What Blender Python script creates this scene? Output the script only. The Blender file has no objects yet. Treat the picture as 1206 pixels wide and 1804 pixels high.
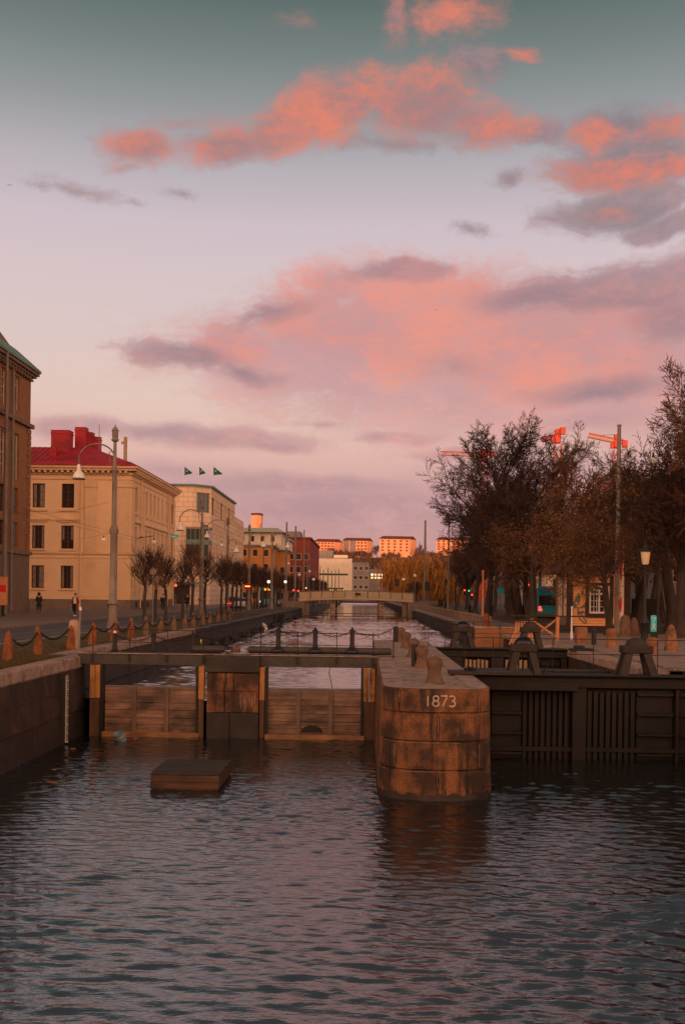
import bpy, bmesh, math, random
import numpy as np
from mathutils import Vector, Matrix, Euler
R = math.radians
C = bpy.context.scene.collection
SC = bpy.context.scene
rng = random.Random(7)

# ---------------------------------------------------------------- camera
F, PX, PY = 1800.0, 603.0, 1048.0          # focal length and principal point in photo pixels (1206 x 1804)
EYE = Vector((0, 0, 2.0))
YAW, ROLL = math.atan(37/1800), R(0.75)
CAMROT = (Matrix.Rotation(YAW, 3, 'Z') @ Matrix.Rotation(R(90), 3, 'X') @ Matrix.Rotation(ROLL, 3, 'Z'))
cd = bpy.data.cameras.new('camera'); cam = bpy.data.objects.new('camera', cd); C.objects.link(cam)
cam.location = EYE; cam.rotation_euler = CAMROT.to_euler()
cd.sensor_fit = 'HORIZONTAL'; cd.sensor_width = 36; cd.lens = 36*F/1206
cd.shift_x = 0; cd.shift_y = (PY-902)/1206
cd.clip_start = 0.2; cd.clip_end = 6000
SC.camera = cam
def ray(px, py): return CAMROT @ Vector(((px-PX)/F, -(py-PY)/F, -1))
def at(px, py, Y):                          # the point at depth Y seen at a pixel
    d = ray(px, py); return EYE + d*(Y/d.y)
def G(px, py, z=0.0):                       # the point at height z seen at a pixel
    d = ray(px, py); return EYE + d*((z-EYE.z)/d.z)

def S(r, g, b):                             # sRGB 0..255 -> linear
    f = lambda c: (c/12.92 if c <= .04045 else ((c+.055)/1.055)**2.4)
    return (f(r/255), f(g/255), f(b/255), 1)

# ---------------------------------------------------------------- world
SC.view_settings.view_transform = 'Standard'; SC.view_settings.look = 'None'
SC.view_settings.exposure = 0.0; SC.view_settings.gamma = 1.0
SUN_EL, SUN_AZ = 2.6, 8.0                   # sun low behind the viewer; light travels towards +Y and a little +X
W = bpy.data.worlds.new("World"); SC.world = W; W.use_nodes = True
wt = W.node_tree; wt.nodes.clear()
def N(t, **kw):
    n = wt.nodes.new(t)
    for k, v in kw.items(): setattr(n, k, v)
    return n
def LK(a, b): wt.links.new(a, b)
def mth(op, a, b=None, c=None, clamp=False):
    n = N('ShaderNodeMath', operation=op); n.use_clamp = clamp
    for i, v in enumerate((a, b, c)):
        if v is None: continue
        if isinstance(v, (int, float)): n.inputs[i].default_value = v
        else: LK(v, n.inputs[i])
    return n.outputs[0]
def mixc(f, a, b, bt='MIX'):
    n = N('ShaderNodeMix', data_type='RGBA', blend_type=bt)
    for i, v in ((0, f), (6, a), (7, b)):
        if isinstance(v, (int, float)): n.inputs[i].default_value = v
        elif isinstance(v, tuple): n.inputs[i].default_value = v
        else: LK(v, n.inputs[i])
    return n.outputs[2]
def sstep(v, a, b):
    n = N('ShaderNodeMapRange', interpolation_type='SMOOTHSTEP'); LK(v, n.inputs[0])
    n.inputs[1].default_value = a; n.inputs[2].default_value = b; return n.outputs[0]
def azel(px, py):
    d = ray(px, py); return math.atan2(d.x, d.y), math.atan2(d.z, math.hypot(d.x, d.y))
tc = N('ShaderNodeTexCoord'); sep = N('ShaderNodeSeparateXYZ'); LK(tc.outputs['Generated'], sep.inputs[0])
sx, sy, sz = sep.outputs
az = mth('ARCTAN2', sx, sy)
el = mth('ARCTAN2', sz, mth('SQRT', mth('ADD', mth('MULTIPLY', sx, sx), mth('MULTIPLY', sy, sy))))
ae = N('ShaderNodeCombineXYZ'); LK(az, ae.inputs[0]); LK(el, ae.inputs[1])
# clear sky by height
ramp = N('ShaderNodeValToRGB'); LK(mth('DIVIDE', el, R(90)), ramp.inputs[0])
stops = [(1046, (206,150,140)), (960, (196,146,148)), (880, (200,152,154)), (800, (220,176,166)), (720, (224,192,180)),
         (600, (217,194,190)), (500, (212,192,194)), (400, (204,186,194)), (300, (180,172,178)), (200, (146,148,150)),
         (100, (116,126,124)), (0, (90,105,101))]
els = ramp.color_ramp.elements
for i, (py, c) in enumerate(stops):
    pos = max(0, azel(640, py)[1]/R(90))
    e = els[0] if i == 0 else (els[1] if i == 1 else els.new(pos))
    e.position = pos; e.color = S(*c)
e = els.new(.45); e.color = S(98, 99, 102)
e = els.new(1.0); e.color = S(92, 96, 104)
base = ramp.outputs[0]
# warm evening glow on the sunset side, behind the viewer
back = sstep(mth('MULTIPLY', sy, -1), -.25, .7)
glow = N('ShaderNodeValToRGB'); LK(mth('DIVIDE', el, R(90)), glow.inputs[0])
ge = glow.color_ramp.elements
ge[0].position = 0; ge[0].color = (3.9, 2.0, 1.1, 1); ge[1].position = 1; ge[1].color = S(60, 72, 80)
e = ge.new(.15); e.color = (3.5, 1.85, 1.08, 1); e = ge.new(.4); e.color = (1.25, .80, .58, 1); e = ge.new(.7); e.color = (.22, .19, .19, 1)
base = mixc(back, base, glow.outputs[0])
# clouds: soft blobs in azimuth/elevation broken up by noise
def noise(vec, scale, detail, rough=.55, sxy=(1, 1), off=(0, 0)):
    mp = N('ShaderNodeMapping'); LK(vec, mp.inputs[0])
    mp.inputs['Scale'].default_value = (sxy[0], sxy[1], 1); mp.inputs['Location'].default_value = (off[0], off[1], 0)
    n = N('ShaderNodeTexNoise'); LK(mp.outputs[0], n.inputs['Vector'])
    n.inputs['Scale'].default_value = scale; n.inputs['Detail'].default_value = detail; n.inputs['Roughness'].default_value = rough
    return n
wn = noise(ae.outputs[0], 11, 4, .55)
wv = N('ShaderNodeVectorMath', operation='SUBTRACT'); LK(wn.outputs['Color'], wv.inputs[0]); wv.inputs[1].default_value = (.5, .5, .5)
ws = N('ShaderNodeVectorMath', operation='MULTIPLY_ADD'); LK(wv.outputs[0], ws.inputs[0]); ws.inputs[1].default_value = (.075, .034, 0)
LK(ae.outputs[0], ws.inputs[2])
WARP = ws.outputs[0]
fine = noise(WARP, 20, 12, .68, (1, 1.9)).outputs[0]
wisp = noise(WARP, 75, 8, .62, (1, 2.2), (7, 2)).outputs[0]
broad = noise(ae.outputs[0], 9, 5, .55, (1, 1.5), (3.1, 1.7)).outputs[0]
TEX = mth('ADD', mth('MULTIPLY_ADD', wisp, .7, -1.25), mth('MULTIPLY_ADD', broad, .8, fine))     # centred on zero
LITN = mth('ADD', mth('MULTIPLY', broad, .45), mth('MULTIPLY_ADD', wisp, .2, mth('MULTIPLY', fine, .35)))
def layer(col, blobs, lit, shade, k=.55, soft=.55, amax=1.0, lo=.40, hi=.64, tilt=0.0):
    D = None; 
    for b in blobs:
        px, py, rx, ry = b[:4]; rot = b[4] if len(b) > 4 else 0; amp = b[5] if len(b) > 5 else 1.0
        a, e = azel(px, py)
        mp = N('ShaderNodeMapping', vector_type='TEXTURE'); LK(WARP, mp.inputs[0])
        mp.inputs['Location'].default_value = (a, e, 0); mp.inputs['Rotation'].default_value = (0, 0, R(-rot))
        mp.inputs['Scale'].default_value = (1.25*rx/F, 1.25*ry/F, 1)
        ln = N('ShaderNodeVectorMath', operation='LENGTH'); LK(mp.outputs[0], ln.inputs[0])
        d = mth('MULTIPLY_ADD', ln.outputs['Value'], -amp, amp)
        D = d if D is None else mth('SMOOTH_MAX', D, d, .25)
    dn = mth('MULTIPLY_ADD', TEX, k, D)
    A = mth('MULTIPLY', sstep(dn, .02, soft), amax)
    lt = sstep(LITN, lo, hi)
    if tilt: lt = mth('MULTIPLY', lt, sstep(D, 0, tilt))
    return mixc(A, col, mixc(lt, S(*shade), S(*lit)))
sky = base
sky = layer(sky, [(650,905,560,52,0), (520,858,300,26,0), (930,830,230,40,0,.8), (300,835,140,26,0,.7), (1000,930,300,60)],
            (204,154,154), (172,134,144), k=.45, soft=.85, amax=.9)
sky = layer(sky, [(360,772,230,26,1.5), (140,752,120,24,2), (470,788,90,14), (700,770,80,11), (1010,742,120,18), (800,800,90,14), (560,745,60,8,0,.6)],
            (208,150,148), (170,132,140), k=.6, soft=.7, amax=.85)
sky = layer(sky, [(600,640,350,110,4,1.1), (860,660,330,130,0,1.2), (1120,640,270,150,0,1.3), (640,715,270,60,0,.6), (760,755,210,50,0,.5), (420,610,120,60,4,.9)],
            (220,160,152), (196,146,150), k=.7, soft=.7, amax=.92)
sky = layer(sky, [(415,614,95,46,4,1.1), (555,550,105,70,0,1.3), (585,495,90,36,0,1.2), (690,565,200,105,0,1.3), (950,600,200,105,0,1.2), (850,535,180,75,0,1.1), (1100,650,170,70,0,.9), (1090,560,170,60,0,1)],
            (230,144,126), (198,143,143), k=.8, soft=.8, amax=.93, lo=.40, hi=.62)
sky = layer(sky, [(315,622,110,26,6,1.1), (440,655,80,20,8,.8), (705,480,100,18,0,1.1), (1120,500,220,44,-3,1.3), (960,522,140,26,0,.9), (1190,560,90,60,0,.9), (480,548,90,24,-20,.7), (800,645,80,30,0,.45), (1060,690,140,24,0,.9)],
            (186,136,138), (142,118,128), k=.85, soft=.75, amax=.85)
sky = layer(sky, [(50,318,46,10,5,.5), (135,330,95,15,8,.5), (325,337,50,12,0,.5), (240,357,28,7,0,.45), (826,402,62,16,2,.6), (975,385,44,9,0,.7),
                  (1100,360,140,38,-4,1.4), (1170,398,100,22,0,1.3), (955,232,80,26,0,.9), (905,308,36,18,0,.65), (850,118,60,30,0,.8), (1130,280,150,60,0,1.2), (1100,225,110,40,0,1.0), (700,250,140,18,0,.5)],
            (168,132,134), (124,110,116), k=.9, soft=.75, amax=.82)
sky = layer(sky, [(245,256,84,32,2,1.2), (215,290,50,14,0,.6), (320,215,90,24,-5,.5), (395,252,95,38,-8,1.2), (490,226,120,42,-14,1.25), (590,192,120,56,-16,1.3), (640,125,50,22,0,.6), (740,180,120,56,0,1.3), (840,218,115,40,8,1.1), (900,230,60,20,4,.8),
                  (692,34,40,40,0,.9), (800,40,90,38,0,.85), (920,96,40,14,0,.9), (525,35,40,14,0,.35),
                  (1060,232,64,26,0,.9), (1185,222,64,34,0,.9), (1070,300,140,32,2,1.15), (1185,292,70,26,0,1.0), (1060,370,70,16,0,.6)],
            (229,126,98), (164,122,122), k=.8, soft=.85, amax=.93, lo=.40, hi=.64, tilt=.4)
# the Nishita evening sky adds its own cool fill
nish = N('ShaderNodeTexSky', sky_type='NISHITA'); nish.sun_disc = False
nish.sun_elevation = R(SUN_EL); nish.sun_rotation = R(180+SUN_AZ)
tot = mixc(.015, sky, nish.outputs[0], 'ADD')
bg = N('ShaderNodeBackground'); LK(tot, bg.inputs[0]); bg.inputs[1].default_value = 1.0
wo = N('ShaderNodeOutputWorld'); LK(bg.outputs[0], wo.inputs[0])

sd = bpy.data.lights.new('sun', 'SUN'); sun = bpy.data.objects.new('sun', sd); C.objects.link(sun)
sd.energy = 2.7; sd.angle = R(.5); sd.color = (1, .46, .24)
dv = Vector((math.sin(R(SUN_AZ))*math.cos(R(SUN_EL)), math.cos(R(SUN_AZ))*math.cos(R(SUN_EL)), -math.sin(R(SUN_EL))))
sun.rotation_euler = dv.to_track_quat('-Z', 'Y').to_euler(); sun.location = (-20, -100, 60)

# ---------------------------------------------------------------- mesh helpers
class MB:
    def __init__(s): s.v = []; s.f = []
    def quad(s, a, b, c, d):
        i = len(s.v); s.v += [tuple(a), tuple(b), tuple(c), tuple(d)]; s.f.append((i, i+1, i+2, i+3)); return s
    def poly(s, pts):
        i = len(s.v); s.v += [tuple(p) for p in pts]; s.f.append(tuple(range(i, i+len(pts)))); return s
    def box(s, x0, x1, y0, y1, z0, z1, bev=0.0):
        return s.obox((0, 0, 0), (1, 0), x0, x1, -y1, -y0, z0, z1, bev)
    def obox(s, o, u, u0, u1, d0, d1, z0, z1, bev=0.0):
        """box in wall coordinates: u along, d outwards (n = (uy,-ux)), z up; bev chamfers the four upright and top edges"""
        n = (u[1], -u[0])
        P = lambda a, d, z: (o[0]+u[0]*a+n[0]*d, o[1]+u[1]*a+n[1]*d, o[2]+z)
        if bev <= 0:
            i = len(s.v)
            s.v += [P(u0, d1, z0), P(u1, d1, z0), P(u1, d0, z0), P(u0, d0, z0), P(u0, d1, z1), P(u1, d1, z1), P(u1, d0, z1), P(u0, d0, z1)]
            s.f += [(i+3, i+2, i+1, i), (i+4, i+5, i+6, i+7), (i, i+1, i+5, i+4), (i+1, i+2, i+6, i+5), (i+2, i+3, i+7, i+6), (i+3, i, i+4, i+7)]
            return s
        b = bev
        rg = lambda k, z: [P(u0+k+b, d1-k, z), P(u1-k-b, d1-k, z), P(u1-k, d1-k-b, z), P(u1-k, d0+k+b, z), P(u1-k-b, d0+k, z), P(u0+k+b, d0+k, z), P(u0+k, d0+k+b, z), P(u0+k, d1-k-b, z)]
        s.rings([rg(b*.9, z0), rg(0, z0+b), rg(0, z1-b), rg(b*.9, z1)]); return s
    def rings(s, rs, closed=True, cap=(True, True)):
        n = len(rs[0]); i0 = len(s.v)
        for r in rs: s.v += [tuple(p) for p in r]
        for k in range(len(rs)-1):
            a = i0+k*n; b = a+n
            for j in range(n if closed else n-1):
                j2 = (j+1) % n
                s.f.append((a+j, a+j2, b+j2, b+j))
        if cap[0] and closed: s.f.append(tuple(i0+j for j in reversed(range(n))))
        if cap[1] and closed: s.f.append(tuple(i0+(len(rs)-1)*n+j for j in range(n)))
        return s
    def lathe(s, prof, c=(0, 0, 0), n=16, sx=1, sy=1):
        rs = [[(c[0]+sx*r*math.cos(2*math.pi*j/n), c[1]+sy*r*math.sin(2*math.pi*j/n), c[2]+z) for j in range(n)] for r, z in prof]
        return s.rings(rs)
    def tube(s, pts, rad, n=8, cap=True):
        pts = [Vector(p) for p in pts]; m = len(pts)
        rads = rad if isinstance(rad, (list, tuple)) else [rad]*m
        rs = []
        for k in range(m):
            t = (pts[min(k+1, m-1)]-pts[max(k-1, 0)])
            t = t.normalized() if t.length > 1e-9 else Vector((0, 0, 1))
            ref = Vector((0, 0, 1)) if abs(t.z) < .9 else Vector((0, 1, 0))
            a = t.cross(ref).normalized(); b = t.cross(a)
            rs.append([pts[k]+(a*math.cos(-2*math.pi*j/n)+b*math.sin(-2*math.pi*j/n))*rads[k] for j in range(n)])
        return s.rings(rs, cap=(cap, cap))
    def prism(s, pts, thick, axis='y'):
        """polygon in x-z (or given axis) thickened"""
        if axis == 'y': a = [(x, -thick/2, z) for x, z in pts]; b = [(x, thick/2, z) for x, z in pts]
        else: a = [(-thick/2, x, z) for x, z in pts]; b = [(thick/2, x, z) for x, z in pts]
        return s.rings([a, b])
    def xf(s, M, i0=0):
        for k in range(i0, len(s.v)): s.v[k] = tuple(M @ Vector(s.v[k]))
        return s
    def add(s, o):
        i = len(s.v); s.v += o.v; s.f += [tuple(k+i for k in f) for f in o.f]; return s

def rootloc(p):
    v = Vector((0, 0, 0))
    while p is not None: v += p.location; p = p.parent
    return v
def mesh(name, mb, m, off=Vector((0, 0, 0)), smooth=False):
    me = bpy.data.meshes.new(name)
    vs = np.array(mb.v, dtype=np.float32).reshape(-1, 3) - np.array(off, dtype=np.float32)
    me.from_pydata(vs.tolist(), [], mb.f)
    if m: me.materials.append(m)
    if smooth:
        me.polygons.foreach_set('use_smooth', [True]*len(me.polygons))
        try: me.set_sharp_from_angle(angle=R(40))
        except Exception: pass
    return me
def part(name, mb, m, parent, label=None, smooth=False, kind=None):
    o = bpy.data.objects.new(name, mesh(name, mb, m, rootloc(parent), smooth)); C.objects.link(o); o.parent = parent
    if label: o['label'] = label
    if kind: o['kind'] = kind
    return o
def part_each(name, mb, m, parent):
    """every separate piece of the mesh becomes a part of its own"""
    p = list(range(len(mb.v)))
    def fd(i):
        while p[i] != i: p[i] = p[p[i]]; i = p[i]
        return i
    for f in mb.f:
        r0 = fd(f[0])
        for k in f[1:]: p[fd(k)] = r0
    gs = {}
    for f in mb.f: gs.setdefault(fd(f[0]), []).append(f)
    for fs in gs.values():
        ids = sorted({k for f in fs for k in f}); ix = {k: i for i, k in enumerate(ids)}
        q = MB(); q.v = [mb.v[k] for k in ids]; q.f = [tuple(ix[k] for k in f) for f in fs]; part(name, q, m, parent)
def tag(o, label=None, cat=None, group=None, kind=None):
    for k, v in (('label', label), ('category', cat), ('group', group), ('kind', kind)):
        if v: o[k] = v
    return o
def thing(name, label, cat, loc=(0, 0, 0), group=None, rz=0):
    o = bpy.data.objects.new(name, None); C.objects.link(o); o.location = loc; o.rotation_euler = (0, 0, rz); o.empty_display_size = .2
    return tag(o, label, cat, group)
def one(name, label, cat, mb, m, loc=(0, 0, 0), group=None, smooth=False, kind=None):
    o = bpy.data.objects.new(name, mesh(name, mb, m, Vector(loc), smooth)); C.objects.link(o); o.location = loc
    return tag(o, label, cat, group, kind)
def struct(name, mb, m, loc=(0, 0, 0), kind='structure'):
    o = bpy.data.objects.new(name, mesh(name, mb, m, Vector(loc))); C.objects.link(o); o.location = loc; o['kind'] = kind; return o
def dup(root, loc, rz=None, label=None, scale=None, group=None):
    r = root.copy(); C.objects.link(r); r.location = loc
    if rz is not None: r.rotation_euler = (0, 0, rz)
    if scale is not None: r.scale = (scale,)*3 if isinstance(scale, (int, float)) else scale
    if label: r['label'] = label
    if group: r['group'] = group
    for ch in list(root.children):
        c = ch.copy(); C.objects.link(c); c.parent = r
        for g in list(ch.children):
            d = g.copy(); C.objects.link(d); d.parent = c
    return r
ORD = ['first','second','third','fourth','fifth','sixth','seventh','eighth','ninth','tenth','eleventh','twelfth','thirteenth','fourteenth','fifteenth',
       'sixteenth','seventeenth','eighteenth','nineteenth','twentieth','twenty-first','twenty-second','twenty-third','twenty-fourth','twenty-fifth',
       'twenty-sixth','twenty-seventh','twenty-eighth','twenty-ninth','thirtieth','thirty-first','thirty-second','thirty-third','thirty-fourth','thirty-fifth','thirty-sixth']

# ---------------------------------------------------------------- materials
MATS = {}
def mat(name, c1, c2=None, scale=3.0, rough=.8, bump=.0, bscale=25.0, metal=0.0, stretch=(1, 1, 1), spec=.35, c3=None, s3=1.2, t3=(.5, .62), brick=None, emit=None, st3=(1,1,1), rng_=(.33, .67), speck=0.0):
    m = bpy.data.materials.new(name); m.use_nodes = True; t = m.node_tree; p = t.nodes['Principled BSDF']
    L = t.links.new
    def nn(k, **kw):
        n = t.nodes.new(k)
        for a, b in kw.items(): setattr(n, a, b)
        return n
    p.inputs['Roughness'].default_value = rough; p.inputs['Metallic'].default_value = metal; p.inputs['Specular IOR Level'].default_value = spec
    to4 = lambda c: c if len(c) == 4 else (*c, 1)
    c1 = to4(c1)
    tcn = nn('ShaderNodeTexCoord'); oi = nn('ShaderNodeObjectInfo')      # copies differ a little: the pattern is offset per object
    sh = nn('ShaderNodeVectorMath', operation='MULTIPLY_ADD'); L(oi.outputs['Random'], sh.inputs[0]); sh.inputs[1].default_value = (17, 23, 11); L(tcn.outputs['Object'], sh.inputs[2])
    def nz(sc, det, st, off=(0, 0, 0)):
        mp = nn('ShaderNodeMapping'); L(sh.outputs[0], mp.inputs[0]); mp.inputs['Scale'].default_value = st; mp.inputs['Location'].default_value = off
        n = nn('ShaderNodeTexNoise'); L(mp.outputs[0], n.inputs['Vector']); n.inputs['Scale'].default_value = sc; n.inputs['Detail'].default_value = det; n.inputs['Roughness'].default_value = .6
        return n.outputs[0]
    def mx(f, a, b):
        n = nn('ShaderNodeMix', data_type='RGBA')
        for i, v in ((0, f), (6, a), (7, b)):
            if isinstance(v, (tuple, float)): n.inputs[i].default_value = v
            else: L(v, n.inputs[i])
        return n.outputs[2]
    col = None
    if c2 is not None:
        c2 = to4(c2)
        mr = nn('ShaderNodeMapRange'); L(nz(scale, 6, stretch), mr.inputs[0]); mr.inputs[1].default_value = rng_[0]; mr.inputs[2].default_value = rng_[1]
        col = mx(mr.outputs[0], c1, c2)
    if brick is not None:
        bw, bh, mc = brick
        sp = nn('ShaderNodeSeparateXYZ'); L(tcn.outputs['Object'], sp.inputs[0])
        ad = nn('ShaderNodeMath', operation='ADD'); L(sp.outputs[0], ad.inputs[0]); L(sp.outputs[1], ad.inputs[1])
        cb = nn('ShaderNodeCombineXYZ'); L(ad.outputs[0], cb.inputs[0]); L(sp.outputs[2], cb.inputs[1])
        bt = nn('ShaderNodeTexBrick'); L(cb.outputs[0], bt.inputs['Vector']); bt.inputs['Scale'].default_value = 1
        bt.inputs['Brick Width'].default_value = bw; bt.inputs['Row Height'].default_value = bh; bt.inputs['Mortar Size'].default_value = bh*.1
        bt.inputs['Color1'].default_value = c1; bt.inputs['Color2'].default_value = c2 if c2 else tuple(k*.75 for k in c1[:3])+(1,); bt.inputs['Mortar'].default_value = to4(mc)
        col = bt.outputs['Color'] if col is None else mx(.5, col, bt.outputs['Color'])
    if c3 is not None:
        mr = nn('ShaderNodeMapRange'); L(nz(s3, 5, st3, (5, 3, 1)), mr.inputs[0]); mr.inputs[1].default_value = t3[0]; mr.inputs[2].default_value = t3[1]
        col = mx(mr.outputs[0], col if col is not None else c1, to4(c3))
    if speck:                                   # mineral grain
        gr = nn('ShaderNodeMapRange'); L(nz(55, 3, (1, 1, 1), (2, 9, 4)), gr.inputs[0]); gr.inputs[1].default_value = .35; gr.inputs[2].default_value = .65; gr.inputs[3].default_value = 1-speck; gr.inputs[4].default_value = 1+speck
        ml = nn('ShaderNodeMix', data_type='RGBA', blend_type='MULTIPLY'); ml.inputs[0].default_value = 1.0; L(col, ml.inputs[6]); L(gr.outputs[0], ml.inputs[7]); col = ml.outputs[2]
    if col is None: p.inputs['Base Color'].default_value = c1
    else: L(col, p.inputs['Base Color'])
    if bump > 0:
        bn = nn('ShaderNodeBump'); bn.inputs['Strength'].default_value = bump; bn.inputs['Distance'].default_value = .03
        L(nz(bscale, 6, stretch), bn.inputs['Height']); L(bn.outputs[0], p.inputs['Normal'])
    if emit is not None:
        p.inputs['Emission Color'].default_value = to4(emit[0]); p.inputs['Emission Strength'].default_value = emit[1]
    MATS[name] = m; return m
def water_mat(name, amp, sc, rough, base, ior=1.9):
    m = bpy.data.materials.new(name); m.use_nodes = True; t = m.node_tree; p = t.nodes['Principled BSDF']; L = t.links.new
    p.inputs['Base Color'].default_value = (*base, 1); p.inputs['Roughness'].default_value = rough; p.inputs['IOR'].default_value = ior
    tcn = t.nodes.new('ShaderNodeTexCoord'); prev = None
    for s_, st, d_, rot in sc:
        mp = t.nodes.new('ShaderNodeMapping'); L(tcn.outputs['Object'], mp.inputs[0]); mp.inputs['Scale'].default_value = st; mp.inputs['Rotation'].default_value = (0, 0, R(rot))
        n = t.nodes.new('ShaderNodeTexNoise'); L(mp.outputs[0], n.inputs['Vector']); n.inputs['Scale'].default_value = s_; n.inputs['Detail'].default_value = 3; n.inputs['Roughness'].default_value = .5
        b = t.nodes.new('ShaderNodeBump'); b.inputs['Strength'].default_value = 1.0; b.inputs['Distance'].default_value = d_*amp
        L(n.outputs[0], b.inputs['Height'])
        if prev: L(prev, b.inputs['Normal'])
        prev = b.outputs[0]
    L(prev, p.inputs['Normal']); return m

granite = mat('granite', (.235,.092,.033), (.052,.025,.015), 1.6, .75, .8, 24, rng_=(.40,.60), speck=.45, c3=(.022,.014,.010), s3=4.5, t3=(.50,.66), st3=(1.0,1.0,.13))
granite_top = mat('granite_top', (.37,.25,.195), (.23,.15,.115), 3, .8, .5, 30, speck=.35, c3=(.09,.06,.045), s3=2.5, t3=(.52,.7))
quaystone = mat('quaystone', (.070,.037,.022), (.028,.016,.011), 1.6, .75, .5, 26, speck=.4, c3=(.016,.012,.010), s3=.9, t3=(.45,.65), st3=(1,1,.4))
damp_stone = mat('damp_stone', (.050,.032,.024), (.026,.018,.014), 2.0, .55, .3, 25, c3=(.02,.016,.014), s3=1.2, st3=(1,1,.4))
darkjoint = mat('dark_joint', (.03,.022,.018), rough=.9)
cobble = mat('cobble', (.33,.235,.185), (.19,.13,.10), 9, .85, .8, 14, c3=(.10,.085,.045), s3=1.4, t3=(.55,.7))
gravel = mat('gravel', (.26,.19,.15), (.15,.11,.085), 14, .9, .9, 22, c3=(.06,.05,.03), s3=3, t3=(.52,.66))
asphalt = mat('asphalt', (.060,.055,.055), (.042,.040,.042), 1.2, .75, .15, 60, c3=(.085,.075,.07), s3=.35, t3=(.5,.7))
paving = mat('paving', (.19,.135,.115), (.13,.095,.08), .8, .85, .2, 30, brick=(.7,.35,(.09,.065,.055)))
grass = mat('grass', (.080,.052,.024), (.050,.038,.016), 1.3, .95, .8, 30, c3=(.10,.06,.035), s3=.8, t3=(.5,.65))
grassblade = mat('grass_blade', (.10,.070,.025), (.06,.05,.016), .6, .9)
kerbst = mat('kerbstone', (.28,.21,.175), (.19,.14,.115), 4, .85, .2, 30)
paint = mat('road_paint', (.26,.22,.20), (.14,.12,.11), 6, .8)
ochre = mat('ochre_plaster', (.78,.51,.30), (.72,.46,.26), .5, .85, .05, 40, c3=(.58,.34,.18), s3=.35, t3=(.52,.75), st3=(1,1,.4))
ochre_trim = mat('ochre_trim', (.70,.46,.28), (.62,.39,.22), .8, .8)
plinth = mat('plinth_stone', (.22,.155,.12), (.16,.11,.085), 1.5, .85, .1, 20)
redroof = mat('red_sheet_roof', (.40,.018,.026), (.32,.014,.020), .6, .55, 0, c3=(.20,.014,.02), s3=.5)
copper = mat('green_copper', (.14,.24,.20), (.09,.17,.145), .8, .65)
brown_brick = mat('brown_brick', (.32,.130,.048), (.20,.085,.036), 1.5, .85, .15, 12, brick=(.5,.16,(.16,.10,.07)))
brown_stone = mat('brown_stone', (.20,.125,.085), (.15,.092,.062), 1.5, .85, .15, 15)
beige = mat('beige_stone', (.70,.50,.36), (.62,.43,.30), .5, .8, .05, 20, brick=(1.6,.8,(.34,.22,.15)))
redbrick = mat('red_brick', (.22,.030,.022), (.17,.024,.018), 1, .85, brick=(.6,.2,(.16,.05,.04)))
orange_plaster = mat('orange_plaster', (.55,.22,.055), (.47,.18,.045), .6, .85)
cream = mat('cream_plaster', (.60,.50,.40), (.52,.43,.34), .6, .8)
bridge_panel = mat('bridge_panel', (.50,.37,.235), (.42,.30,.185), .8, .75)
pale_green = mat('pale_green_roof', (.34,.34,.26), (.28,.28,.21), .5, .7)
grey_wall = mat('grey_wall', (.20,.175,.17), (.15,.13,.13), .4, .7)
hill_plaster = mat('hill_plaster', (.76,.345,.19), (.68,.29,.15), .3, .85)
hill_roof = mat('hill_roof', (.13,.035,.028), (.09,.026,.022), .4, .8)
glass_dark = mat('window_glass', (.040,.026,.022), rough=.10, spec=.5)
glass_mid = mat('window_glass_green', (.045,.055,.050), rough=.12, spec=.6)
winframe = mat('window_frame', (.09,.045,.03), rough=.6)
winframe_pale = mat('pale_window_frame', (.55,.42,.32), rough=.6)
dwood = mat('dark_wood', (.042,.028,.020), (.020,.014,.012), 5, .7, .35, 18, stretch=(1,1,1))
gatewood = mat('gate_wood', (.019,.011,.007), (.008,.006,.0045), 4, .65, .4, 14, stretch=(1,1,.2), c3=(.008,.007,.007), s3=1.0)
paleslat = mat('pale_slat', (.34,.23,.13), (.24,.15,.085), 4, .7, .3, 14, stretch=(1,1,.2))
wetwood = mat('wet_board', (.36,.20,.125), (.13,.068,.042), 3.0, .30, .4, 12, stretch=(.12,1,3.5), c3=(.060,.034,.024), s3=.9, t3=(.44,.62), st3=(.8,1,1.5))
sillwood = mat('sill_wood', (.42,.20,.08), (.16,.075,.035), 2.2, .35, .3, 10, stretch=(.5,1,1))
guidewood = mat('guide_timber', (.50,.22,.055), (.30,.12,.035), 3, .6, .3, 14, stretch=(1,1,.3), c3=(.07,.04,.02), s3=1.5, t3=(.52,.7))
beampaint = mat('beam_paint', (.060,.052,.042), (.042,.036,.030), 3, .6, .2, 20)
iron = mat('black_iron', (.018,.017,.018), (.028,.024,.024), 6, .5, 0, metal=.3)
ironcap = mat('cap_metal', (.030,.028,.040), (.018,.017,.022), 3, .25, metal=.7)
rail = mat('thin_rail', (.022,.018,.016), rough=.55, metal=.2)
galv = mat('galvanised', (.24,.20,.17), (.18,.15,.13), 2, .55, metal=.3)
lampgrey = mat('lamp_pole_paint', (.24,.19,.15), (.18,.14,.11), 1.5, .6, 0, c3=(.13,.095,.07), s3=.7, st3=(1,1,.5))
polegrey = mat('tram_pole', (.17,.145,.13), (.12,.10,.09), 1.5, .6)
opal = mat('opal_shade', (.72,.66,.60), rough=.35)
lantern_glass = mat('lantern_glass', (.62,.42,.24), rough=.4, emit=((1,.62,.30,1), .10))
rust_stone = mat('rusty_granite', (.29,.088,.026), (.14,.045,.018), 3.5, .85, .6, 16, speck=.35, c3=(.14,.065,.035), s3=2.6, t3=(.55,.72))
pale_stone = mat('pale_stone', (.46,.29,.175), (.33,.20,.12), 3, .85, .2, 20)
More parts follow.
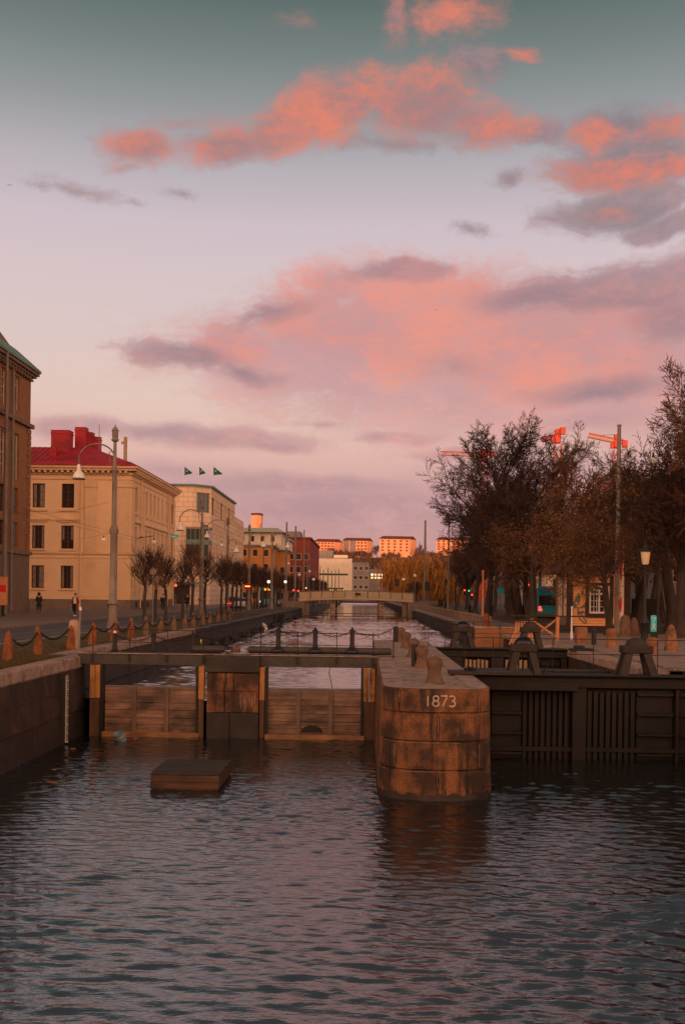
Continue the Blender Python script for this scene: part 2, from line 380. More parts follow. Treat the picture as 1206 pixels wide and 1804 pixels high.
bollard_stone = mat('bollard_stone', (.19,.095,.055), (.10,.055,.036), 3.2, .7, .5, 22, speck=.3, c3=(.10,.06,.045), s3=2.4, t3=(.52,.7))
bark = mat('bark', (.075,.050,.040), (.036,.026,.022), 4, .95, .5, 20, stretch=(1,1,.3))
twig = mat('twig', (.070,.038,.030), (.036,.022,.019), 1, .95)
twig_warm = mat('twig_warm', (.15,.070,.042), (.085,.040,.026), 1, .95)
leaf_gold = mat('leaf_gold', (.38,.165,.032), (.22,.095,.022), .5, .85, c3=(.15,.055,.018), s3=.8)
leaf_brown = mat('leaf_brown', (.30,.145,.035), (.075,.040,.018), 1.6, .9)
willow_mat = mat('willow_strand', (.46,.205,.042), (.30,.12,.028), .25, .85)
scrub_mat = mat('scrub', (.14,.070,.045), (.075,.042,.030), .08, .95)
hillm = mat('hill_ground', (.13,.075,.05), (.075,.05,.035), .05, .95, .5, .6)
earth = mat('earth', (.10,.075,.055), (.07,.05,.038), .1, .95)
skin = mat('skin', (.52,.30,.22), rough=.55)
black_cloth = mat('black_cloth', (.014,.013,.015), (.022,.020,.022), 8, .9)
red_cloth = mat('red_cloth', (.30,.050,.022), (.22,.036,.018), 8, .85)
white_cloth = mat('white_cloth', (.62,.52,.48), rough=.8)
hair_m = mat('dark_hair', (.016,.010,.008), rough=.6)
flag_green = mat('flag_green', (.010,.095,.085), (.008,.075,.068), 2, .7)
worn_white = mat('worn_white', (.62,.50,.42), (.30,.19,.13), 14, .7, rng_=(.30,.75))
white_paint = mat('white_paint', (.72,.66,.60), rough=.5)
red_paint = mat('red_paint', (.55,.018,.015), rough=.45)
yellow_paint = mat('yellow_paint', (.75,.42,.03), rough=.5)
crane_red = mat('crane_red', (.42,.040,.020), rough=.5)
crane_orange = mat('crane_orange', (.52,.18,.065), rough=.5)
bus_blue = mat('bus_blue', (.015,.36,.48), rough=.3, spec=.5)
bus_grey = mat('bus_grey', (.16,.20,.24), rough=.35)
rubber = mat('rubber', (.015,.014,.014), rough=.85)
car_white = mat('car_white', (.55,.52,.50), rough=.25, spec=.5)
car_dark = mat('car_dark', (.020,.040,.045), rough=.25, spec=.5)
lit_red = mat('red_lamp_lens', (.5,.02,.015), rough=.4, emit=((1,.06,.03,1), 3.0))
lit_green = mat('green_lamp_lens', (.02,.4,.2), rough=.4, emit=((.05,1,.45,1), 1.2))
lit_warm = mat('warm_light', (.8,.5,.2), rough=.4, emit=((1,.50,.16,1), 1.6))
lit_white = mat('white_light', (.8,.75,.65), rough=.4, emit=((1,.86,.70,1), 1.6))
lit_led = mat('amber_display', (.3,.12,.02), rough=.4, emit=((1,.35,.03,1), 2.2))
sign_cyan = mat('sign_cyan', (.02,.52,.64), rough=.45)
sign_green = mat('sign_green', (.02,.20,.15), rough=.45)
sign_blue = mat('sign_blue', (.03,.16,.32), rough=.45)
house_wood = mat('house_boards', (.86,.41,.165), (.80,.36,.14), 1.2, .75, .1, 20, brick=(9,.16,(.26,.10,.04)))
house_dark = mat('house_trim', (.060,.032,.022), (.040,.022,.016), 3, .8)
graffiti_m = mat('graffiti_paint', (.10,.15,.13), (.20,.20,.15), 5, .7)
fence_orange = mat('orange_board', (.58,.25,.11), (.44,.17,.07), 3, .7, .2, 16)
bucket_blue = mat('bucket_blue', (.11,.19,.24), (.16,.26,.31), 5, .45)
teal = mat('teal_plastic', (.02,.20,.26), rough=.4)
# ================================================================ SETTING
ZL, ZU = -2.4, -1.3                        # water below and above the lock
XW, XU, XR = -8.7, -9.4, 7.5               # left wall below / above the weir, right canal wall
YB = 31.2                                  # weir
def wave_grid(xs, ys, z, seed, slope, l0, l1, spread, keep=None):
    """a sheet of real ripples: many short sine waves running mostly along the basin"""
    q = np.random.RandomState(seed); X_, Y_ = np.meshgrid(xs, ys); H = np.zeros_like(X_); n = 60
    for k in range(n):
        lam = l0*(l1/l0)**q.rand(); th = q.randn()*spread+.12; kk = 2*math.pi/lam; ph = q.rand()*6.28
        warp = .35*np.sin(X_*.35*(1+q.rand())+ph)+.3*np.sin(Y_*.22*(1+q.rand())+2*ph)
        env = .55+.45*np.sin(X_*(.25+.5*q.rand())+Y_*(.2+.4*q.rand())+6.28*q.rand())
        H += env*slope*1.55/(kk*math.sqrt(n))*np.sin(kk*(X_*math.sin(th)+Y_*math.cos(th))+ph+warp)
    H *= .62+.55*(.5+.25*np.sin(X_*.55+1.3*np.sin(Y_*.31))+.25*np.sin(Y_*.62+1.1*np.sin(X_*.43+2)))*1.3   # calmer and rougher patches
    H += 4.0*H*np.abs(H)/ (np.abs(H).max()+1e-6)*.25
    nx, ny = len(xs), len(ys); V = np.stack([X_, Y_, z+H], -1).reshape(-1, 3)
    i = (np.arange(ny-1)[:, None]*nx+np.arange(nx-1)[None, :]).ravel(); Fc = np.stack([i, i+1, i+nx+1, i+nx], 1)
    if keep is not None: c = V[Fc].mean(1); Fc = Fc[keep(c[:, 0], c[:, 1])]
    m_ = MB(); m_.v = V.tolist(); m_.f = Fc.tolist(); return m_
def smooth_struct(name, mb, m):
    o = struct(name, mb, m); o.data.polygons.foreach_set('use_smooth', [True]*len(o.data.polygons)); return o
lower_w = water_mat('basin_water', 1.0, [(5.0, (1.0, 2.2, 1), .009, 8), (15.0, (1, 2.2, 1), .003, -6)], .0, (.010, .011, .011), 2.5)
mb = wave_grid(np.arange(-9.4, 10.25, .05), np.arange(8.5, 31.6, .04), ZL, 4, .155, .13, .55, .42)
for x0_, x1_, y0_, y1_ in ((-9.4, 16, -30, 8.5),): mb.quad((x0_, y0_, ZL), (x1_, y0_, ZL), (x1_, y1_, ZL), (x0_, y1_, ZL))
smooth_struct('basin_water', mb, lower_w)
upper_w = water_mat('canal_water_surface', 1.0, [(4.0, (1, 2.4, 1), .005, -8)], .05, (.012, .011, .011), 2.5)
mb = wave_grid(np.arange(-9.55, 7.75, .11), np.arange(YB+.15, 158, .12), ZU, 9, .08, .3, .8, .5, lambda x, y: (x < 1.0) | (y > 41))
mb.quad((-12, 157.9, ZU), (XR+.5, 157.9, ZU), (XR+.5, 420, ZU), (-12, 420, ZU))
smooth_struct('canal_water', mb, upper_w)
mb = MB(); mb.quad((-1500, -600, -3.2), (1500, -600, -3.2), (1500, 2500, -3.2), (-1500, 2500, -3.2)); struct('ground', mb, earth)
# left bank
mb = MB()
mb.quad((-13.2, -20, 0), (XW-.35, -20, 0), (XW-.35, YB+.6, 0), (-13.2, YB+.6, 0))
mb.quad((-13.2, YB+.6, 0), (XU-.45, YB+.6, 0), (XU-.45, 420, 0), (-13.2, 420, 0)); struct('left_grass_verge', mb, grass)
mb = MB(); mb.quad((-19.5, -20, -.06), (-13.35, -20, -.06), (-13.35, 420, -.06), (-19.5, 420, -.06)); struct('road', mb, asphalt)
mb = MB()
for x, w in ((-14.9, .05), (-16.4, .05), (-19.1, .04)): mb.quad((x-w, -20, -.056), (x+w, -20, -.056), (x+w, 420, -.056), (x-w, 420, -.056))
struct('road_line', mb, paint)
mb = MB(); mb.box(-13.35, -13.2, -20, 420, -.3, .05); mb.box(-19.65, -19.5, -20, 420, -.3, .10); struct('kerb', mb, kerbst)
mb = MB(); mb.quad((-60, -20, .09), (-19.65, -20, .09), (-19.65, 420, .09), (-60, 420, .09)); struct('left_pavement', mb, paving)
mb = MB(); mb.quad((-700, -60, -.4), (-60, -60, -.4), (-60, 700, -.4), (-700, 700, -.4)); mb.quad((-60, 420, -.4), (XU-.45, 420, -.4), (XU-.45, 700, -.4), (-60, 700, -.4)); struct('far_ground', mb, earth)
# right bank
mb = MB(); mb.quad((8.45, 28.6, 0), (60, 28.6, 0), (60, 58, 0), (8.45, 58, 0)); struct('right_quay_paving', mb, cobble)
mb = MB(); mb.quad((XR+.4, 58, 0), (11.2, 58, 0), (11.2, 420, 0), (XR+.4, 420, 0)); struct('gravel_path', mb, gravel)
mb = MB(); mb.quad((XR+.4, 42.45, 0.004), (8.45, 42.45, 0.004), (8.45, 58, .004), (XR+.4, 58, .004)); struct('quay_edge_paving', mb, cobble)
mb = MB(); mb.quad((11.2, 58, 0), (22, 58, 0), (22, 420, 0), (11.2, 420, 0)); struct('park_lawn', mb, grass)
mb = MB(); mb.quad((22, 58, -.02), (34, 58, -.02), (34, 420, -.02), (22, 420, -.02)); mb.quad((34, 58, 0), (60, 58, 0), (60, 420, 0), (34, 420, 0)); struct('right_street', mb, asphalt)
mb = MB(); mb.quad((60, -60, -.3), (700, -60, -.3), (700, 700, -.3), (60, 700, -.3)); mb.quad((XR+.4, 420, -.3), (60, 420, -.3), (60, 700, -.3), (XR+.4, 700, -.3)); struct('far_right_ground', mb, earth)

def course_wall(mb, path, courses, joints, groove=.03, inset=.025, closed=False, batter=0.0):
    """stone courses along a plan path (list of (x,y,nx,ny)); joints: per course, path lengths where upright joints fall"""
    L = [0]
    for a, b in zip(path, path[1:]): L.append(L[-1]+math.hypot(b[0]-a[0], b[1]-a[1]))
    def pt(s):
        k = 0
        while k < len(L)-2 and L[k+1] < s: k += 1
        t = (s-L[k])/max(1e-6, L[k+1]-L[k]); a, b = path[k], path[k+1]
        return [a[i]+(b[i]-a[i])*t for i in range(4)]
    ztop = courses[0][1]
    for ci, (z0, z1) in enumerate(courses):
        ss = [(s, 0.0) for s in L]
        js = joints[ci % len(joints)]
        ss = [q for q in ss if all(abs(q[0]-j) > groove for j in js)]
        for j in js: ss += [(j-groove, 0.0), (j-groove*.3, inset), (j+groove*.3, inset), (j+groove, 0.0)]
        ss.sort()
        rows = []
        for z, ins in ((z0, inset), (z0+groove*.7, 0), (z1-groove*.7, 0), (z1, inset)):
            row = []
            for s, i2 in ss:
                x, y, nx, ny = pt(min(max(s, 0), L[-1])); d = max(ins, i2); bo = batter*(ztop-z)
                row.append((x+nx*(bo-d), y+ny*(bo-d), z))
            rows.append(row)
        mb.rings(rows, closed=False)
def straight(x0, y0, x1, y1, n, step=1.0):
    L = math.hypot(x1-x0, y1-y0); k = max(1, int(L/step))
    return [(x0+(x1-x0)*i/k, y0+(y1-y0)*i/k, n[0], n[1]) for i in range(k+1)]
def jset(L, w, off, r): 
    out = []; s = off
    while s < L-.1:
        if s > .1: out.append(s)
        s += w*r.uniform(.75, 1.3)
    return out
r1 = random.Random(3)
# left quay wall below the weir
w = thing('quay_wall', 'brown stone quay wall dropping into the dark basin at the left edge', 'wall', (XW, 24, ZL))
mb = MB(); Lq = 46
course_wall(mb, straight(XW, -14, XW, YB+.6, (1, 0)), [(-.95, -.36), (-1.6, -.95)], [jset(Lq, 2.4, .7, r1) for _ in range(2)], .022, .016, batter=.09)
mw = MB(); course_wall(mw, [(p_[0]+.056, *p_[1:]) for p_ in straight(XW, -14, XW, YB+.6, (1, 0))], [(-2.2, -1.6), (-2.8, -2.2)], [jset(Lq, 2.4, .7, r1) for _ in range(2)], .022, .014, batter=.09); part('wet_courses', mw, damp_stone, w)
mb.box(-9.6, XW-.03, -14, YB+.6, -3, -.34); mb.quad((XW-.2, YB+.6, -3), (-9.6, YB+.6, -3), (-9.6, YB+.6, -.36), (XW-.03, YB+.6, -.36))
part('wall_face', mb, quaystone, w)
mb = MB(); y = -14
while y < YB+.55:
    y2 = min(y+2.2*r1.uniform(.8, 1.2), YB+.6); mb.obox((XW+.05, 0, 0), (0, 1), y, y2-.012, -.5, 0, -.36, .012, .05); y = y2
part('coping', mb, granite_top, w)
mb = MB(); mb.box(XW-.02, XW+.19, 29.0, 29.6, -2.6, -.37); part('recess_shade', mb, darkjoint, w)  # dark box set on the wall in place of a groove's shade
# measuring staff
st = MB(); st.box(-.045, .045, -.015, .015, 0, 1.95)
s_ = thing('gauge_staff', 'narrow white water gauge staff fixed upright to the left quay wall', 'gauge', (XW+.24, 29.15, -2.35)); 
st.xf(Matrix.Translation(s_.location)); part('board', st, galv, s_)
mb = MB()
for k in range(38): mb.box(-.04, .0 if k % 5 else .04, -.019, -.014, .02+k*.05, .042+k*.05)
mb.xf(Matrix.Translation(s_.location)); part_each('scale_mark', mb, white_paint, s_)
# left canal wall above the weir
w = thing('canal_wall', 'long low stone wall along the left bank of the upper canal', 'wall', (XU, 60, ZU))
mb = MB(); Lq = 380
course_wall(mb, straight(XU, YB+.6, XU, 414, (1, 0), 4), [(-.75, -.28), (-1.3, -.75), (-1.9, -1.3)], [jset(Lq, 1.8, .7, r1) for _ in range(3)], .04, .03, batter=.08)
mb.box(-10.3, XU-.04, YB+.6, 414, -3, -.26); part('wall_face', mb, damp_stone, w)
mb = MB(); y = YB+.6
while y < 56: y2 = y+2*r1.uniform(.8, 1.2); mb.obox((XU+.05, 0, 0), (0, 1), y, y2-.015, -.55, 0, -.28, .012, .04); y = y2
part('pale_coping', mb, granite_top, w)
mb = MB()
while y < 414: y2 = y+3*r1.uniform(.8, 1.2); mb.obox((XU+.02+r1.uniform(0, .05), 0, 0), (0, 1), y, y2-.03, -.55, 0, -.28, -.01+r1.uniform(-.04, .02), .04); y = y2
part('dark_coping', mb, damp_stone, w)
# rough boulders at the foot of the left wall
for k in range(16):
    a = MB(); rr = r1.uniform(.22, .5); n = 9
    prof = [(.05, -.3), (rr*.9, -.15), (rr, .1), (rr*.75, .3), (.08, .42)]
    a.lathe(prof, (0, 0, 0), n, r1.uniform(.8, 1.3), r1.uniform(.9, 1.6))
    for i in range(len(a.v)): v = a.v[i]; a.v[i] = (v[0]+r1.uniform(-.07, .07), v[1]+r1.uniform(-.07, .07), v[2]*.8+r1.uniform(-.06, .06))
    y = 62+k*5.6+r1.uniform(-1.5, 1.5)
    one('boulder', 'dark wet boulder lying at the foot of the left canal wall', 'rock', a.xf(Matrix.Translation((XU+.35, y, ZU))), damp_stone, (XU+.35, y, ZU), 'boulders at the foot of the left wall')
# right canal wall
w = thing('canal_wall', 'stone wall along the right bank of the upper canal below the row of small posts', 'wall', (XR, 70, ZU))
mb = MB()
course_wall(mb, straight(XR, 414, XR, 42.4, (-1, 0), 4), [(-.75, -.22), (-1.3, -.75), (-1.9, -1.3)], [jset(370, 1.6, .7, r1) for _ in range(3)], .04, .03, batter=.06)
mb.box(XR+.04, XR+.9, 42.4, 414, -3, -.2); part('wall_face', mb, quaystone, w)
mb = MB(); y = 42.4
while y < 414: y2 = y+2.4*r1.uniform(.8, 1.2); mb.obox((XR-.05, 0, 0), (0, -1), -y2+.015, -y, -.55, 0, -.22, .012, .04); y = y2
part('coping', mb, granite_top, w)
# right lock wall
w = thing('lock_wall', 'brown stone wall and quay edge on the right side of the lock', 'wall', (8.0, 35, ZL))
mb = MB()
course_wall(mb, straight(8.0, 41.4, 8.0, 28.6, (-1, 0), 1), [(-.9, -.3), (-1.5, -.9), (-2.1, -1.5), (-2.7, -2.1)], [jset(15, 1.4, .7, r1) for _ in range(4)], .035, .03)
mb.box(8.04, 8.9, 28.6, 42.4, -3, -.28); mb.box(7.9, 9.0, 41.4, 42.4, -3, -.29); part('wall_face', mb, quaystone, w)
mb = MB(); y = 28.6
while y < 42.3: y2 = min(y+1.8*r1.uniform(.8, 1.2), 42.4); mb.obox((7.95, 0, 0), (0, -1), -y2+.015, -y, -.6, 0, -.3, .010, .04); y = y2
part('coping', mb, granite_top, w)
w = thing('quay_wall', 'dark stone quay wall beyond the lower lock gate at the right edge', 'wall', (10.2, 26, ZL))
mb = MB(); course_wall(mb, straight(10.2, 28.4, 10.2, -14, (-1, 0), 1), [(-.9, 0), (-1.5, -.9), (-2.1, -1.5), (-2.8, -2.1)], [jset(41, 1.4, .7, r1) for _ in range(4)]); mb.box(10.25, 16, -14, 28.4, -3, -.02)
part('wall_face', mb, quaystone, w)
mb = MB(); mb.quad((10.2, -14, -.015), (60, -14, -.015), (60, 28.5, -.015), (10.2, 28.5, -.015)); struct('right_forecourt', mb, cobble)

# ---------------------------------------------------------------- the pier
PXL, PXR, PF = .43, 2.84, 22.0             # left, right, nose
pier = thing('lock_pier', 'round nosed granite lock pier carved with the year 1873', 'pier', (1.64, 24, ZL))
def pier_path(ins=0.0):
    pts = []; xl, xr, yf = PXL+ins, PXR-ins, PF+ins
    for y in np.linspace(45.5, 24.2, 10): pts.append((xl, y, -1, 0))
    hw = (xr-xl)/2; cx = (xl+xr)/2; ys = 23.15; dy = ys-yf
    for k in range(0, 41):
        t = math.pi-(math.pi*k/40); e = 2/2.9
        x = cx+hw*math.copysign(abs(math.cos(t))**e, math.cos(t)); y = ys-dy*abs(math.sin(t))**e
        nx = math.copysign(abs(math.cos(t))**(2-e), math.cos(t))/hw; ny = -abs(math.sin(t))**(2-e)/dy; l = math.hypot(nx, ny); pts.append((x, y, nx/l, ny/l))
    for y in np.linspace(24.2, 45.5, 10): pts.append((xr, y, 1, 0))
    return pts
pp = pier_path()
Ls = [0]
for a, b in zip(pp, pp[1:]): Ls.append(Ls[-1]+math.hypot(b[0]-a[0], b[1]-a[1]))
def s_at_px(px):                            # path length where the nose is seen at a photo column
    best = min(range(10, len(pp)-10), key=lambda k: abs((PX+ F*0 + 640-603 + F*pp[k][0]/pp[k][1])-px)); return Ls[best]
def pj(pxs, off): return sorted([s_at_px(p) for p in pxs]+[Ls[9]-k*1.7-off for k in range(1, 11)]+[Ls[-10]+k*1.7+off for k in range(1, 11)])
mb = MB()
course_wall(mb, pp, [(-.52, 0), (-1.13, -.52), (-1.75, -1.13), (-2.42, -1.75), (-3.0, -2.42)],
            [pj((706, 846), 0), pj((774,), .6), pj((702, 845), .2), pj((776,), .8), pj((720,), 0)], .032, .042, batter=.028)
part('stone_courses', mb, granite, pier)
rows = [[], []]; q_ = random.Random(6)
for p_ in pp:
    zt_ = -2.26+q_.uniform(-.05, .05)
    for rw_, z_ in ((rows[0], -2.6), (rows[1], zt_)): b_ = .028*(0-z_)+.005; rw_.append((p_[0]+p_[2]*b_, p_[1]+p_[3]*b_, z_))
mb = MB(); mb.rings(rows, closed=False); part('tide_line', mb, damp_stone, pier)
core = pier_path(.07); mb = MB(); mb.rings([[(p[0], p[1], z) for p in core] for z in (-3, -.03)], cap=(True, True)); part('core', mb, darkjoint, pier)
# thin pale strips along the edges of some joints
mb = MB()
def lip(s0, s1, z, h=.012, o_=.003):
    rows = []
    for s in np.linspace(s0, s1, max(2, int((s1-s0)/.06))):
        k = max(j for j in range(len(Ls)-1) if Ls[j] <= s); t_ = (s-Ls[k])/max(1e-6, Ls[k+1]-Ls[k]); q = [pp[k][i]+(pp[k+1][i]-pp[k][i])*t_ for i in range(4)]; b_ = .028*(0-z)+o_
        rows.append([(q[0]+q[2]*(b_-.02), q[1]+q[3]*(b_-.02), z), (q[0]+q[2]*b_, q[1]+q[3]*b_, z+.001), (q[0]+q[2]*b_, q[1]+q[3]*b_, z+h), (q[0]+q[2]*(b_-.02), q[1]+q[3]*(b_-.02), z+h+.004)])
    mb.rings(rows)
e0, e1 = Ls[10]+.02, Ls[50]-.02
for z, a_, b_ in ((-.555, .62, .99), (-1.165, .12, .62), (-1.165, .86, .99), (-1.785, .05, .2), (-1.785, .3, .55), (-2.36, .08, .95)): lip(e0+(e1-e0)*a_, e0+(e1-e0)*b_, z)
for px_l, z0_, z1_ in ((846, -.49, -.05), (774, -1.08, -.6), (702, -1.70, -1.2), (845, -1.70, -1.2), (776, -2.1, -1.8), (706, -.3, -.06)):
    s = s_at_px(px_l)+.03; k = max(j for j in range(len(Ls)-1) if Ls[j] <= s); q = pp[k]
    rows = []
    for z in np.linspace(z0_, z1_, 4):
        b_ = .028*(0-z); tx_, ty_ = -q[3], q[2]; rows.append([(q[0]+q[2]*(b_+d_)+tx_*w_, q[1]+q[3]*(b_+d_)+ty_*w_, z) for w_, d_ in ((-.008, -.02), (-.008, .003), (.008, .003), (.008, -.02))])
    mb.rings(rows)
part_each('pale_joint_line', mb, mat('pale_joint', (.27,.17,.115), (.12,.07,.045), 6, .85, rng_=(.4,.6)), pier)
# coping ring round a cobbled middle
outer = pier_path(.012)
def inner_at(p):
    return (min(max(p[0]-p[2]*.5, PXL+.5), PXR-.5), max(p[1], PF+.55) if p[1] < 23.2 else p[1])
mb = MB()
mb.rings([[(p[0], p[1], -.022) for p in outer], [(p[0]-p[2]*.045, p[1]-p[3]*.045, .0) for p in outer], [(*inner_at(p), .004) for p in outer], [(*inner_at(p), -.06) for p in outer]], closed=False)
part('coping', mb, granite_top, pier)
mb = MB(); nx_, ny_ = 14, 130; x0, x1, y0, y1 = PXL+.48, PXR-.48, PF+.55, 45.4
g = [[(x0+(x1-x0)*i/nx_, y0+(y1-y0)*j/ny_, -.012+r1.uniform(-.012, .016)) for i in range(nx_+1)] for j in range(ny_+1)]
mb.rings(g, closed=False); mb.f = [tuple(reversed(f)) for f in mb.f]; part('cobbled_top', mb, cobble, pier)
mb = MB(); y = 24.5                          # open joints across the coping
while y < 45:
    mb.box(PXL+.03, PXL+.5, y, y+.02, .003, .0075); mb.box(PXR-.5, PXR-.03, y+.8, y+.82, .003, .0075); y += 1.75
part('coping_joint', mb, darkjoint, pier)
mb = MB(); mb.quad((PXL, 45.5, -3), (PXR, 45.5, -3), (PXR, 45.5, 0), (PXL, 45.5, 0)); part('end_face', mb, quaystone, pier)
# numerals 1873, shallow white lettering that follows the nose
STROKES = {'1': [[(0, 1), (0, 0)]],
 '8': [[(.5+.42*math.sin(a)*(1), .76+.24*math.cos(a)) for a in np.linspace(0, 2*math.pi, 17)], [(.5+.5*math.sin(a), .26+.26*math.cos(a)) for a in np.linspace(0, 2*math.pi, 17)]],
 '7': [[(0, 1), (.95, 1), (.75, .66), (.45, .3), (.3, 0)]],
 '3': [[(.02, .92), (.2, 1), (.6, 1), (.85, .9), (.88, .74), (.75, .58), (.4, .54)], [(.4, .54), (.8, .48), (.95, .3), (.9, .1), (.6, 0), (.25, 0), (.0, .1)]]}
def nose(x, z):                              # point and normal on the nose at world x
    k = min(range(10, 51), key=lambda k: abs(pp[k][0]-x)); k2 = k+1 if pp[k][0] <= x else k-1
    a, b = pp[k], pp[k2]; t = 0 if abs(b[0]-a[0]) < 1e-6 else (x-a[0])/(b[0]-a[0])
    o = .028*(0-z)
    return Vector((x+o*(a[2]+(b[2]-a[2])*t), a[1]+(b[1]-a[1])*t+o*(a[3]+(b[3]-a[3])*t), z)), Vector((a[2]+(b[2]-a[2])*t, a[3]+(b[3]-a[3])*t, 0)).normalized()
mb = MB(); zb = at(775, 1244.5, 22.02).z; dh = .225
for ch, pxl, wpx in (('1', 753, 0), ('8', 761.5, 11), ('7', 776, 11.5), ('3', 790.5, 11)):
    xl = at(pxl, 1235, 22.05).x; wd = wpx*22.05/F
    for stv in STROKES[ch]:
        pts = []
        for (u0, v0), (u1, v1) in zip(stv, stv[1:]):
            for t in np.linspace(0, 1, 4)[:-1]: pts.append((xl+wd*(u0+(u1-u0)*t), zb+dh*(v0+(v1-v0)*t)))
        pts.append((xl+wd*stv[-1][0], zb+dh*stv[-1][1]))
        rows = []
        for k, (x, z) in enumerate(pts):
            a, b = pts[max(k-1, 0)], pts[min(k+1, len(pts)-1)]
            tx, tz = b[0]-a[0], b[1]-a[1]; l = math.hypot(tx, tz) or 1; px_, pz_ = -tz/l*.013, tx/l*.013
            q = []
            for sg, dep in ((-1, -.004), (-1, .006), (1, .006), (1, -.004)):
                P, n = nose(x+px_*sg, z+pz_*sg); q.append(P+n*dep)
            rows.append(q)
        mb.rings(rows)
part('numerals', mb, worn_white, pier)
# mushroom bollards on the pier
def mushroom(h=.62, r=.185):
    return MB().lathe([(r*1.25, 0), (r*1.2, .03), (r*1.0, .09), (r*.83, .22*h/.6), (r*.86, .34*h/.6), (r*1.0, .40*h/.6), (r*1.06, .47*h/.6), (r*.98, .54*h/.6), (r*.72, h-.035), (r*.35, h-.006), (0.01, h)], n=24)
proto = None
PB = [(771, 1203), (744.5, 1175.5), (728, 1157), (715.5, 1141), (706, 1129.5)]
ws_ = ['nearest the 1873 nose', 'second back from the 1873 nose', 'third back from the 1873 nose', 'fourth back from the 1873 nose', 'at the far end of the row']
for k, (px, py) in enumerate(PB):
    p = G(px, py, 0); lab = 'mushroom shaped granite bollard on the pier, '+ws_[k]
    if proto is None: proto = one('mooring_bollard', lab, 'bollard', mushroom(), bollard_stone, group='mushroom bollards on the pier', smooth=True); proto.location = (1.66, p.y, -.01)
    else: dup(proto, (1.66, p.y, -.01), k*1.1, lab)
def chain_post(h=.8, hexn=8):
    m = MB(); m.lathe([(.16, 0), (.16, .02), (.13, .05), (.085, .085), (.078, .12), (.072, h-.08), (.085, h-.075), (.085, h-.05), (.05, h-.03), (.035, h), (.022, h+.03), (.006, h+.06)], n=12); return m
p = G(731, 1174, 0); mb = MB(); mb.lathe([(.085, 0), (.085, .60), (.078, .64), (.0, .645)], n=14)
o = one('iron_post', 'plain black iron post on the pier between mushroom bollards', 'post', mb, iron, smooth=True); o.location = (1.46, 28.9, 0)
mb = MB(); mb.box(-.09, .09, -.09, .09, 0, .58); mb.lathe([(.1, .58), (.1, .61), (.03, .66)], n=4)
o = one('chain_post', 'black square chain post at the far end of the pier', 'post', mb, iron); o.location = (1.42, 44.0, 0)
mb = MB(); mb.tube([(0, 0, 0), (0, 0, 1.0)], .018); mb.lathe([(.05, 0), (.05, .02), (.02, .03)], n=10)
o = one('rail_post', 'thin black rod standing on the left edge of the pier', 'post', mb, rail); o.location = (.99, 33.0, 0)
# landing plate and ring on the pier's right shoulder
mb = MB(); mb.box(2.2, 4.3, 25.9, 26.55, .015, .10, .01); one('landing_plate', 'flat dark timber landing plate on the right shoulder of the pier', 'plate', mb, dwood, (3.2, 26.2, 0))
mb = MB().lathe([(.16, 0), (.16, .07), (.12, .09), (.12, .07), (.02, .06)], (0, 0, 0), 18); o = one('valve_cap', 'short round dark valve cap on the landing plate', 'cap', mb, ironcap, smooth=True); o.location = (2.75, 26.2, .10)

# ---------------------------------------------------------------- weir with footbridge
fb = thing('footbridge', 'dark narrow footbridge with thin railing crossing over the weir boards', 'footbridge', (-4, YB, -.2))
mb = MB(); mb.box(-8.72, .46, YB-.02, YB+.16, -.23, .10, .012); mb.box(-8.72, .46, YB+1.0, YB+1.15, -.23, .09, .01); part_each('girder', mb, beampaint, fb)
mb = MB()
for k in range(62): mb.box(-8.7+k*.148, -8.7+k*.148+.136, YB+.165, YB+.995, .03, .075)
part('deck', mb, dwood, fb)
mb = MB(); mb.box(-8.72, .46, YB-.055, YB+.10, .104, .125); part('edge_strip', mb, granite_top, fb)
xs = [at(px, 1140, YB+.05).x for px in (164, 229, 295, 359, 409, 459, 524, 593, 657)]
for x in xs: mb = MB(); mb.tube([(x, YB+.03, -.1), (x, YB+.03, .86)], .013, 6); mb.box(x-.03, x+.03, YB-.065, YB-.02, -.14, .1); part('railing_post', mb, rail, fb)
mb = MB(); mb.tube([(xs[0], YB+.03, .86), (xs[-1]-.0, YB+.03, .80), (xs[-1]+.13, YB+.03, .78), (xs[-1]+.17, YB+.03, .70)], .015, 6); mb.tube([(xs[0], YB+.03, .46), (xs[-1], YB+.03, .44)], .012, 6); part_each('railing_bar', mb, rail, fb)
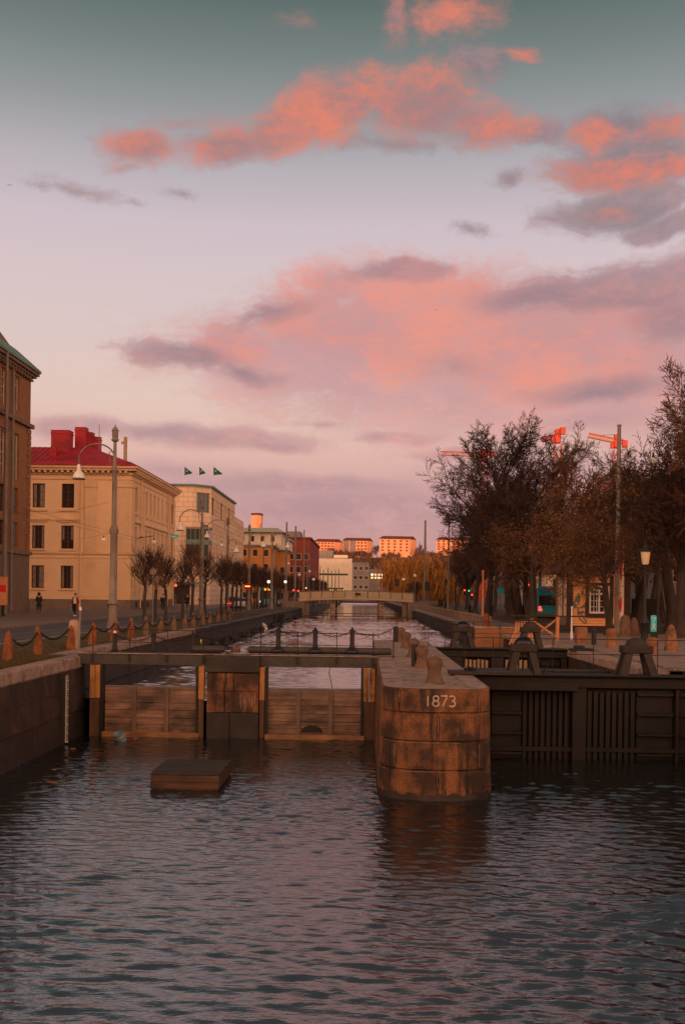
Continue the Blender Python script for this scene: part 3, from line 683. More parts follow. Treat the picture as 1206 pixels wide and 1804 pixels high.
# round timbers lying along the far side of the deck
for a, b, lab in ((337, 394, 'short dark round timber behind the footbridge, left of the gap'), (436, 690, 'long dark round timber carrying iron posts behind the footbridge')):
    xa, xb = at(a, 1150, 33).x, at(b, 1150, 33).x; mb = MB(); mb.tube([(xa, 33.2, .17), (xa+.05, 33.2, .17), (xb-.05, 33.2, .17), (xb, 33.2, .17)], [.08, .12, .12, .08], 12)
    one('round_timber', lab, 'timber', mb, beampaint, ((xa+xb)/2, 33.2, .05), smooth=True)
mb = MB(); mb.lathe([(.15, 0), (.16, .12), (.1, .2), (.02, .22)], (0, 0, 0), 12); o = one('stone_stub', 'low rounded stone stub in the gap between the round timbers', 'stone', mb, bollard_stone, smooth=True); o.location = (at(415, 1150, 33.2).x, 33.2, .07)
CP = []
for k, (px, wh) in enumerate(((210, 'at the left end of the footbridge, white topped'), (277, 'second from the left along the footbridge'), (340, 'third from the left along the footbridge'), (490, 'left of the three on the long round timber'),
                              (555, 'middle of the three on the long round timber'), (620, 'right of the three on the long round timber'))):
    x = at(px, 1130, 33.2).x; z = .08 if px < 400 else .22
    t = thing('chain_post', 'black iron chain post with pointed finial, '+wh, 'post', (x, 33.2 if px > 300 else 32.6, z), 'iron chain posts along the footbridge')
    hh = .68 if px > 400 else .62
    mb = chain_post(hh).xf(Matrix.Translation(t.location)); part('shaft', mb, iron, t, smooth=True)
    mb = MB(); mb.lathe([(.26, -.09), (.24, -.02), (.15, .03), (.10, .07)], (0, 0, 0), 12).xf(Matrix.Translation(t.location)); part('foot', mb, iron, t, smooth=True)
    if px == 210: mb = MB().lathe([(.05, hh-.02), (.05, hh+.03), (.01, hh+.06)], n=10).xf(Matrix.Translation(t.location)); part('cap', mb, white_paint, t)
    CP.append(Vector((x, t.location.y, z+hh-.06)))
def chain(a, b, sag, m=iron, r=.016, links=True):
    """chain of oval links hanging between two points"""
    mb = MB(); a, b = Vector(a), Vector(b); n = max(8, int((b-a).length/.085))
    P = [a.lerp(b, t)-Vector((0, 0, sag*4*t*(1-t))) for t in np.linspace(0, 1, n+1)]
    for k in range(n):
        c = (P[k]+P[k+1])/2; d = (P[k+1]-P[k]); l = d.length; d.normalize(); s = d.cross(Vector((0, 0, 1))).normalized()
        if k % 2: s = d.cross(s)
        ring = [c+d*(l*.66*math.cos(q))+s*(r*1.9*math.sin(q)) for q in np.linspace(0, 2*math.pi, 9)]
        mb.tube(ring, r*.62, 4, cap=False)
    return mb
CP.append(Vector((.99, 33.0, .95)))
for k in range(6):
    a, b = CP[k], CP[k+1]
    lab = 'black chain slung across the footbridge between iron posts, %s span from the left' % ORD[k]
    one('chain', lab, 'chain', chain(a, b, .20 if (b-a).length < 2 else .30), iron, tuple((a+b)/2), 'chains along the footbridge')
# middle pier of the weir
wp = thing('weir_pier', 'square stone pier standing between the two weir openings', 'pier', (-4, YB, ZL))
xl, xr = at(364, 1220, YB-.3).x, at(455, 1220, YB-.3).x
path = straight(xl, YB+2.2, xl, YB-.3, (-1, 0), .6)+straight(xl, YB-.3, xr, YB-.3, (0, -1), .3)+straight(xr, YB-.3, xr, YB+2.2, (1, 0), .6)
L0 = 2.5
mb = MB(); course_wall(mb, path, [(-.97, -.42), (-1.62, -.97)], [[L0+.82], [L0+.54]], .022, .03); mw = MB(); course_wall(mw, path, [(-3.0, -1.62)], [[L0+.7]], .022, .03); part('wet_base', mw, damp_stone, wp); mb.box(xl+.04, xr-.04, YB-.25, YB+2.2, -3, -.3)
part('stone_courses', mb, granite, wp)
mb = MB(); mb.box(xl-.03, xr+.03, YB-.36, YB-.06, -.41, .05, .03); part('cap_stone', mb, damp_stone, wp)
mb = MB()
for x0_ in (.66, .71, .75, .83, .88, .93):
    zt = -1.0-r1.uniform(0, .12); xq = xl+x0_*(xr-xl); ww = r1.uniform(.008, .018); mb.rings([[(xq+o_-ww*f_, YB-.309, z), (xq+o_+ww*f_, YB-.309, z), (xq+o_+ww*f_, YB-.30, z), (xq+o_-ww*f_, YB-.30, z)] for z, o_, f_ in ((zt-r1.uniform(.25, .6), r1.uniform(-.02, .02), .4), (zt-.2, r1.uniform(-.015, .015), 1.2), (zt, 0, .5))])
part_each('drip_stain', mb, granite_top, wp)
# guides and boards
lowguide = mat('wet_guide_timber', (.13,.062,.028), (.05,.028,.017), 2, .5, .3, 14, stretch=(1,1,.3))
def guide(px0, px1, z0, lab, dark_side):
    a, b = at(px0, 1200, YB).x, at(px1, 1200, YB).x
    t = thing('timber_guide', lab, 'timber', ((a+b)/2, YB, ZL), 'upright guides of the weir')
    mb = MB(); n = 2 if px1-px0 > 15 else 1
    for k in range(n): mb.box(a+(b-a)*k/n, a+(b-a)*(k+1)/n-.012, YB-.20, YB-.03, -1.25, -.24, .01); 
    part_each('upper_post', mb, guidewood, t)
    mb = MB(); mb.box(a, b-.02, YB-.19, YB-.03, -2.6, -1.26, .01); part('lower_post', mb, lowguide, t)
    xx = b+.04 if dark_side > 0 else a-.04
    mb = MB(); mb.box(xx-.035, xx+.035, YB-.22, YB+.1, -2.6, -.24); part('steel_channel', mb, iron, t)
guide(161, 180, 0, 'orange timber guide post at the left end of the weir', 1)
guide(351, 362, 0, 'orange timber guide post left of the weir pier', -1)
guide(458, 468, 0, 'orange timber guide post right of the weir pier', 1)
guide(640, 661, 0, 'broad orange timber guide post against the 1873 pier', -1)
battenwood = mat('batten_wood', (.20,.13,.085), (.10,.065,.045), 3, .6, .3, 14, stretch=(1,1,.3))
def boards(px0, px1, bat, lab, hole=None):
    a, b = at(px0, 1250, YB).x, at(px1, 1250, YB).x
    t = thing('weir_boards', lab, 'weir', ((a+b)/2, YB, ZL))
    mb = MB(); z = -2.3; rr = random.Random(px0)
    while z < -.90:
        z2 = min(z+rr.uniform(.2, .26), -.90); mb.box(a, b, YB+rr.uniform(-.015, .0), YB+.11, z, z2-.014); z = z2
    part('planks', mb, wetwood, t)
    mb = MB(); mb.box(a, b, YB-.03, YB+.13, -.90, -.875); part('top_edge', mb, galv, t)
    mb = MB()
    for px in bat: x = at(px, 1250, YB).x; mb.box(x-.065, x+.065, YB-.075, YB-.017, -2.3, -.905)
    part_each('batten', mb, battenwood, t)
    mb = MB(); 
    for k in range(3):
        x = a+(b-a)*(k*.28+.2)
        for q in range(8): mb = MB().lathe([(.012, 0), (.008, .006)], (0, 0, 0), 6).xf(Matrix.Translation((x, YB-.017, -1-q*.15)) @ Matrix.Rotation(R(90), 4, 'X')); part('bolt', mb, galv, t)
    mb = MB(); mb.box(a-.05, b+.05, YB-.26, YB-.02, -2.6, -2.27, .03); part('sill', mb, sillwood, t)
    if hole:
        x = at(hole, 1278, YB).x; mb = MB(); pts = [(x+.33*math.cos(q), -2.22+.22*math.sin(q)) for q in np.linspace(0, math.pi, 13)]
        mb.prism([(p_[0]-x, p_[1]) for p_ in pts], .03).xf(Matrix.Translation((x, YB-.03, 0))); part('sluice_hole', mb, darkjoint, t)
boards(185, 351, (237, 294), 'left wall of wet horizontal weir boards below the footbridge')
boards(470, 640, (525, 582), 'right wall of wet weir boards with a dark arched sluice hole', 549)
mb = MB(); q = [at(581, 1173, 33), at(579.5, 1185, 33.0), at(582, 1197, 33), at(585, 1212, 33)]; mb.tube(q, .012, 6)
one('hanging_rope', 'dark rope end hanging below the footbridge in the right opening', 'rope', mb, rail, tuple(q[0]))

# ---------------------------------------------------------------- lock gates
def trestle(loc, h, wd, lab, capm, rz=0):
    t = thing('winch_trestle', lab, 'winch', (0, 0, 0), 'timber winch trestles on the lock gates')
    for sx_ in (-1, 1):
        for sy_ in (-1, 1):
            m_ = MB(); b_ = Vector((sx_*wd*.5, sy_*.30, 0)); tp = Vector((sx_*wd*.30, sy_*.16, h*.60)); w_ = wd*.125
            m_.rings([[(c.x+a*w_, c.y+b*.09, c.z) for a, b in ((-1, -1), (1, -1), (1, 1), (-1, 1))] for c in (b_, tp)]); part('leg', m_, dwood, t)
    m_ = MB().box(-wd*.5, wd*.5, -.26, .26, h*.60, h*.82, .03); part('head_beam', m_, dwood, t)
    m_ = MB(); m_.lathe([(wd*.36, 0), (wd*.36, .05), (wd*.31, .12), (wd*.2, .19), (.02, .22)], (0, 0, h*.82), 20, 1, .8); part('winch_cap', m_, capm, t, smooth=True)
    m_ = MB().tube([(0, -.27, h*.7), (0, .27, h*.7)], .05, 10); part('shaft', m_, iron, t)
    t.location = loc; t.rotation_euler.z = rz
    return t
def lock_gate(Y, x0, x1, ztop, zbot, lab, spans, frontm, rails=True):
    t = thing('lock_gate', lab, 'lock gate', ((x0+x1)/2, Y, zbot))
    mb = MB(); mb.box(x0, x1, Y-.05, Y+.45, ztop-.32, ztop, .02); mb.box(x0, x1, Y-.22, Y+.5, ztop+.002, ztop+.05, .01); part('top_beam', mb, gatewood, t)
    mb = MB(); mb.box(x0, x1, Y+.22, Y+.4, zbot, ztop-.33); part('back_planking', mb, darkjoint, t)
    mb = MB(); posts = []
    mb2 = MB(); pans = []
    for kind, a, b in spans:
        if kind == 'post': mb.box(a, b, Y-.10, Y+.2, zbot, ztop-.325, .015)
        elif kind == 'slats':
            n = max(2, int((b-a)/.155)); 
            for k in range(n): xx = a+(b-a)*k/n; mb2.box(xx+.02, xx+(b-a)/n-.035, Y+.03, Y+.12, zbot, ztop-.40-.02*(k % 3), .008)
        else:
            mb3 = MB(); pans.append(mb3)
            mb3.box(a, b, Y+.12, Y+.21, zbot, ztop-.34)
            for z in np.arange(zbot+.4, ztop-.4, .55): mb3.box(a, b, Y-.02, Y+.12, z, z+.07)
    part_each('post', mb, gatewood, t); part_each('slat', mb2, frontm, t)
    for q_ in pans: part('panel', q_, gatewood, t)
    mb = MB(); mb.box(x0, x1, Y-.02, Y+.03, zbot+.5, zbot+.62); part('cross_rail', mb, gatewood, t)
    return t
Yg = 28.0
X = lambda px, Y=Yg: at(px, 1280, Y).x
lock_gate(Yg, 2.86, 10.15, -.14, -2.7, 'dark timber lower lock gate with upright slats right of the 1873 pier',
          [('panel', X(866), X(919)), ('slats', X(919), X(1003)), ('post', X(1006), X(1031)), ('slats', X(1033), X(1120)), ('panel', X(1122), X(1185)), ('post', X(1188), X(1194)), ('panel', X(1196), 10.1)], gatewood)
mb = MB(); mb.box(2.87, X(1012), Yg-.45, Yg-.24, -.52, -.28, .02); one('fender_beam', 'dark fender beam bolted across the left leaf of the lower lock gate', 'beam', mb, gatewood, (4.5, Yg-.35, -.4))
trestle((X(921), Yg+.15, -.09), .98, .70, 'timber winch trestle with a shiny round cap near the 1873 pier', ironcap)
trestle((X(1121), Yg+.15, -.09), .98, .82, 'timber winch trestle with a dull cap on the right end of the lower gate', dwood)
Yh = 40.0; X2 = lambda px: at(px, 1170, Yh).x
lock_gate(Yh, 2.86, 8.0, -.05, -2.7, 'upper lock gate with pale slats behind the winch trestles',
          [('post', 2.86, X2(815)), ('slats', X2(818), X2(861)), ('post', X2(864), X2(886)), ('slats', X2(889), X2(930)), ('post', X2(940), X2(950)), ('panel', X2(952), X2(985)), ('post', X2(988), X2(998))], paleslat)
trestle((at(815, 1120, 40).x, 40.15, 0), 1.0, .78, 'winch trestle with black domed cap at the left end of the upper gate', ironcap)
trestle((at(943, 1120, 38.9).x, 40.15, 0), 1.02, .76, 'winch trestle beside the orange slatted walkway on the upper gate', dwood)
mb = MB()
for z in (-.42, -.75): mb.box(2.9, 7.98, 33.0, 33.2, z-.08, z, .01)
mb.box(2.9, 7.98, 33.2, 34.0, -.40, -.36); one('lock_walkway', 'dark timber walkway crossing the middle of the lock chamber', 'walkway', mb, dwood, (5.4, 33.5, -.6))
mb = MB(); mb.quad((2.84, 28.4, -1.6), (8.0, 28.4, -1.6), (8.0, 40.2, -1.6), (2.84, 40.2, -1.6)); struct('lock_water', mb, lower_w)
# thin railings on both gates
def thin_rail(pxs, Y, z0, zs, lab, hook=False):
    t = thing('gate_railing', lab, 'railing', (at(pxs[0], 1150, Y).x, Y, z0))
    xs_ = [at(p_, 1150, Y).x for p_ in pxs]; mb = MB()
    for x in xs_: mb.tube([(x, Y, z0), (x, Y, zs[0])], .012, 6)
    part_each('railing_post', mb, rail, t); mb = MB()
    for z in zs: mb.tube([(xs_[0]-(.3 if hook else 0), Y, z), (xs_[-1], Y, z)], .012, 6)
    if hook: mb.tube([(xs_[0]-.3, Y, zs[0]), (xs_[0]-.4, Y, zs[0]-.05), (xs_[0]-.42, Y, zs[0]-.16)], .012, 6)
    part_each('railing_bar', mb, rail, t)
thin_rail((818, 868, 920, 973, 1045, 1103, 1158, 1215), Yg+.38, -.1, (.86, .44), 'thin black railing along the lower lock gate')
thin_rail((754, 783, 833, 880, 927, 975), 40.5, -.05, (1.0, .55), 'thin black railing along the upper lock gate', True)
# mooring hooks, low plates
mb = MB(); mb.box(-.42, .42, -.3, .3, 0, .10, .02); mb.box(-.25, .1, -.2, .2, .10, .2, .02); o = one('hatch_plate', 'low dark iron hatch on the right lock edge under the white pole', 'hatch', mb, iron); o.location = (8.2, 38.6, .01)
mb = MB(); mb.tube([(0, 0, 0), (.02, 0, .12), (.12, 0, .2), (.05, 0, .3)], .03, 6); o = one('mooring_hook', 'small curved iron hook beside the winch trestle on the lower gate', 'hook', mb, iron); o.location = (X(958), Yg+.2, -.09)
# wooden walkway fence with leaning orange boards
t = thing('board_fence', 'orange slatted board fence leaning over the lock by the kiosk', 'fence', (6.9, 44, 0))
mb = MB()
for k in range(8):
    x = at(907+k*5.0, 1100, 44+k*.25).x; y = 44+k*.28
    mb.rings([[(x+dx+sx_*.055, y+yy-.02, z), (x+dx+.075+sx_*.055, y+yy-.02, z), (x+dx+.075+sx_*.055, y+yy+.02, z), (x+dx+sx_*.055, y+yy+.02, z)] for z, dx, yy, sx_ in ((-.05, -.28, -.05, 0), (.35, -.12, 0, 0), (.6, .0, 0, 0), (.95, 0, 0, 0))])
part_each('board', mb, fence_orange, t)
mb = MB(); mb.tube([(at(905, 1085, 44).x-.05, 43.95, .98), (at(945, 1088, 46.3).x+.1, 46.3, .98)], .045, 6); part('handrail', mb, dwood, t)
t = thing('brace_fence', 'orange timber railing with crossed braces left of the kiosk', 'fence', (8.2, 48, 0))
A, B = at(936, 1120, 48).x, at(981, 1120, 48).x; mb = MB(); mb.tube([(A, 48, .95), (B-.05, 48, .15)], .05, 6); mb.tube([(A+.1, 48.1, .15), (B-.05, 48.1, .95)], .05, 6); mb.box(B-.06, B+.07, 47.9, 48.15, 0, 1.1); mb.box(A-.06, A+.06, 47.9, 48.15, 0, 1.0); part_each('timber', mb, fence_orange, t)
mb = MB(); mb.box(A-1.0, B+1.6, 47.96, 48.08, 1.10, 1.16); part('top_rail', mb, dwood, t)
t = thing('retaining_wall', 'low reddish brick retaining wall beside the gravel path', 'wall', (8, 56, 0)); mb = MB(); a, b = at(832, 1100, 56).x, at(905, 1100, 56).x
mb.box(a, b, 54.6, 55, -1.2, .32); part('wall_face', mb, brown_brick, t); mb = MB(); mb.box(a-.05, b+.05, 54.55, 55.05, .32, .40, .01); part('coping', mb, granite_top, t)
# ================================================================ BUILDINGS
def wall(mb, o, u, Wd, H, ops, rev=.2, mbr=None):
    """flat wall from o along u (unit xy) with real openings (u0,u1,z0,z1) and reveals"""
    n = (u[1], -u[0]); P = lambda a, d, z: (o[0]+u[0]*a+n[0]*d, o[1]+u[1]*a+n[1]*d, o[2]+z)
    us = sorted({0, Wd, *[q for p in ops for q in p[:2]]}); zs = sorted({0, H, *[q for p in ops for q in p[2:4]]})
    for i in range(len(us)-1):
        for j in range(len(zs)-1):
            cu, cz = (us[i]+us[i+1])/2, (zs[j]+zs[j+1])/2
            if any(p[0] < cu < p[1] and p[2] < cz < p[3] for p in ops): continue
            mb.quad(P(us[i], 0, zs[j]), P(us[i+1], 0, zs[j]), P(us[i+1], 0, zs[j+1]), P(us[i], 0, zs[j+1]))
    for a, b, z0, z1 in [p[:4] for p in ops]:
        mb.quad(P(a, 0, z0), P(a, 0, z1), P(a, -rev, z1), P(a, -rev, z0)); mb.quad(P(b, 0, z0), P(b, -rev, z0), P(b, -rev, z1), P(b, 0, z1))
        mb.quad(P(a, 0, z0), P(a, -rev, z0), P(b, -rev, z0), P(b, 0, z0)); mb.quad(P(a, 0, z1), P(b, 0, z1), P(b, -rev, z1), P(a, -rev, z1))
def window(parent, o, u, a, b, z0, z1, rev, fm, gm, bars=(1, 1), fw=.08):
    """frame with glazing bars and its pane, set back in the opening"""
    m = MB(); d = -rev
    m.obox(o, u, a, a+fw, d-.02, d+.06, z0, z1); m.obox(o, u, b-fw, b, d-.02, d+.06, z0, z1)
    m.obox(o, u, a+fw, b-fw, d-.02, d+.06, z0, z0+fw); m.obox(o, u, a+fw, b-fw, d-.02, d+.06, z1-fw, z1)
    for k in range(bars[0]): x = a+(b-a)*(k+1)/(bars[0]+1); m.obox(o, u, x-fw*.4, x+fw*.4, d-.02, d+.05, z0+fw, z1-fw)
    zb_ = [z0+(z1-z0)*(k+1)/(bars[1]+1) for k in range(bars[1])]
    for z in zb_: m.obox(o, u, a+fw, b-fw, d-.018, d+.04, z-fw*.3, z+fw*.3)
    f = part('window', m, fm, parent)
    n = (u[1], -u[0]); P = lambda q, z: (o[0]+u[0]*q+n[0]*(d-.005), o[1]+u[1]*q+n[1]*(d-.005), o[2]+z)
    part('pane', MB().quad(P(a, z0), P(b, z0), P(b, z1), P(a, z1)), gm, f); return f
def hiproof(mb, x0, x1, y0, y1, z0, z1, inset):
    a = [(x0, y0, z0), (x1, y0, z0), (x1, y1, z0), (x0, y1, z0)]; b = [(x0+inset, y0+inset, z1), (x1-inset, y0+inset, z1), (x1-inset, y1-inset, z1), (x0+inset, y1-inset, z1)]
    mb.rings([a, b])

curtain = mat('curtain', (.30,.22,.17), (.20,.15,.12), 3, .9)
# ---- ochre building with the red roof
bx, by, bx0, by1 = -25.0, 109.0, -50.0, 134.0; H = 15.2
oc = thing('ochre_building', 'ochre plastered three storey building with red sheet metal roof and chimneys', 'building', (-32, 112, 0))
zr = [(2.3, 4.75), (6.55, 9.05), (10.95, 13.55)]
fo = (bx0, by, 0); fu = (1, 0); so = (bx, by, 0); su = (0, 1)
fx = [at(px, 950, by).x-bx0 for px in (15, 67, 118.5)]
fops = [(x-.68, x+.68, a, b) for x in fx for a, b in zr]
sy_ = [25*F/(644-px)-by for px in (235.5, 241, 259, 266.3, 273, 280, 287, 294, 301.5, 304.5)]
sops = [(y-.48, y+.48, a, b) for y in sy_ for a, b in [(2.3, 4.75), (6.45, 9.15), (10.8, 13.5)]]
mb = MB(); wall(mb, fo, fu, bx-bx0, H, fops, .28); wall(mb, so, su, by1-by, H, sops, .30); part('wall', mb, ochre, oc)
mb = MB(); mb.quad((bx0, by1, 0), (bx, by1, 0), (bx, by1, H), (bx0, by1, H)); part('rear_wall', mb, ochre, oc)
for k, (a, b, z0, z1) in enumerate(fops):
    f_ = window(oc, fo, fu, a, b, z0, z1, .22, winframe, glass_dark, (1, 2))
    if k in (4, 6, 7, 5, 3):
        m_ = MB(); h0 = z0+.1 if k != 7 else z0+1.0
        for a_, b_ in (((.1, .42), (.80, 1.26)) if k in (3, 5) else ((.1, .30), (1.02, 1.26))): m_.obox(fo, fu, a+a_, a+b_, -.222, -.216, h0, z1-.1)
        part_each('curtain', m_, curtain, f_)
for a, b, z0, z1 in sops: window(oc, so, su, a, b, z0, z1, .24, winframe, glass_dark, (0, 2))
mb = MB(); mb.obox(fo, fu, 0, bx-bx0+.12, 0, .12, 0, 1.15); mb.obox(so, su, -.0, by1-by, 0, .12, 0, 1.15); part_each('plinth', mb, plinth, oc)
mb = MB()
for z, d, h in ((6.02, .16, .20), (5.55, .06, .12), (10.05, .07, .14), (9.85, .12, .1), (14.0, .08, .15)):
    if z in (10.05, 9.85): continue
    mb.obox(fo, fu, 0, bx-bx0+d, .002, d, z, z+h); mb.obox(so, su, -.0, by1-by, .002, d, z, z+h)
part_each('string_course', mb, ochre_trim, oc)
mb = MB()
for k in range(10): z = 1.5+k*.4; mb.obox(fo, fu, fx[-1]+1.2, bx-bx0+.02, .001, .035, z, z+.36); mb.obox(so, su, 0.0, 2.9, .001, .035, z, z+.36) if k < 2 else None
part('rusticated_courses', mb, ochre, oc)
mb = MB()
for x in fx:
    mb.obox(fo, fu, x-1.15, x+1.15, .003, .22, 9.62, 9.78); mb.obox(fo, fu, x-.95, x+.95, .003, .12, 9.42, 9.62)
    mb.obox(fo, fu, x-1.0, x+1.0, .003, .14, 10.58, 10.80); mb.obox(fo, fu, x-.85, x+.85, .003, .12, 2.08, 2.24)
    mb.obox(fo, fu, x-.9, x+.9, .003, .16, 6.34, 6.48)
mb.obox(so, su, 1.2, 4.6, .003, .2, 9.55, 9.72); mb.obox(so, su, sy_[2]-1, sy_[7]+1, .003, .2, 9.55, 9.72); mb.obox(so, su, sy_[8]-1, sy_[9]+.9, .003, .2, 9.55, 9.72)
for y in sy_: mb.obox(so, su, y-.62, y+.62, .003, .14, 10.42, 10.7); mb.obox(so, su, y-.6, y+.6, .003, .12, 6.2, 6.4)
part('window_hood', mb, ochre_trim, oc)
for o_, u_, us in ((fo, fu, (fx[-1]+1.9, bx-bx0-1.35)), (so, su, (.02, 4.9, sy_[8]-1.7, by1-by-1.2))):
    for x in us:
        mb = MB(); mb.obox(o_, u_, x, x+1.2, .004, .13, 6.25, 13.2); mb.obox(o_, u_, x-.12, x+1.32, .005, .20, 13.2, 13.36); mb.obox(o_, u_, x-.05, x+1.25, .005, .17, 13.36, 13.9); part('pilaster', mb, ochre_trim, oc)
mb = MB()
for z0, z1, d in ((14.55, 14.75, .18), (14.95, 15.2, .62), (15.2, 15.42, .78)): mb.box(bx0-d, bx+d, by-d, by1+d, z0, z1)
part('cornice', mb, ochre_trim, oc)
mb = MB()
for k in range(int((bx-bx0)/.62)): mb.obox(fo, fu, .2+k*.62, .2+k*.62+.26, .18, .56, 14.72, 14.95)
for k in range(int((by1-by)/.62)): mb.obox(so, su, .2+k*.62, .2+k*.62+.26, .18, .56, 14.72, 14.95)
part('dentils', mb, ochre_trim, oc)
rf = MB(); rf.box(bx0-.82, bx+.82, by-.82, by1+.82, 15.422, 15.50); 
rf.rings([[(bx0-.8, by-.8, 15.5), (bx+.8, by-.8, 15.5), (bx+.8, by1+.8, 15.5), (bx0-.8, by1+.8, 15.5)], [(bx0-.1, by+.2, 16.0), (bx-.2, by+.2, 16.0), (bx-.2, by1-.2, 16.0), (bx0-.1, by1-.2, 16.0)]])
rf.rings([[(bx0, by+.3, 16.0), (bx-.3, by+.3, 16.0), (bx-.3, by1-.3, 16.0), (bx0, by1-.3, 16.0)], [(bx0+2, by+6.0, 18.3), (bx-6.0, by+6.0, 18.3), (bx-6.0, by1-6.0, 18.3), (bx0+2, by1-6.0, 18.3)]])
roof = part('roof', rf, redroof, oc)
mb = MB()
for k in range(44): x = bx0+k*.6; mb.rings([[(x, by+.28, 16.0), (x+.03, by+.28, 16.0), (x+.03, by+.28, 16.05), (x, by+.28, 16.05)], [(x, by+5.98, 18.3), (x+.03, by+5.98, 18.3), (x+.03, by+5.98, 18.36), (x, by+5.98, 18.36)]]) if x < bx-6 else None
part('standing_seam', mb, redroof, roof)
def chim(px0, px1, py0, Y, zb, dp=1.2):
    a, b = at(px0, py0, Y), at(px1, py0, Y); m = MB(); m.box(a.x, b.x, Y, Y+dp, zb, a.z); m.box(a.x-.06, b.x+.06, Y-.06, Y+dp+.06, a.z-.35, a.z-.22); m.box(a.x-.04, b.x+.04, Y-.04, Y+dp+.04, a.z, a.z+.06); part('chimney', m, redroof, roof)
chim(90, 122, 758, by+4.5, 17, 1.6); chim(132, 151, 753, by+7, 17.5); chim(151, 162, 762, by+8, 17.5); chim(162, 176, 770, by+9, 17.5, .8); chim(86, 99, 789, by+2.5, 16.3, .5)
p0 = at(175, 748, by+8); mb = MB(); mb.tube([(p0.x, by+8, 17.5), (p0.x, by+8, p0.z)], .04, 5); part('aerial', mb, galv, roof)
p0 = at(221, 770, by+5); mb = MB(); mb.box(p0.x-.16, p0.x+.16, by+4.8, by+5.2, 16.2, p0.z); mb.box(p0.x-.45, p0.x-.1, by+4.9, by+5, p0.z-.8, p0.z-.5); part('vent_pipe', mb, pale_stone, roof)
mb = MB(); px_ = at(143.5, 900, by).x
for x, y in ((px_, by-.16), ): mb.tube([(x, y, .3), (x, y, 14.6)], .08, 6)
for y in (by+4.4, sy_[8]+by-2.2, by1-1.0): mb.tube([(bx+.16, y, .3), (bx+.16, y, 14.6)], .08, 6)
part_each('downpipe', mb, ochre_trim, oc)
mb = MB()
for k in range(4): mb.box(px_+3+k*1.0, px_+3.5+k*1.0, by-.14, by-.02, .25, .85) if k < 1 else None
for y in (2, 5, 8, 12, 16, 20): mb.obox(so, su, y, y+1.1, .0, .135, .3, .95)
part_each('cellar_grille', mb, house_dark, oc)

# ---- brown brick building at the left edge
BX, BY = -30.2, 91.5
bb = thing('brick_building', 'tall brown brick building with green copper eaves at the left edge', 'building', (-33, 88, 0))
Z = lambda py, Y=90.0: 2+(1041-py)*Y/F
o_ = (BX, 55.0, 0); u_ = (0, 1); Lw = BY-55
ys_ = [29.6*F/(640-px)-55 for px in (6, 34)]; gap = 4.6
wy = [ys_[1]-k*3.3 for k in range(9)]
bops = []
for y in wy:
    if y < .8: continue
    bops += [(y-.6, y+.6, 17.6, 20.6), (y-.65, y+.65, 11.6, 15.6), (y-.6, y+.6, 8.6, 10.9), (y-.6, y+.6, 5.8, 7.9), (y-.55, y+.55, 2.0, 4.0)]
HB = 21.4
mb = MB(); wall(mb, o_, u_, Lw, HB, bops, .3); mb.quad((BX, BY, 0), (-55, BY, 0), (-55, BY, HB), (BX, BY, HB)); mb.quad((-55, 55, 0), (BX, 55, 0), (BX, 55, HB), (-55, 55, HB)); part('wall', mb, brown_brick, bb)
for a, b, z0, z1 in bops: window(bb, o_, u_, a, b, z0, z1, .25, winframe_pale if z0 > 11 else winframe, glass_dark, (1, 3))
mb = MB(); mb.obox(o_, u_, 0, Lw+.12, .004, .12, 0, 1.1); part('base_block', mb, brown_stone, bb)
mb = MB(); mb.obox(o_, u_, 0, Lw+.05, .003, .05, 1.1, 5.2); part('ground_floor_stone', mb, brown_stone, bb)
mb = MB()
for z, d, h in ((5.2, .25, .3), (16.6, .30, .35), (20.85, .18, .2)): mb.obox(o_, u_, 0, Lw+d, .004, d, z, z+h)
part_each('string_course', mb, brown_stone, bb)
mb = MB()
for k in range(22): z = 5.55+k*.5; w_ = .9 if k % 2 else .6; mb.obox(o_, u_, Lw-w_, Lw+.07, .005, .08, z, z+.44)
part('quoins', mb, brown_brick, bb)
mb = MB(); mb.box(-56, BX+.6, 54, BY+.6, HB, HB+.28); mb.box(-56, BX+.4, 54.4, BY+.4, HB-.22, HB-.001); part('eaves', mb, brown_stone, bb)
mb = MB()
for k in range(int(Lw/.75)): mb.obox(o_, u_, k*.75, k*.75+.32, .01, .36, HB-.5, HB-.221)
part('eaves_bracket', mb, brown_stone, bb)
mb = MB(); mb.rings([[(-56, 53.9, HB+.282), (BX+.72, 53.9, HB+.282), (BX+.72, BY+.72, HB+.282), (-56, BY+.72, HB+.282)], [(-56, 53.9, HB+.5), (BX+.72, 53.9, HB+.5), (BX+.72, BY+.72, HB+.5), (-56, BY+.72, HB+.5)],
    [(-55, 55, HB+2.1), (BX-1.0, 55, HB+2.1), (BX-1.0, BY-1.0, HB+2.1), (-55, BY-1.0, HB+2.1)]]); part('copper_eaves', mb, copper, bb)
mb = MB(); mb.rings([[(-55, 56, HB+2.0), (BX-1.2, 56, HB+2.0), (BX-1.2, BY-1.2, HB+2.0), (-55, BY-1.2, HB+2.0)], [(-55, 58, HB+4.4), (BX-2.6, 58, HB+4.4), (BX-2.6, BY-3.4, HB+4.4), (-55, BY-3.4, HB+4.4)], [(-50, 62, HB+7), (BX-6, 62, HB+7), (BX-6, BY-7.6, HB+7), (-50, BY-7.6, HB+7)]]); part('roof', mb, brown_stone, bb)
mb = MB()
for px in (22.5,): y = 29.6*F/(640-px); mb.tube([(BX+.25, y, .3), (BX+.25, y, 20.8)], .10, 6)
part_each('downpipe', mb, galv, bb)

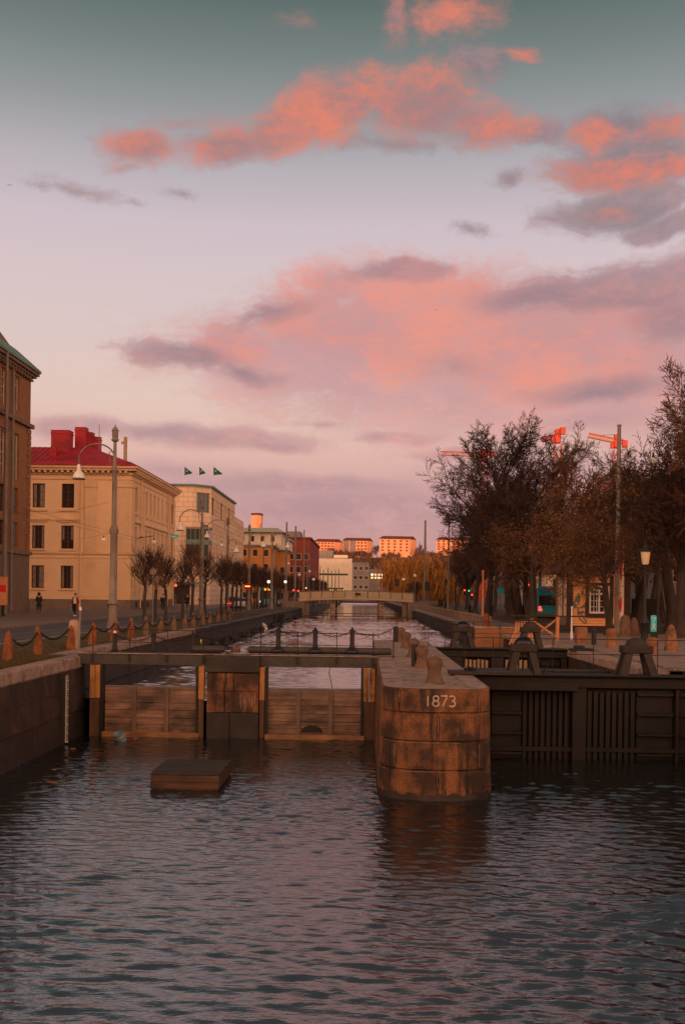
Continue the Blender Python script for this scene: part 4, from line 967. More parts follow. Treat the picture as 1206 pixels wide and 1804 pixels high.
# ---- beige office block with flags
ob = thing('office_building', 'beige stone office block with glazed corner bay and green flat roof edge', 'building', (-28, 168, 0))
HO = 19.4
A0, A1, A2, A3 = (-38.0, 165.5), (-27.9, 165.5), (-25.3, 168.0), (-25.3, 199.0)
def uvec(a, b): l = math.hypot(b[0]-a[0], b[1]-a[1]); return ((b[0]-a[0])/l, (b[1]-a[1])/l), l
mb = MB()
wall(mb, (*A0, 0), *(lambda q: (q[0], q[1]))(uvec(A0, A1)), HO, [(4.0, 7.0, 3, 4.5)], .3)
uc, lc = uvec(A1, A2)
chops = [(.75, lc-.35, 15.2, 18.4), (1.9, lc-.5, 9.6, 13.2)]
wall(mb, (*A1, 0), uc, lc, HO, chops, .3)
us_, ls_ = uvec(A2, A3)
sO = []
for k in range(3):
    y0 = 1.0+k*10.2
    sO += [(y0, y0+2.9, 15.0, 17.9)] + [(y0+4.2+j*1.55, y0+5.5+j*1.55, 15.0, 17.9) for j in range(3)]
for fl in range(3):
    for k in range(11): sO.append((1.2+k*2.7, 2.5+k*2.7, 4.6+fl*3.4, 6.9+fl*3.4))
wall(mb, (*A2, 0), us_, ls_, HO, sO, .3)
part('wall', mb, beige, ob)
for q in chops: window(ob, (*A1, 0), uc, *q, .25, galv, glass_mid, (2, 0))
for q in sO: window(ob, (*A2, 0), us_, *q, .25, galv, glass_mid if q[2] > 14 else glass_dark, (0, 0))
mb = MB(); mb.rings([[(*p, z) for p in (A0, A1, A2, A3, (-38, 199))] for z in (HO, HO+.001)]); 
e_ = .35; mb.rings([[(A0[0], A0[1]-e_, z), (A1[0]+.1, A1[1]-e_, z), (A2[0]+e_, A2[1]-.15, z), (A3[0]+e_, A3[1], z), (-38, 199, z)] for z in (HO+.01, HO+.3)]); part('roof_edge', mb, copper, ob)
mb = MB(); B0 = (-25.3, 199.2); B1 = (-25.3, 214); lw = 14.8
lo_ = [(1+k*2.3, 2.5+k*2.3, 3.5+f*3.3, 5.9+f*3.3) for k in range(6) for f in range(4)]
wall(mb, (*B0, 0), (0, 1), lw, 17.0, lo_, .3); mb.quad((-38, 199.2, 0), (-25.3, 199.2, 0), (-25.3, 199.2, 17), (-38, 199.2, 17)); mb.quad((-38, 199.2, 17), (-25.3, 199.2, 17), (-25.3, 214, 17), (-38, 214, 17)); mb.quad((-25.3, 214, 0), (-38, 214, 0), (-38, 214, 17), (-25.3, 214, 17)); part('rear_wing', mb, beige, ob)
for q in lo_: window(ob, (*B0, 0), (0, 1), *q, .25, galv, glass_mid if q[2] > 12 else glass_dark, (0, 0))
# glazed bay
by0, by1_ = 163.2, 166.4
m0, m1 = at(328, 950, by0).x, at(369, 950, by0+1).x
z0, z1 = 2+(1044.5-981)*by0/F, 2+(1044.5-928)*by0/F
bay = MB(); bay.box(m0, m1, by0, by1_, z0+.15, z1-.3); b_ = part('glass_bay', bay, glass_mid, ob)
mb = MB(); mb.box(m0-.15, m1+.15, by0-.15, by1_, z1-.3, z1); mb.box(m0-.1, m1+.1, by0-.1, by1_, z0, z0+.15)
mq = MB(); mq.box(m0-.05, m1+.05, by0-.06, by1_, z0+(z1-z0)*.42, z0+(z1-z0)*.58); part('spandrel', mq, copper, b_)
for k in range(6): x = m0+(m1-m0)*k/5; mb.box(x-.05, x+.05, by0-.09, by0+.06, z0, z1)
part_each('mullion', mb, galv, b_)
mb = MB(); mb.box(-36, -25.5, 164.6, 165.4, 3.4, 3.8); part('canopy', mb, copper, ob)
mb = MB(); mb.box(-34, -28.2, 165.3, 165.49, 0.2, 3.2); part('shop_front', mb, glass_dark, ob)
for k, (px, pyb, wv) in enumerate(((324, 853, 0), (350, 855, 1), (375, 858, 2))):
    Y = 169+k*1.0; p = at(px, pyb, Y); top = at(px, 821, Y).z; x = p.x
    t = thing('flagpole', 'white flagpole on the office roof with a green flag, %s of three' % ('leftmost', 'middle', 'rightmost')[k], 'flagpole', (x, Y, HO+.3), 'flagpoles on the office roof')
    mb = MB(); mb.tube([(x, Y, HO+.3), (x, Y, top)], [.05, .03], 6); part('pole', mb, white_paint, t)
    rows = []; wl = (1.25, 1.0, 1.5)[k]; nz_ = 7
    for i in range(9):
        s = i/8; row = []
        hh = 1.45*(1-s*.72)
        for j in range(nz_): q = j/(nz_-1); row.append((x+.05+wl*s, Y+.12*math.sin(s*7+q*2), top-.1-s*(.95 if k < 2 else 1.15)*(1-.25*q)-q*hh))
        rows.append(row)
    mb = MB(); mb.rings(rows, closed=False); f_ = part('flag', mb, flag_green, t, smooth=True)
    mb = MB(); mb.box(x+.3, x+.62, Y-.2, Y-.17, top-.95, top-.72); part('emblem', mb, pale_green, f_)

# ---- orange block with pale top floor
def simple_block(name, lab, x0, x1, y0, y1, zt, wm, floors, cols, win, roofm, base_z=0, sidecols=0, top=None, fm=winframe_pale, ov=.3, pitched=0, bars=(0, 0), frame_depth=.18):
    t = thing(name, lab, 'building', ((x0+x1)/2, y0, base_z))
    o1 = (x0, y0, base_z); u1 = (1, 0); ops = []
    for zf in floors:
        for c in range(cols): cx_ = (x1-x0)*(c+.5)/cols; ops.append((cx_-win[0]/2, cx_+win[0]/2, zf, zf+win[1]))
    mb = MB(); wall(mb, o1, u1, x1-x0, zt-base_z, ops, .2)
    o2 = (x1, y0, base_z); u2 = (0, 1); ops2 = []
    for zf in floors:
        for c in range(sidecols): cy_ = (y1-y0)*(c+.5)/sidecols; ops2.append((cy_-win[0]/2, cy_+win[0]/2, zf, zf+win[1]))
    wall(mb, o2, u2, y1-y0, zt-base_z, ops2, .2)
    mb.quad((x0, y1, base_z), (x0, y0, base_z), (x0, y0, zt), (x0, y1, zt)); mb.quad((x1, y1, base_z), (x0, y1, base_z), (x0, y1, zt), (x1, y1, zt))
    part('wall', mb, wm, t)
    for q in ops: window(t, o1, u1, *q, .12, fm, glass_dark, bars, .1)
    for q in ops2: window(t, o2, u2, *q, .12, fm, glass_dark, bars, .1)
    mb = MB()
    if pitched:
        ym = (y0+y1)/2; mb.rings([[(x0-ov, y0-ov, zt-.1), (x0-ov, y1+ov, zt-.1), (x0-ov, ym, zt+pitched)], [(x1+ov*.4, y0-ov, zt-.1), (x1+ov*.4, y1+ov, zt-.1), (x1+ov*.4, ym, zt+pitched)]])
    else: mb.box(x0-ov, x1+ov, y0-ov, y1+ov, zt, zt+.45)
    rf = part('roof', mb, roofm, t)
    return t, rf
def zY(py, Y, px=500): return at(px, py, Y).z
Y = 222
xa, xb = at(430, 980, Y).x, at(478, 980, Y).x
t, rf = simple_block('apartment_block', 'orange apartment block with a pale set back top floor', xa-6, xb, Y, Y+16, zY(964, Y), orange_plaster, [.8+3.1*k for k in range(4)], 5, (1.2, 1.6), grey_wall)
mb = MB(); o1 = (xa-6, Y+.8, zY(964, Y)+.45); wd = xb-xa+8; ops = [(k*2.2+.6, k*2.2+1.5, .7, 2.0) for k in range(int(wd/2.2))]
wall(mb, o1, (1, 0), wd, 2.75, ops, .2); mb.quad((o1[0]+wd, Y+.8, o1[2]), (o1[0]+wd, Y+14, o1[2]), (o1[0]+wd, Y+14, o1[2]+2.75), (o1[0]+wd, Y+.8, o1[2]+2.75)); tp = part('top_floor', mb, cream, t)
mb = MB(); mb.rings([[(xa-7, Y-.3, o1[2]+2.76), (o1[0]+wd+1, Y-.3, o1[2]+2.76), (o1[0]+wd+1, Y+15, o1[2]+2.76), (xa-7, Y+15, o1[2]+2.76)], [(xa-5, Y+3, o1[2]+3.9), (o1[0]+wd-1, Y+3, o1[2]+3.9), (o1[0]+wd-1, Y+12, o1[2]+3.9), (xa-5, Y+12, o1[2]+3.9)]]); part('top_roof', mb, pale_green, t)
for q in ops: window(t, o1, (1, 0), *q, .12, winframe_pale, glass_dark, (0, 0), .08)
Y = 240; xa, xb = at(468, 980, Y).x, at(503, 980, Y).x
t, rf = simple_block('apartment_block', 'smaller orange apartment block with pale attic between the lamp posts and red brick block', xa, xb, Y, Y+15, zY(972, Y), orange_plaster, [.8+3.0*k for k in range(3)], 3, (1.2, 1.6), grey_wall)
mb = MB(); mb.box(xa+.4, xb+.6, Y+.6, Y+14, zY(972, Y)+.46, zY(952, Y)); part('attic', mb, cream, t); mb = MB(); mb.box(xa, xb+1, Y+.2, Y+14.4, zY(952, Y), zY(949, Y)); part('attic_roof', mb, pale_green, t)
# red brick block
Y = 262; xa, xb = at(492, 980, Y).x, at(546, 980, Y).x
t, rf = simple_block('brick_block', 'deep red brick office block with a flat roof', xa, xb, Y, Y+52, zY(949, Y), redbrick, [.9+3.3*k for k in range(4)], 4, (1.5, 1.7), hill_roof, sidecols=10, fm=winframe_pale)
mb = MB(); mb.box(at(504, 940, Y).x, at(528, 940, Y).x, Y+2, Y+12, zY(949, Y)+.46, zY(935, Y)); part('roof_plant_room', mb, grey_wall, rf)
# tower
Y = 430; xa, xb = at(442.5, 920, Y).x, at(460, 920, Y).x
t = thing('tower', 'tall slim sunlit orange tower rising behind the orange block', 'tower', ((xa+xb)/2, Y, 0))
zt = zY(908, Y); mb = MB(); mb.rings([[(xa, Y, z), (xa+2.6, Y-1.6, z), (xb, Y, z), (xb, Y+5, z), (xa, Y+5, z)] for z in (0, zt)]); part('shaft', mb, hill_plaster, t)
mb = MB(); mb.rings([[(xa-.2, Y-.1, z), (xa+2.6, Y-1.9, z), (xb+.2, Y-.1, z), (xb+.2, Y+5.2, z), (xa-.2, Y+5.2, z)] for z in (zt, zt+.8)]); part('parapet', mb, hill_roof, t)
mb = MB()
for k in range(7): z = 6+k*4; mb.box(xa+4.0, xa+4.4, Y-1.2, Y-.9, z, z+1.6)
part_each('slit_window', mb, grey_wall, t)
# white commercial building, dark block, lit building
Y = 380; xa, xb = at(558, 1000, Y).x, at(620, 1000, Y).x
t = thing('commercial_building', 'long white commercial building with a band window beyond the bridge', 'building', ((xa+xb)/2, Y, 0))
mb = MB(); wall(mb, (xa, Y, 0), (1, 0), xb-xa, zY(983, Y), [(.8, xb-xa-1.5, 9.2, 9.9), (3.5, xb-xa-3, .6, 4.6)], .4); mb.quad((xb, Y, 0), (xb, Y+30, 0), (xb, Y+30, zY(983, Y)), (xb, Y, zY(983, Y))); part('wall', mb, cream, t)
mb = MB(); mb.box(xa-.1, xb+.1, Y-.1, Y+30, zY(983, Y), zY(982, Y)); part('roof', mb, grey_wall, t)
mb = MB(); mb.box(xa+.8, xb-1.5, Y+.3, Y+.38, 9.0, 10); mb.box(xa+3, xb-2.5, Y+.32, Y+.38, .5, 4.7); part_each('band_window', mb, glass_mid, t)
mb = MB()
for k in range(9): x = xa+4+k*.95; mb.box(x, x+.18, Y+.1, Y+.2, 3.4, 4.0)
part_each('shop_light', mb, lit_warm, t)
mb = MB(); mb.box(at(562, 970, Y+6).x, at(586, 970, Y+6).x, Y+6, Y+16, zY(982, Y), zY(969, Y+6)); part('roof_box', mb, grey_wall, t)
mb = MB(); mb.box(at(588, 975, Y+6).x, at(612, 975, Y+6).x, Y+4, Y+10, zY(982, Y), zY(977, Y+6)); part('roof_box', mb, cream, t)
Y = 350; xa, xb = at(621, 1000, Y).x, at(650, 1000, Y).x
t, rf = simple_block('office_block', 'small dark grey office block with pale window bands beyond the bridge', xa, xb, Y, Y+14, zY(988, Y), grey_wall, [.9+3.2*k for k in range(4)], 3, (1.3, 1.3), winframe, fm=winframe_pale)
Y = 400; xa, xb = at(650, 1000, Y).x, at(700, 1000, Y).x
t = thing('lit_building', 'low building with rows of glowing warm windows left of the golden willow', 'building', ((xa+xb)/2, Y, 0)); mb = MB(); mb.box(xa, xb, Y, Y+12, 0, zY(1001, Y)); part('wall', mb, grey_wall, t)
for r_ in range(2):
    for k in range(7):
        mb = MB(); x = xa+.8+k*1.35; z = zY(1012+r_*5, Y)-r_*.1; mb.box(x, x+.75, Y-.08, Y-.005, z, z+.7); part('window', mb, lit_warm if (k+r_) % 3 else lit_white, t)
# buildings behind the park on the right
for k, (x0, x1, y0, y1, zt, m_, lab) in enumerate(((37, 62, 128, 150, 13.5, grey_wall, 'grey plastered building half hidden behind the park trees, nearest the kiosk'), (38, 60, 170, 196, 12, brown_stone, 'brown stone building half hidden behind the park trees, farther down the street'),
     (36, 58, 78, 112, 12, brown_brick, 'dark brick building behind the trees at the right edge'), (38, 62, 214, 236, 11, beige, 'pale building far down the street behind the park trees'), (36, 60, 262, 300, 10, grey_wall, 'low grey building at the far end of the right street'))):
    simple_block('street_building', lab, x0, x1, y0, y1, zt, m_, [.8+3.3*q for q in range(3)], 6, (1.3, 1.8), hill_roof)
# hill houses and hill
hill_glass = mat('hill_window_glass', (.22,.06,.04), rough=.3)
HZ = lambda x, y: (max(0, min(1, (y-430)/85)))**1.3*23.5*(1 if x > -70 else max(.2, 1+(x+70)/120))+1.6*math.sin(x*.05+y*.02)
mb = MB(); gx = np.linspace(-260, 420, 86); gy = np.linspace(405, 800, 60); hn = random.Random(5)
mb.rings([[(x, y, HZ(x, y)-1.0+hn.uniform(-.5, .5)) for x in gx] for y in gy], closed=False); mb.f = [tuple(reversed(f)) for f in mb.f]; struct('hill', mb, hillm)
def hill_house(px0, px1, px2, pytop, pybase, Y, lab, cols, grey=False):
    x0, x1 = at(px0, pybase, Y).x, at(px1, pybase, Y).x; zb = at(px0, pybase, Y).z; zt = at(px0, pytop, Y).z
    ang = .12; dp = 11
    t = thing('hill_house', lab, 'house', (x0, Y, zb-3), 'sunlit houses on the hill')
    u1 = (math.cos(ang), math.sin(ang)); n1 = (u1[1], -u1[0]); Lf = (x1-x0)/u1[0]
    fl = [3.35+k*(zt-zb)*.24 for k in range(4)]; o1 = (x0, Y, zb-3)
    ops = [((c+.5)*Lf/cols-.62, (c+.5)*Lf/cols+.62, f_, f_+.95) for c in range(cols) for f_ in fl]
    mb = MB(); wall(mb, o1, u1, Lf, zt-zb+3, ops, .25)
    o2 = (x0+u1[0]*Lf, Y+u1[1]*Lf, zb-3)
    tx = at(px2, pybase, Y).x; u2v = Vector((tx-o2[0], dp*.55, 0)); l2 = u2v.length; u2 = (u2v.x/l2, u2v.y/l2)
    wall(mb, o2, u2, l2, zt-zb+3, [], .2)
    P = lambda o, u, a, z: (o[0]+u[0]*a, o[1]+u[1]*a, z)
    b0 = (o1[0]+u2[0]*l2, o1[1]+u2[1]*l2); gp = P(o2, u2, l2*.5, zt+1.5); mb.poly([P(o2, u2, 0, zt), P(o2, u2, l2, zt), gp])
    mb.quad((b0[0], b0[1], zb-3), (o1[0], o1[1], zb-3), (o1[0], o1[1], zt), (b0[0], b0[1], zt)); mb.quad(P(o2, u2, l2, zb-3), (b0[0], b0[1], zb-3), (b0[0], b0[1], zt), P(o2, u2, l2, zt)); part('wall', mb, hill_plaster, t)
    for q in ops: window(t, o1, u1, *q, .15, hill_roof, hill_glass, (0, 0), .12)
    e_ = .35; g0 = (o1[0]+u2[0]*l2*.5, o1[1]+u2[1]*l2*.5, zt+1.6)
    A = lambda p, k: (p[0]-u2[0]*k, p[1]-u2[1]*k)
    f0, f1 = A(o1, e_), A(o2, e_); mb = MB(); mb.rings([[(f0[0]-.3, f0[1], zt-.05), g0, (b0[0], b0[1], zt-.05)], [(f1[0]+.1, f1[1], zt-.05), (gp[0]+.1, gp[1], zt+1.6), (*P(o2, u2, l2+e_, 0)[:2], zt-.05)]]); rf = part('roof', mb, hill_roof, t)
    for k in range(3):
        s = (k+.5)/3*Lf; mb = MB(); cx_, cy_ = o1[0]+u1[0]*s+u2[0]*l2*.3, o1[1]+u1[1]*s+u2[1]*l2*.3; mb.box(cx_-.3, cx_+.3, cy_-.3, cy_+.3, zt+.7, zt+1.35); part('dormer', mb, hill_roof, rf)
    if grey:
        for a, b in ((.02, .24), (.30, .52)):
            mb = MB(); mb.obox(o1, u1, Lf*a, Lf*b, .02, .3, 2, zt-zb+2.9); part('grey_bay', mb, grey_wall, t)
hill_house(552, 588, 603, 954, 974, 540, 'sunlit orange hill house, leftmost of the four on the ridge', 6)
hill_house(603, 646, 657, 952, 975, 545, 'sunlit hill house with grey bays, second from the left on the ridge', 7, True)
hill_house(668, 722, 734, 949, 972, 520, 'sunlit orange hill house standing alone above the golden willow', 5)
hill_house(768, 812, 826, 951, 970, 520, 'sunlit hill house partly hidden by the bare tree tops', 5)

# unseen blocks added behind the viewer: they keep the street in shade while the hill still catches the sun
for k in range(8):
    x0 = -330+k*84; t = thing('shade_block', 'unseen city block added behind the viewpoint to shade the street, %s from the west' % ORD[k], 'building', (x0+40, -262, 0))
    mb = MB(); mb.box(x0, x0+82, -280, -262, -.5, 43+2*math.sin(k*2)); part('wall', mb, brown_stone, t); mb = MB(); hiproof(mb, x0-.5, x0+82.5, -280.5, -261.5, 43+2*math.sin(k*2), 47+2*math.sin(k*2), 6); part('roof', mb, hill_roof, t)

# ---------------------------------------------------------------- road bridge
Y0, Y1 = 156.0, 166.0
br = thing('road_bridge', 'pale concrete road bridge with panel railing crossing the upper canal', 'bridge', (-1, 160, ZU))
xl, xr = at(526, 1065, Y0).x, at(728, 1065, Y0).x
def arc(x, z0, dz): q = (x-xl)/(xr-xl); return z0+dz*4*q*(1-q)
xx = np.linspace(xl, xr, 21)
mb = MB(); mb.rings([[(x, Y0, arc(x, .75, .45)) for x in xx]+[(x, Y0, arc(x, 1.25, .25)) for x in xx[::-1]], [(x, Y1, arc(x, .75, .45)) for x in xx]+[(x, Y1, arc(x, 1.25, .25)) for x in xx[::-1]]]); part('deck', mb, granite_top, br)
mb = MB(); mb.rings([[(x, Y0-.18, arc(x, .95, .35)) for x in xx]+[(x, Y0-.18, arc(x, 1.3, .25)) for x in xx[::-1]], [(x, Y0-.005, arc(x, .95, .35)) for x in xx]+[(x, Y0-.005, arc(x, 1.3, .25)) for x in xx[::-1]]]); part('edge_beam', mb, bridge_panel, br)
mb = MB(); mp_ = MB()
for yy in (Y0-.1, Y1-.1):
    n = 10
    for k in range(n):
        a, b = xl+(xr-xl)*k/n+.12, xl+(xr-xl)*(k+1)/n-.12
        mb.rings([[(a, yy, arc(a, 1.34, .25)), (b, yy, arc(b, 1.34, .25)), (b, yy, arc(b, 2.28, .25)), (a, yy, arc(a, 2.28, .25))], [(a, yy+.06, arc(a, 1.34, .25)), (b, yy+.06, arc(b, 1.34, .25)), (b, yy+.06, arc(b, 2.28, .25)), (a, yy+.06, arc(a, 2.28, .25))]])
        q = a
        while q < b: mp_.box(q, q+.03, yy-.03, yy-.004, arc(q, 1.34, .25), arc(q, 2.25, .25)); q += .3
    for k in range(n+1): x = xl+(xr-xl)*k/n; mp_.box(x-.07, x+.07, yy-.05, yy+.1, arc(x, 1.30, .25), arc(x, 2.4, .25))
    mp_.tube([(x, yy+.02, arc(x, 2.40, .25)) for x in xx], .05, 6)
part_each('railing_panel', mb, bridge_panel, br); part('railing_posts', mp_, plinth, br)
mb = MB(); x = at(630, 1050, Y0).x; mb.box(x-.42, x+.42, Y0-.2, Y0-.14, 1.95, 2.3); part('name_plate', mb, dwood, br)
for px, w_ in ((586, 8), (671, 8)):
    x = at(px, 1080, Y0+1).x; mb = MB(); 
    for yy in (Y0+.6, Y0+4.5, Y1-1.2): mb.box(x-.42, x+.42, yy, yy+.8, -2, 1.0)
    mb.box(x-.5, x+.5, Y0+.3, Y1-.2, .85, 1.05); part('column', mb, granite_top, br)
mb = MB(); mb.box(xl-2.5, xl+.9, Y0-.3, Y1, -2, .9); mb.box(xl+.9, xl+1.6, Y0+.3, Y0+1.0, -2, .9); mb.box(xr-.9, xr+2.5, Y0-.3, Y1, -2, .9); mb.box(xr-1.7, xr-1.0, Y0+.3, Y0+1, -2, .9); part_each('abutment', mb, plinth, br)
mb = MB(); mb.box(xl, xr, Y0-.2, Y0+.1, -1.32, -1.22); mb.box(xl, xr, Y0+2, Y0+2.2, -.95, -.85); part_each('fender_beam', mb, dwood, br)
# ================================================================ TREES
def rdir(d, ang, r):
    ref = Vector((0, 0, 1)) if abs(d.z) < .9 else Vector((1, 0, 0)); a = d.cross(ref).normalized(); b = d.cross(a); q = r.uniform(0, 2*math.pi)
    return (d*math.cos(ang)+(a*math.cos(q)+b*math.sin(q))*math.sin(ang)).normalized()
def grow(mbs, p, d, L, rad, lev, maxlev, r, cfg, tips=None):
    nseg = cfg['seg'][lev]; sides = (9, 6, 4, 3, 3, 3)[lev]; pts = [p.copy()]; rads = [rad]; ds = [d]
    for k in range(nseg):
        jit = cfg['jit'][lev]
        d = (d+Vector((r.gauss(0, jit), r.gauss(0, jit), r.gauss(0, jit)))+Vector((0, 0, cfg['up'][lev]))).normalized()
        p = p+d*(L/nseg); pts.append(p.copy()); rads.append(max(cfg.get('rmin', .012), rad*(1-(1-cfg['tip'][lev])*(k+1)/nseg))); ds.append(d)
    mbs[0 if lev == 0 else 1].tube(pts, rads, sides, cap=(lev == 0))
    if tips is not None and lev >= maxlev-1: tips += pts[1:]
    if lev >= maxlev: return
    nc = cfg['kids'][lev]
    for c in range(nc):
        t = cfg['t0'][lev]+(1-cfg['t0'][lev])*(c+r.random())/nc; f = t*nseg; k = min(int(f), nseg-1); q = pts[k].lerp(pts[k+1], f-k)
        a0, a1 = cfg['ang'][lev]; nd = rdir(ds[k], r.uniform(a0, a1), r)
        nl = L*cfg['ratio'][lev]*(1-.45*t if lev == 0 else 1-.3*t)*r.uniform(.75, 1.2)
        grow(mbs, q, nd, nl, max(cfg.get('rmin', .012), rads[k]*cfg['rr'][lev]), lev+1, maxlev, r, cfg, tips)
def leaves(pts, n, size, spread, r, droop=0):
    mb = MB()
    for k in range(n):
        p = r.choice(pts)+Vector((r.gauss(0, spread), r.gauss(0, spread), r.gauss(0, spread)-droop*r.random()))
        a = Vector((r.gauss(0, 1), r.gauss(0, 1), r.gauss(0, 1))).normalized(); b = rdir(a, math.pi/2, r); s = size*r.uniform(.6, 1.3)
        mb.v += [tuple(p-a*s*.5), tuple(p+b*s*.32), tuple(p+a*s*.5), tuple(p-b*s*.32)]; i = len(mb.v)-4; mb.f.append((i, i+1, i+2, i+3))
    return mb
def tree_proto(name, label, seed, h, r0, cfg, maxlev, trunkm=bark, twm=twig, leaf=None, group=None, lean=0):
    r = random.Random(seed); mbs = [MB(), MB()]; tips = []
    grow(mbs, Vector((0, 0, -.1)), Vector((lean, 0, 1)).normalized(), h, r0, 0, maxlev, r, cfg, tips)
    fl = MB().lathe([(r0*1.7, -.1), (r0*1.25, .25), (r0*1.0, .7)], n=9); mbs[0].add(fl)
    t = thing(name, label, 'tree', (0, 0, 0), group); part('trunk', mbs[0], trunkm, t, smooth=True); cr = part('crown', mbs[1], twm, t)
    if leaf: part('leaves', leaves(tips, leaf[0], leaf[1], leaf[2], r), leaf[3], t)
    return t
TALL = dict(seg=(8, 8, 5, 4, 2), jit=(.05, .11, .14, .15, .15), up=(.05, .06, .04, .02, .0), tip=(.35, .15, .2, .3, .5), kids=(16, 11, 9, 7), t0=(.30, .18, .12, .1), ang=((.35, .85), (.4, .85), (.45, .95), (.4, .9)),
            ratio=(.80, .46, .48, .50), rr=(.46, .5, .55, .6), rmin=.0125)
LEAFY = dict(seg=(5, 6, 5, 4, 2), jit=(.05, .16, .22, .25, .3), up=(.05, -.01, -.02, -.04, -.03), tip=(.5, .2, .2, .3, .5), kids=(11, 9, 8, 7), t0=(.55, .2, .15, .1), ang=((.8, 1.35), (.5, 1.0), (.5, 1.1), (.4, 1.1)),
            ratio=(.95, .5, .5, .5), rr=(.42, .5, .55, .6), rmin=.010)
tall = [tree_proto('bare_tree', 'x', 17, 10.0, .36, TALL, 4, group='tall bare trees in the park'), tree_proto('bare_tree', 'x', 23, 10.0, .40, TALL, 4, twm=twig_warm, group='tall bare trees in the park')]
tl = [(0, 900, 92, 1.26, 'tall bare tree with the highest crown left of the red crane'), (1, 858, 108, 1.0, 'bare tree second from the left of the park row'), (0, 836, 124, .86, 'bare tree with thin crown at the left end of the park row'),
      (1, 915, 100, 1.0, 'bare tree right behind the highest crown'), (0, 930, 86, .80, 'bare tree standing behind the grey lamp pole'), (1, 868, 134, 1.02, 'far bare tree in the middle of the park'), (0, 822, 150, .80, 'far bare tree near the bridge end of the path'),
      (1, 1000, 90, 1.12, 'bare tree behind the blue bus'), (0, 1000, 104, .72, 'bare tree behind the roof of the kiosk'), (1, 1050, 92, .78, 'bare tree between the kiosk and the tram pole'), (0, 1128, 74, .80, 'bare tree behind the lantern on the right'),
      (1, 1100, 84, .72, 'bare tree rising behind the tram pole'), (0, 806, 172, .7, 'farthest bare tree close to the road bridge'), (1, 1165, 88, .95, 'bare tree behind the blue sign at the right'), (0, 945, 140, .9, 'far bare tree at the street side of the park')]
used = set()
for k, (pi, px, Y, sc, lab) in enumerate(tl):
    x = at(px, 1060, Y).x; src = tall[pi]
    if pi not in used: used.add(pi); o = src; o.location = (x, Y, 0); o.rotation_euler.z = k*1.3; o.scale = (sc,)*3; o['label'] = lab
    else: dup(src, (x, Y, 0), k*1.3, lab, sc)
# big dark tree cropped by the right edge
dup(tall[1], (16.5, 47, 0), 2.1, 'large dark tree cropped by the right edge of the photo', .92)
o = dup(tall[0], (22.0, 57, 0), 4.0, 'dark bare tree close behind the large one at the right edge', 1.1)
dup(tall[1], (20.2, 52, 0), 5.2, 'dark bare tree squeezed between the two big ones at the right edge', .9)
LG = 'leafy pollard trees by the kiosk'
lf = tree_proto('leafy_tree', 'small tree with golden brown leaves growing in front of the kiosk', 5, 5.4, .26, LEAFY, 4, twm=twig_warm, leaf=(3800, .12, .28, leaf_brown), group=LG)
lx = at(1070, 1110, 56).x; lf.location = (lx, 55.6, 0); lf.scale = (.85,)*3
r5 = random.Random(9)
for k, (px, Y, sc, lab) in enumerate(((1003, 73, 1.15, 'golden leaved tree behind the left end of the kiosk'), (1120, 66, 1.45, 'golden leaved tree right of the kiosk behind the lantern'), (938, 82, 1.1, 'golden leaved tree beside the grey lamp pole'),
                                  (1185, 62, 1.5, 'golden leaved tree at the right edge behind the obelisk stone'), (1050, 84, 1.35, 'golden leaved tree rising behind the kiosk roof'), (1150, 80, 1.6, 'golden leaved tree behind the lantern glass'))):
    dup(lf, (at(px, 1100, Y).x, Y, 0), 1+k*1.7, lab, sc)
dup(tall[0], (16.4, 53, 0), 1.0, 'bare tree crown filling the gap between the tram pole and the right edge', .86)
# pollarded limes along the left quay
def pollard(seed):
    r = random.Random(seed); tm, cm = MB(), MB()
    pts = [Vector((r.gauss(0, .007)*k, r.gauss(0, .007)*k, -.1+k*.46)) for k in range(6)]; tm.tube(pts, [.15, .125, .11, .105, .10, .12], 8)
    top = 4.35+r.uniform(-.2, .3); ld = [pts[-1]]
    for k in range(7): ld.append(Vector((ld[-1].x+r.gauss(0, .06), ld[-1].y+r.gauss(0, .06), 2.2+(top-2.2)*(k+1)/7)))
    cm.tube(ld, [.09, .07, .055, .045, .036, .028, .02, .012], 5)
    for k in range(38):
        t_ = (k+r.random())/38; f_ = t_*6; i = int(f_); p = ld[i].lerp(ld[i+1], f_-i); q = k*2.4+r.uniform(-.4, .4)
        d = Vector((math.cos(q), math.sin(q), r.uniform(.35, 1.0)+t_*.5)).normalized(); L = (1.40-.55*t_)*r.uniform(.6, 1.15)*(.7 if t_ < .08 else 1)
        b1 = p+d*L*.5; b2 = b1+(d+Vector((r.gauss(0, .15), r.gauss(0, .15), .35))).normalized()*L*.5; cm.tube([p, b1, b2], [.026, .018, .012], 4, cap=False)
        for j in range(9):
            s = p.lerp(b1, r.uniform(.4, 1)) if j < 4 else b1.lerp(b2, r.random()); dd = (d*.8+Vector((r.gauss(0, .5), r.gauss(0, .5), .45+r.gauss(0, .2)))).normalized(); l2 = r.uniform(.3, .75)
            cm.tube([s, s+dd*l2*.5, s+dd*l2+Vector((0, 0, .06))], [.0135, .011, .008], 3, cap=False)
            if j % 2: cm.tube([s+dd*l2*.4, s+dd*l2*.4+(dd+Vector((r.gauss(0, .6), r.gauss(0, .6), .1))).normalized()*l2*.5], [.008, .005], 3, cap=False)
    return tm, cm
PG = 'pollarded limes along the left quay'; protos = []
for s in range(3):
    tm, cm = pollard(40+s); t = thing('pollard_tree', 'x', 'tree', (0, 0, 0), PG); part('trunk', tm, bark, t, smooth=True); part('crown', cm, twig_warm if s == 1 else twig, t); protos.append(t)
PT = [257, 277, 297, 322, 341, 365, 391, 401, 411]
ys_ = [13.6*F/(640-px) for px in PT]; y = ys_[-1]+4
while y < 215: ys_.append(y); y += 4.3
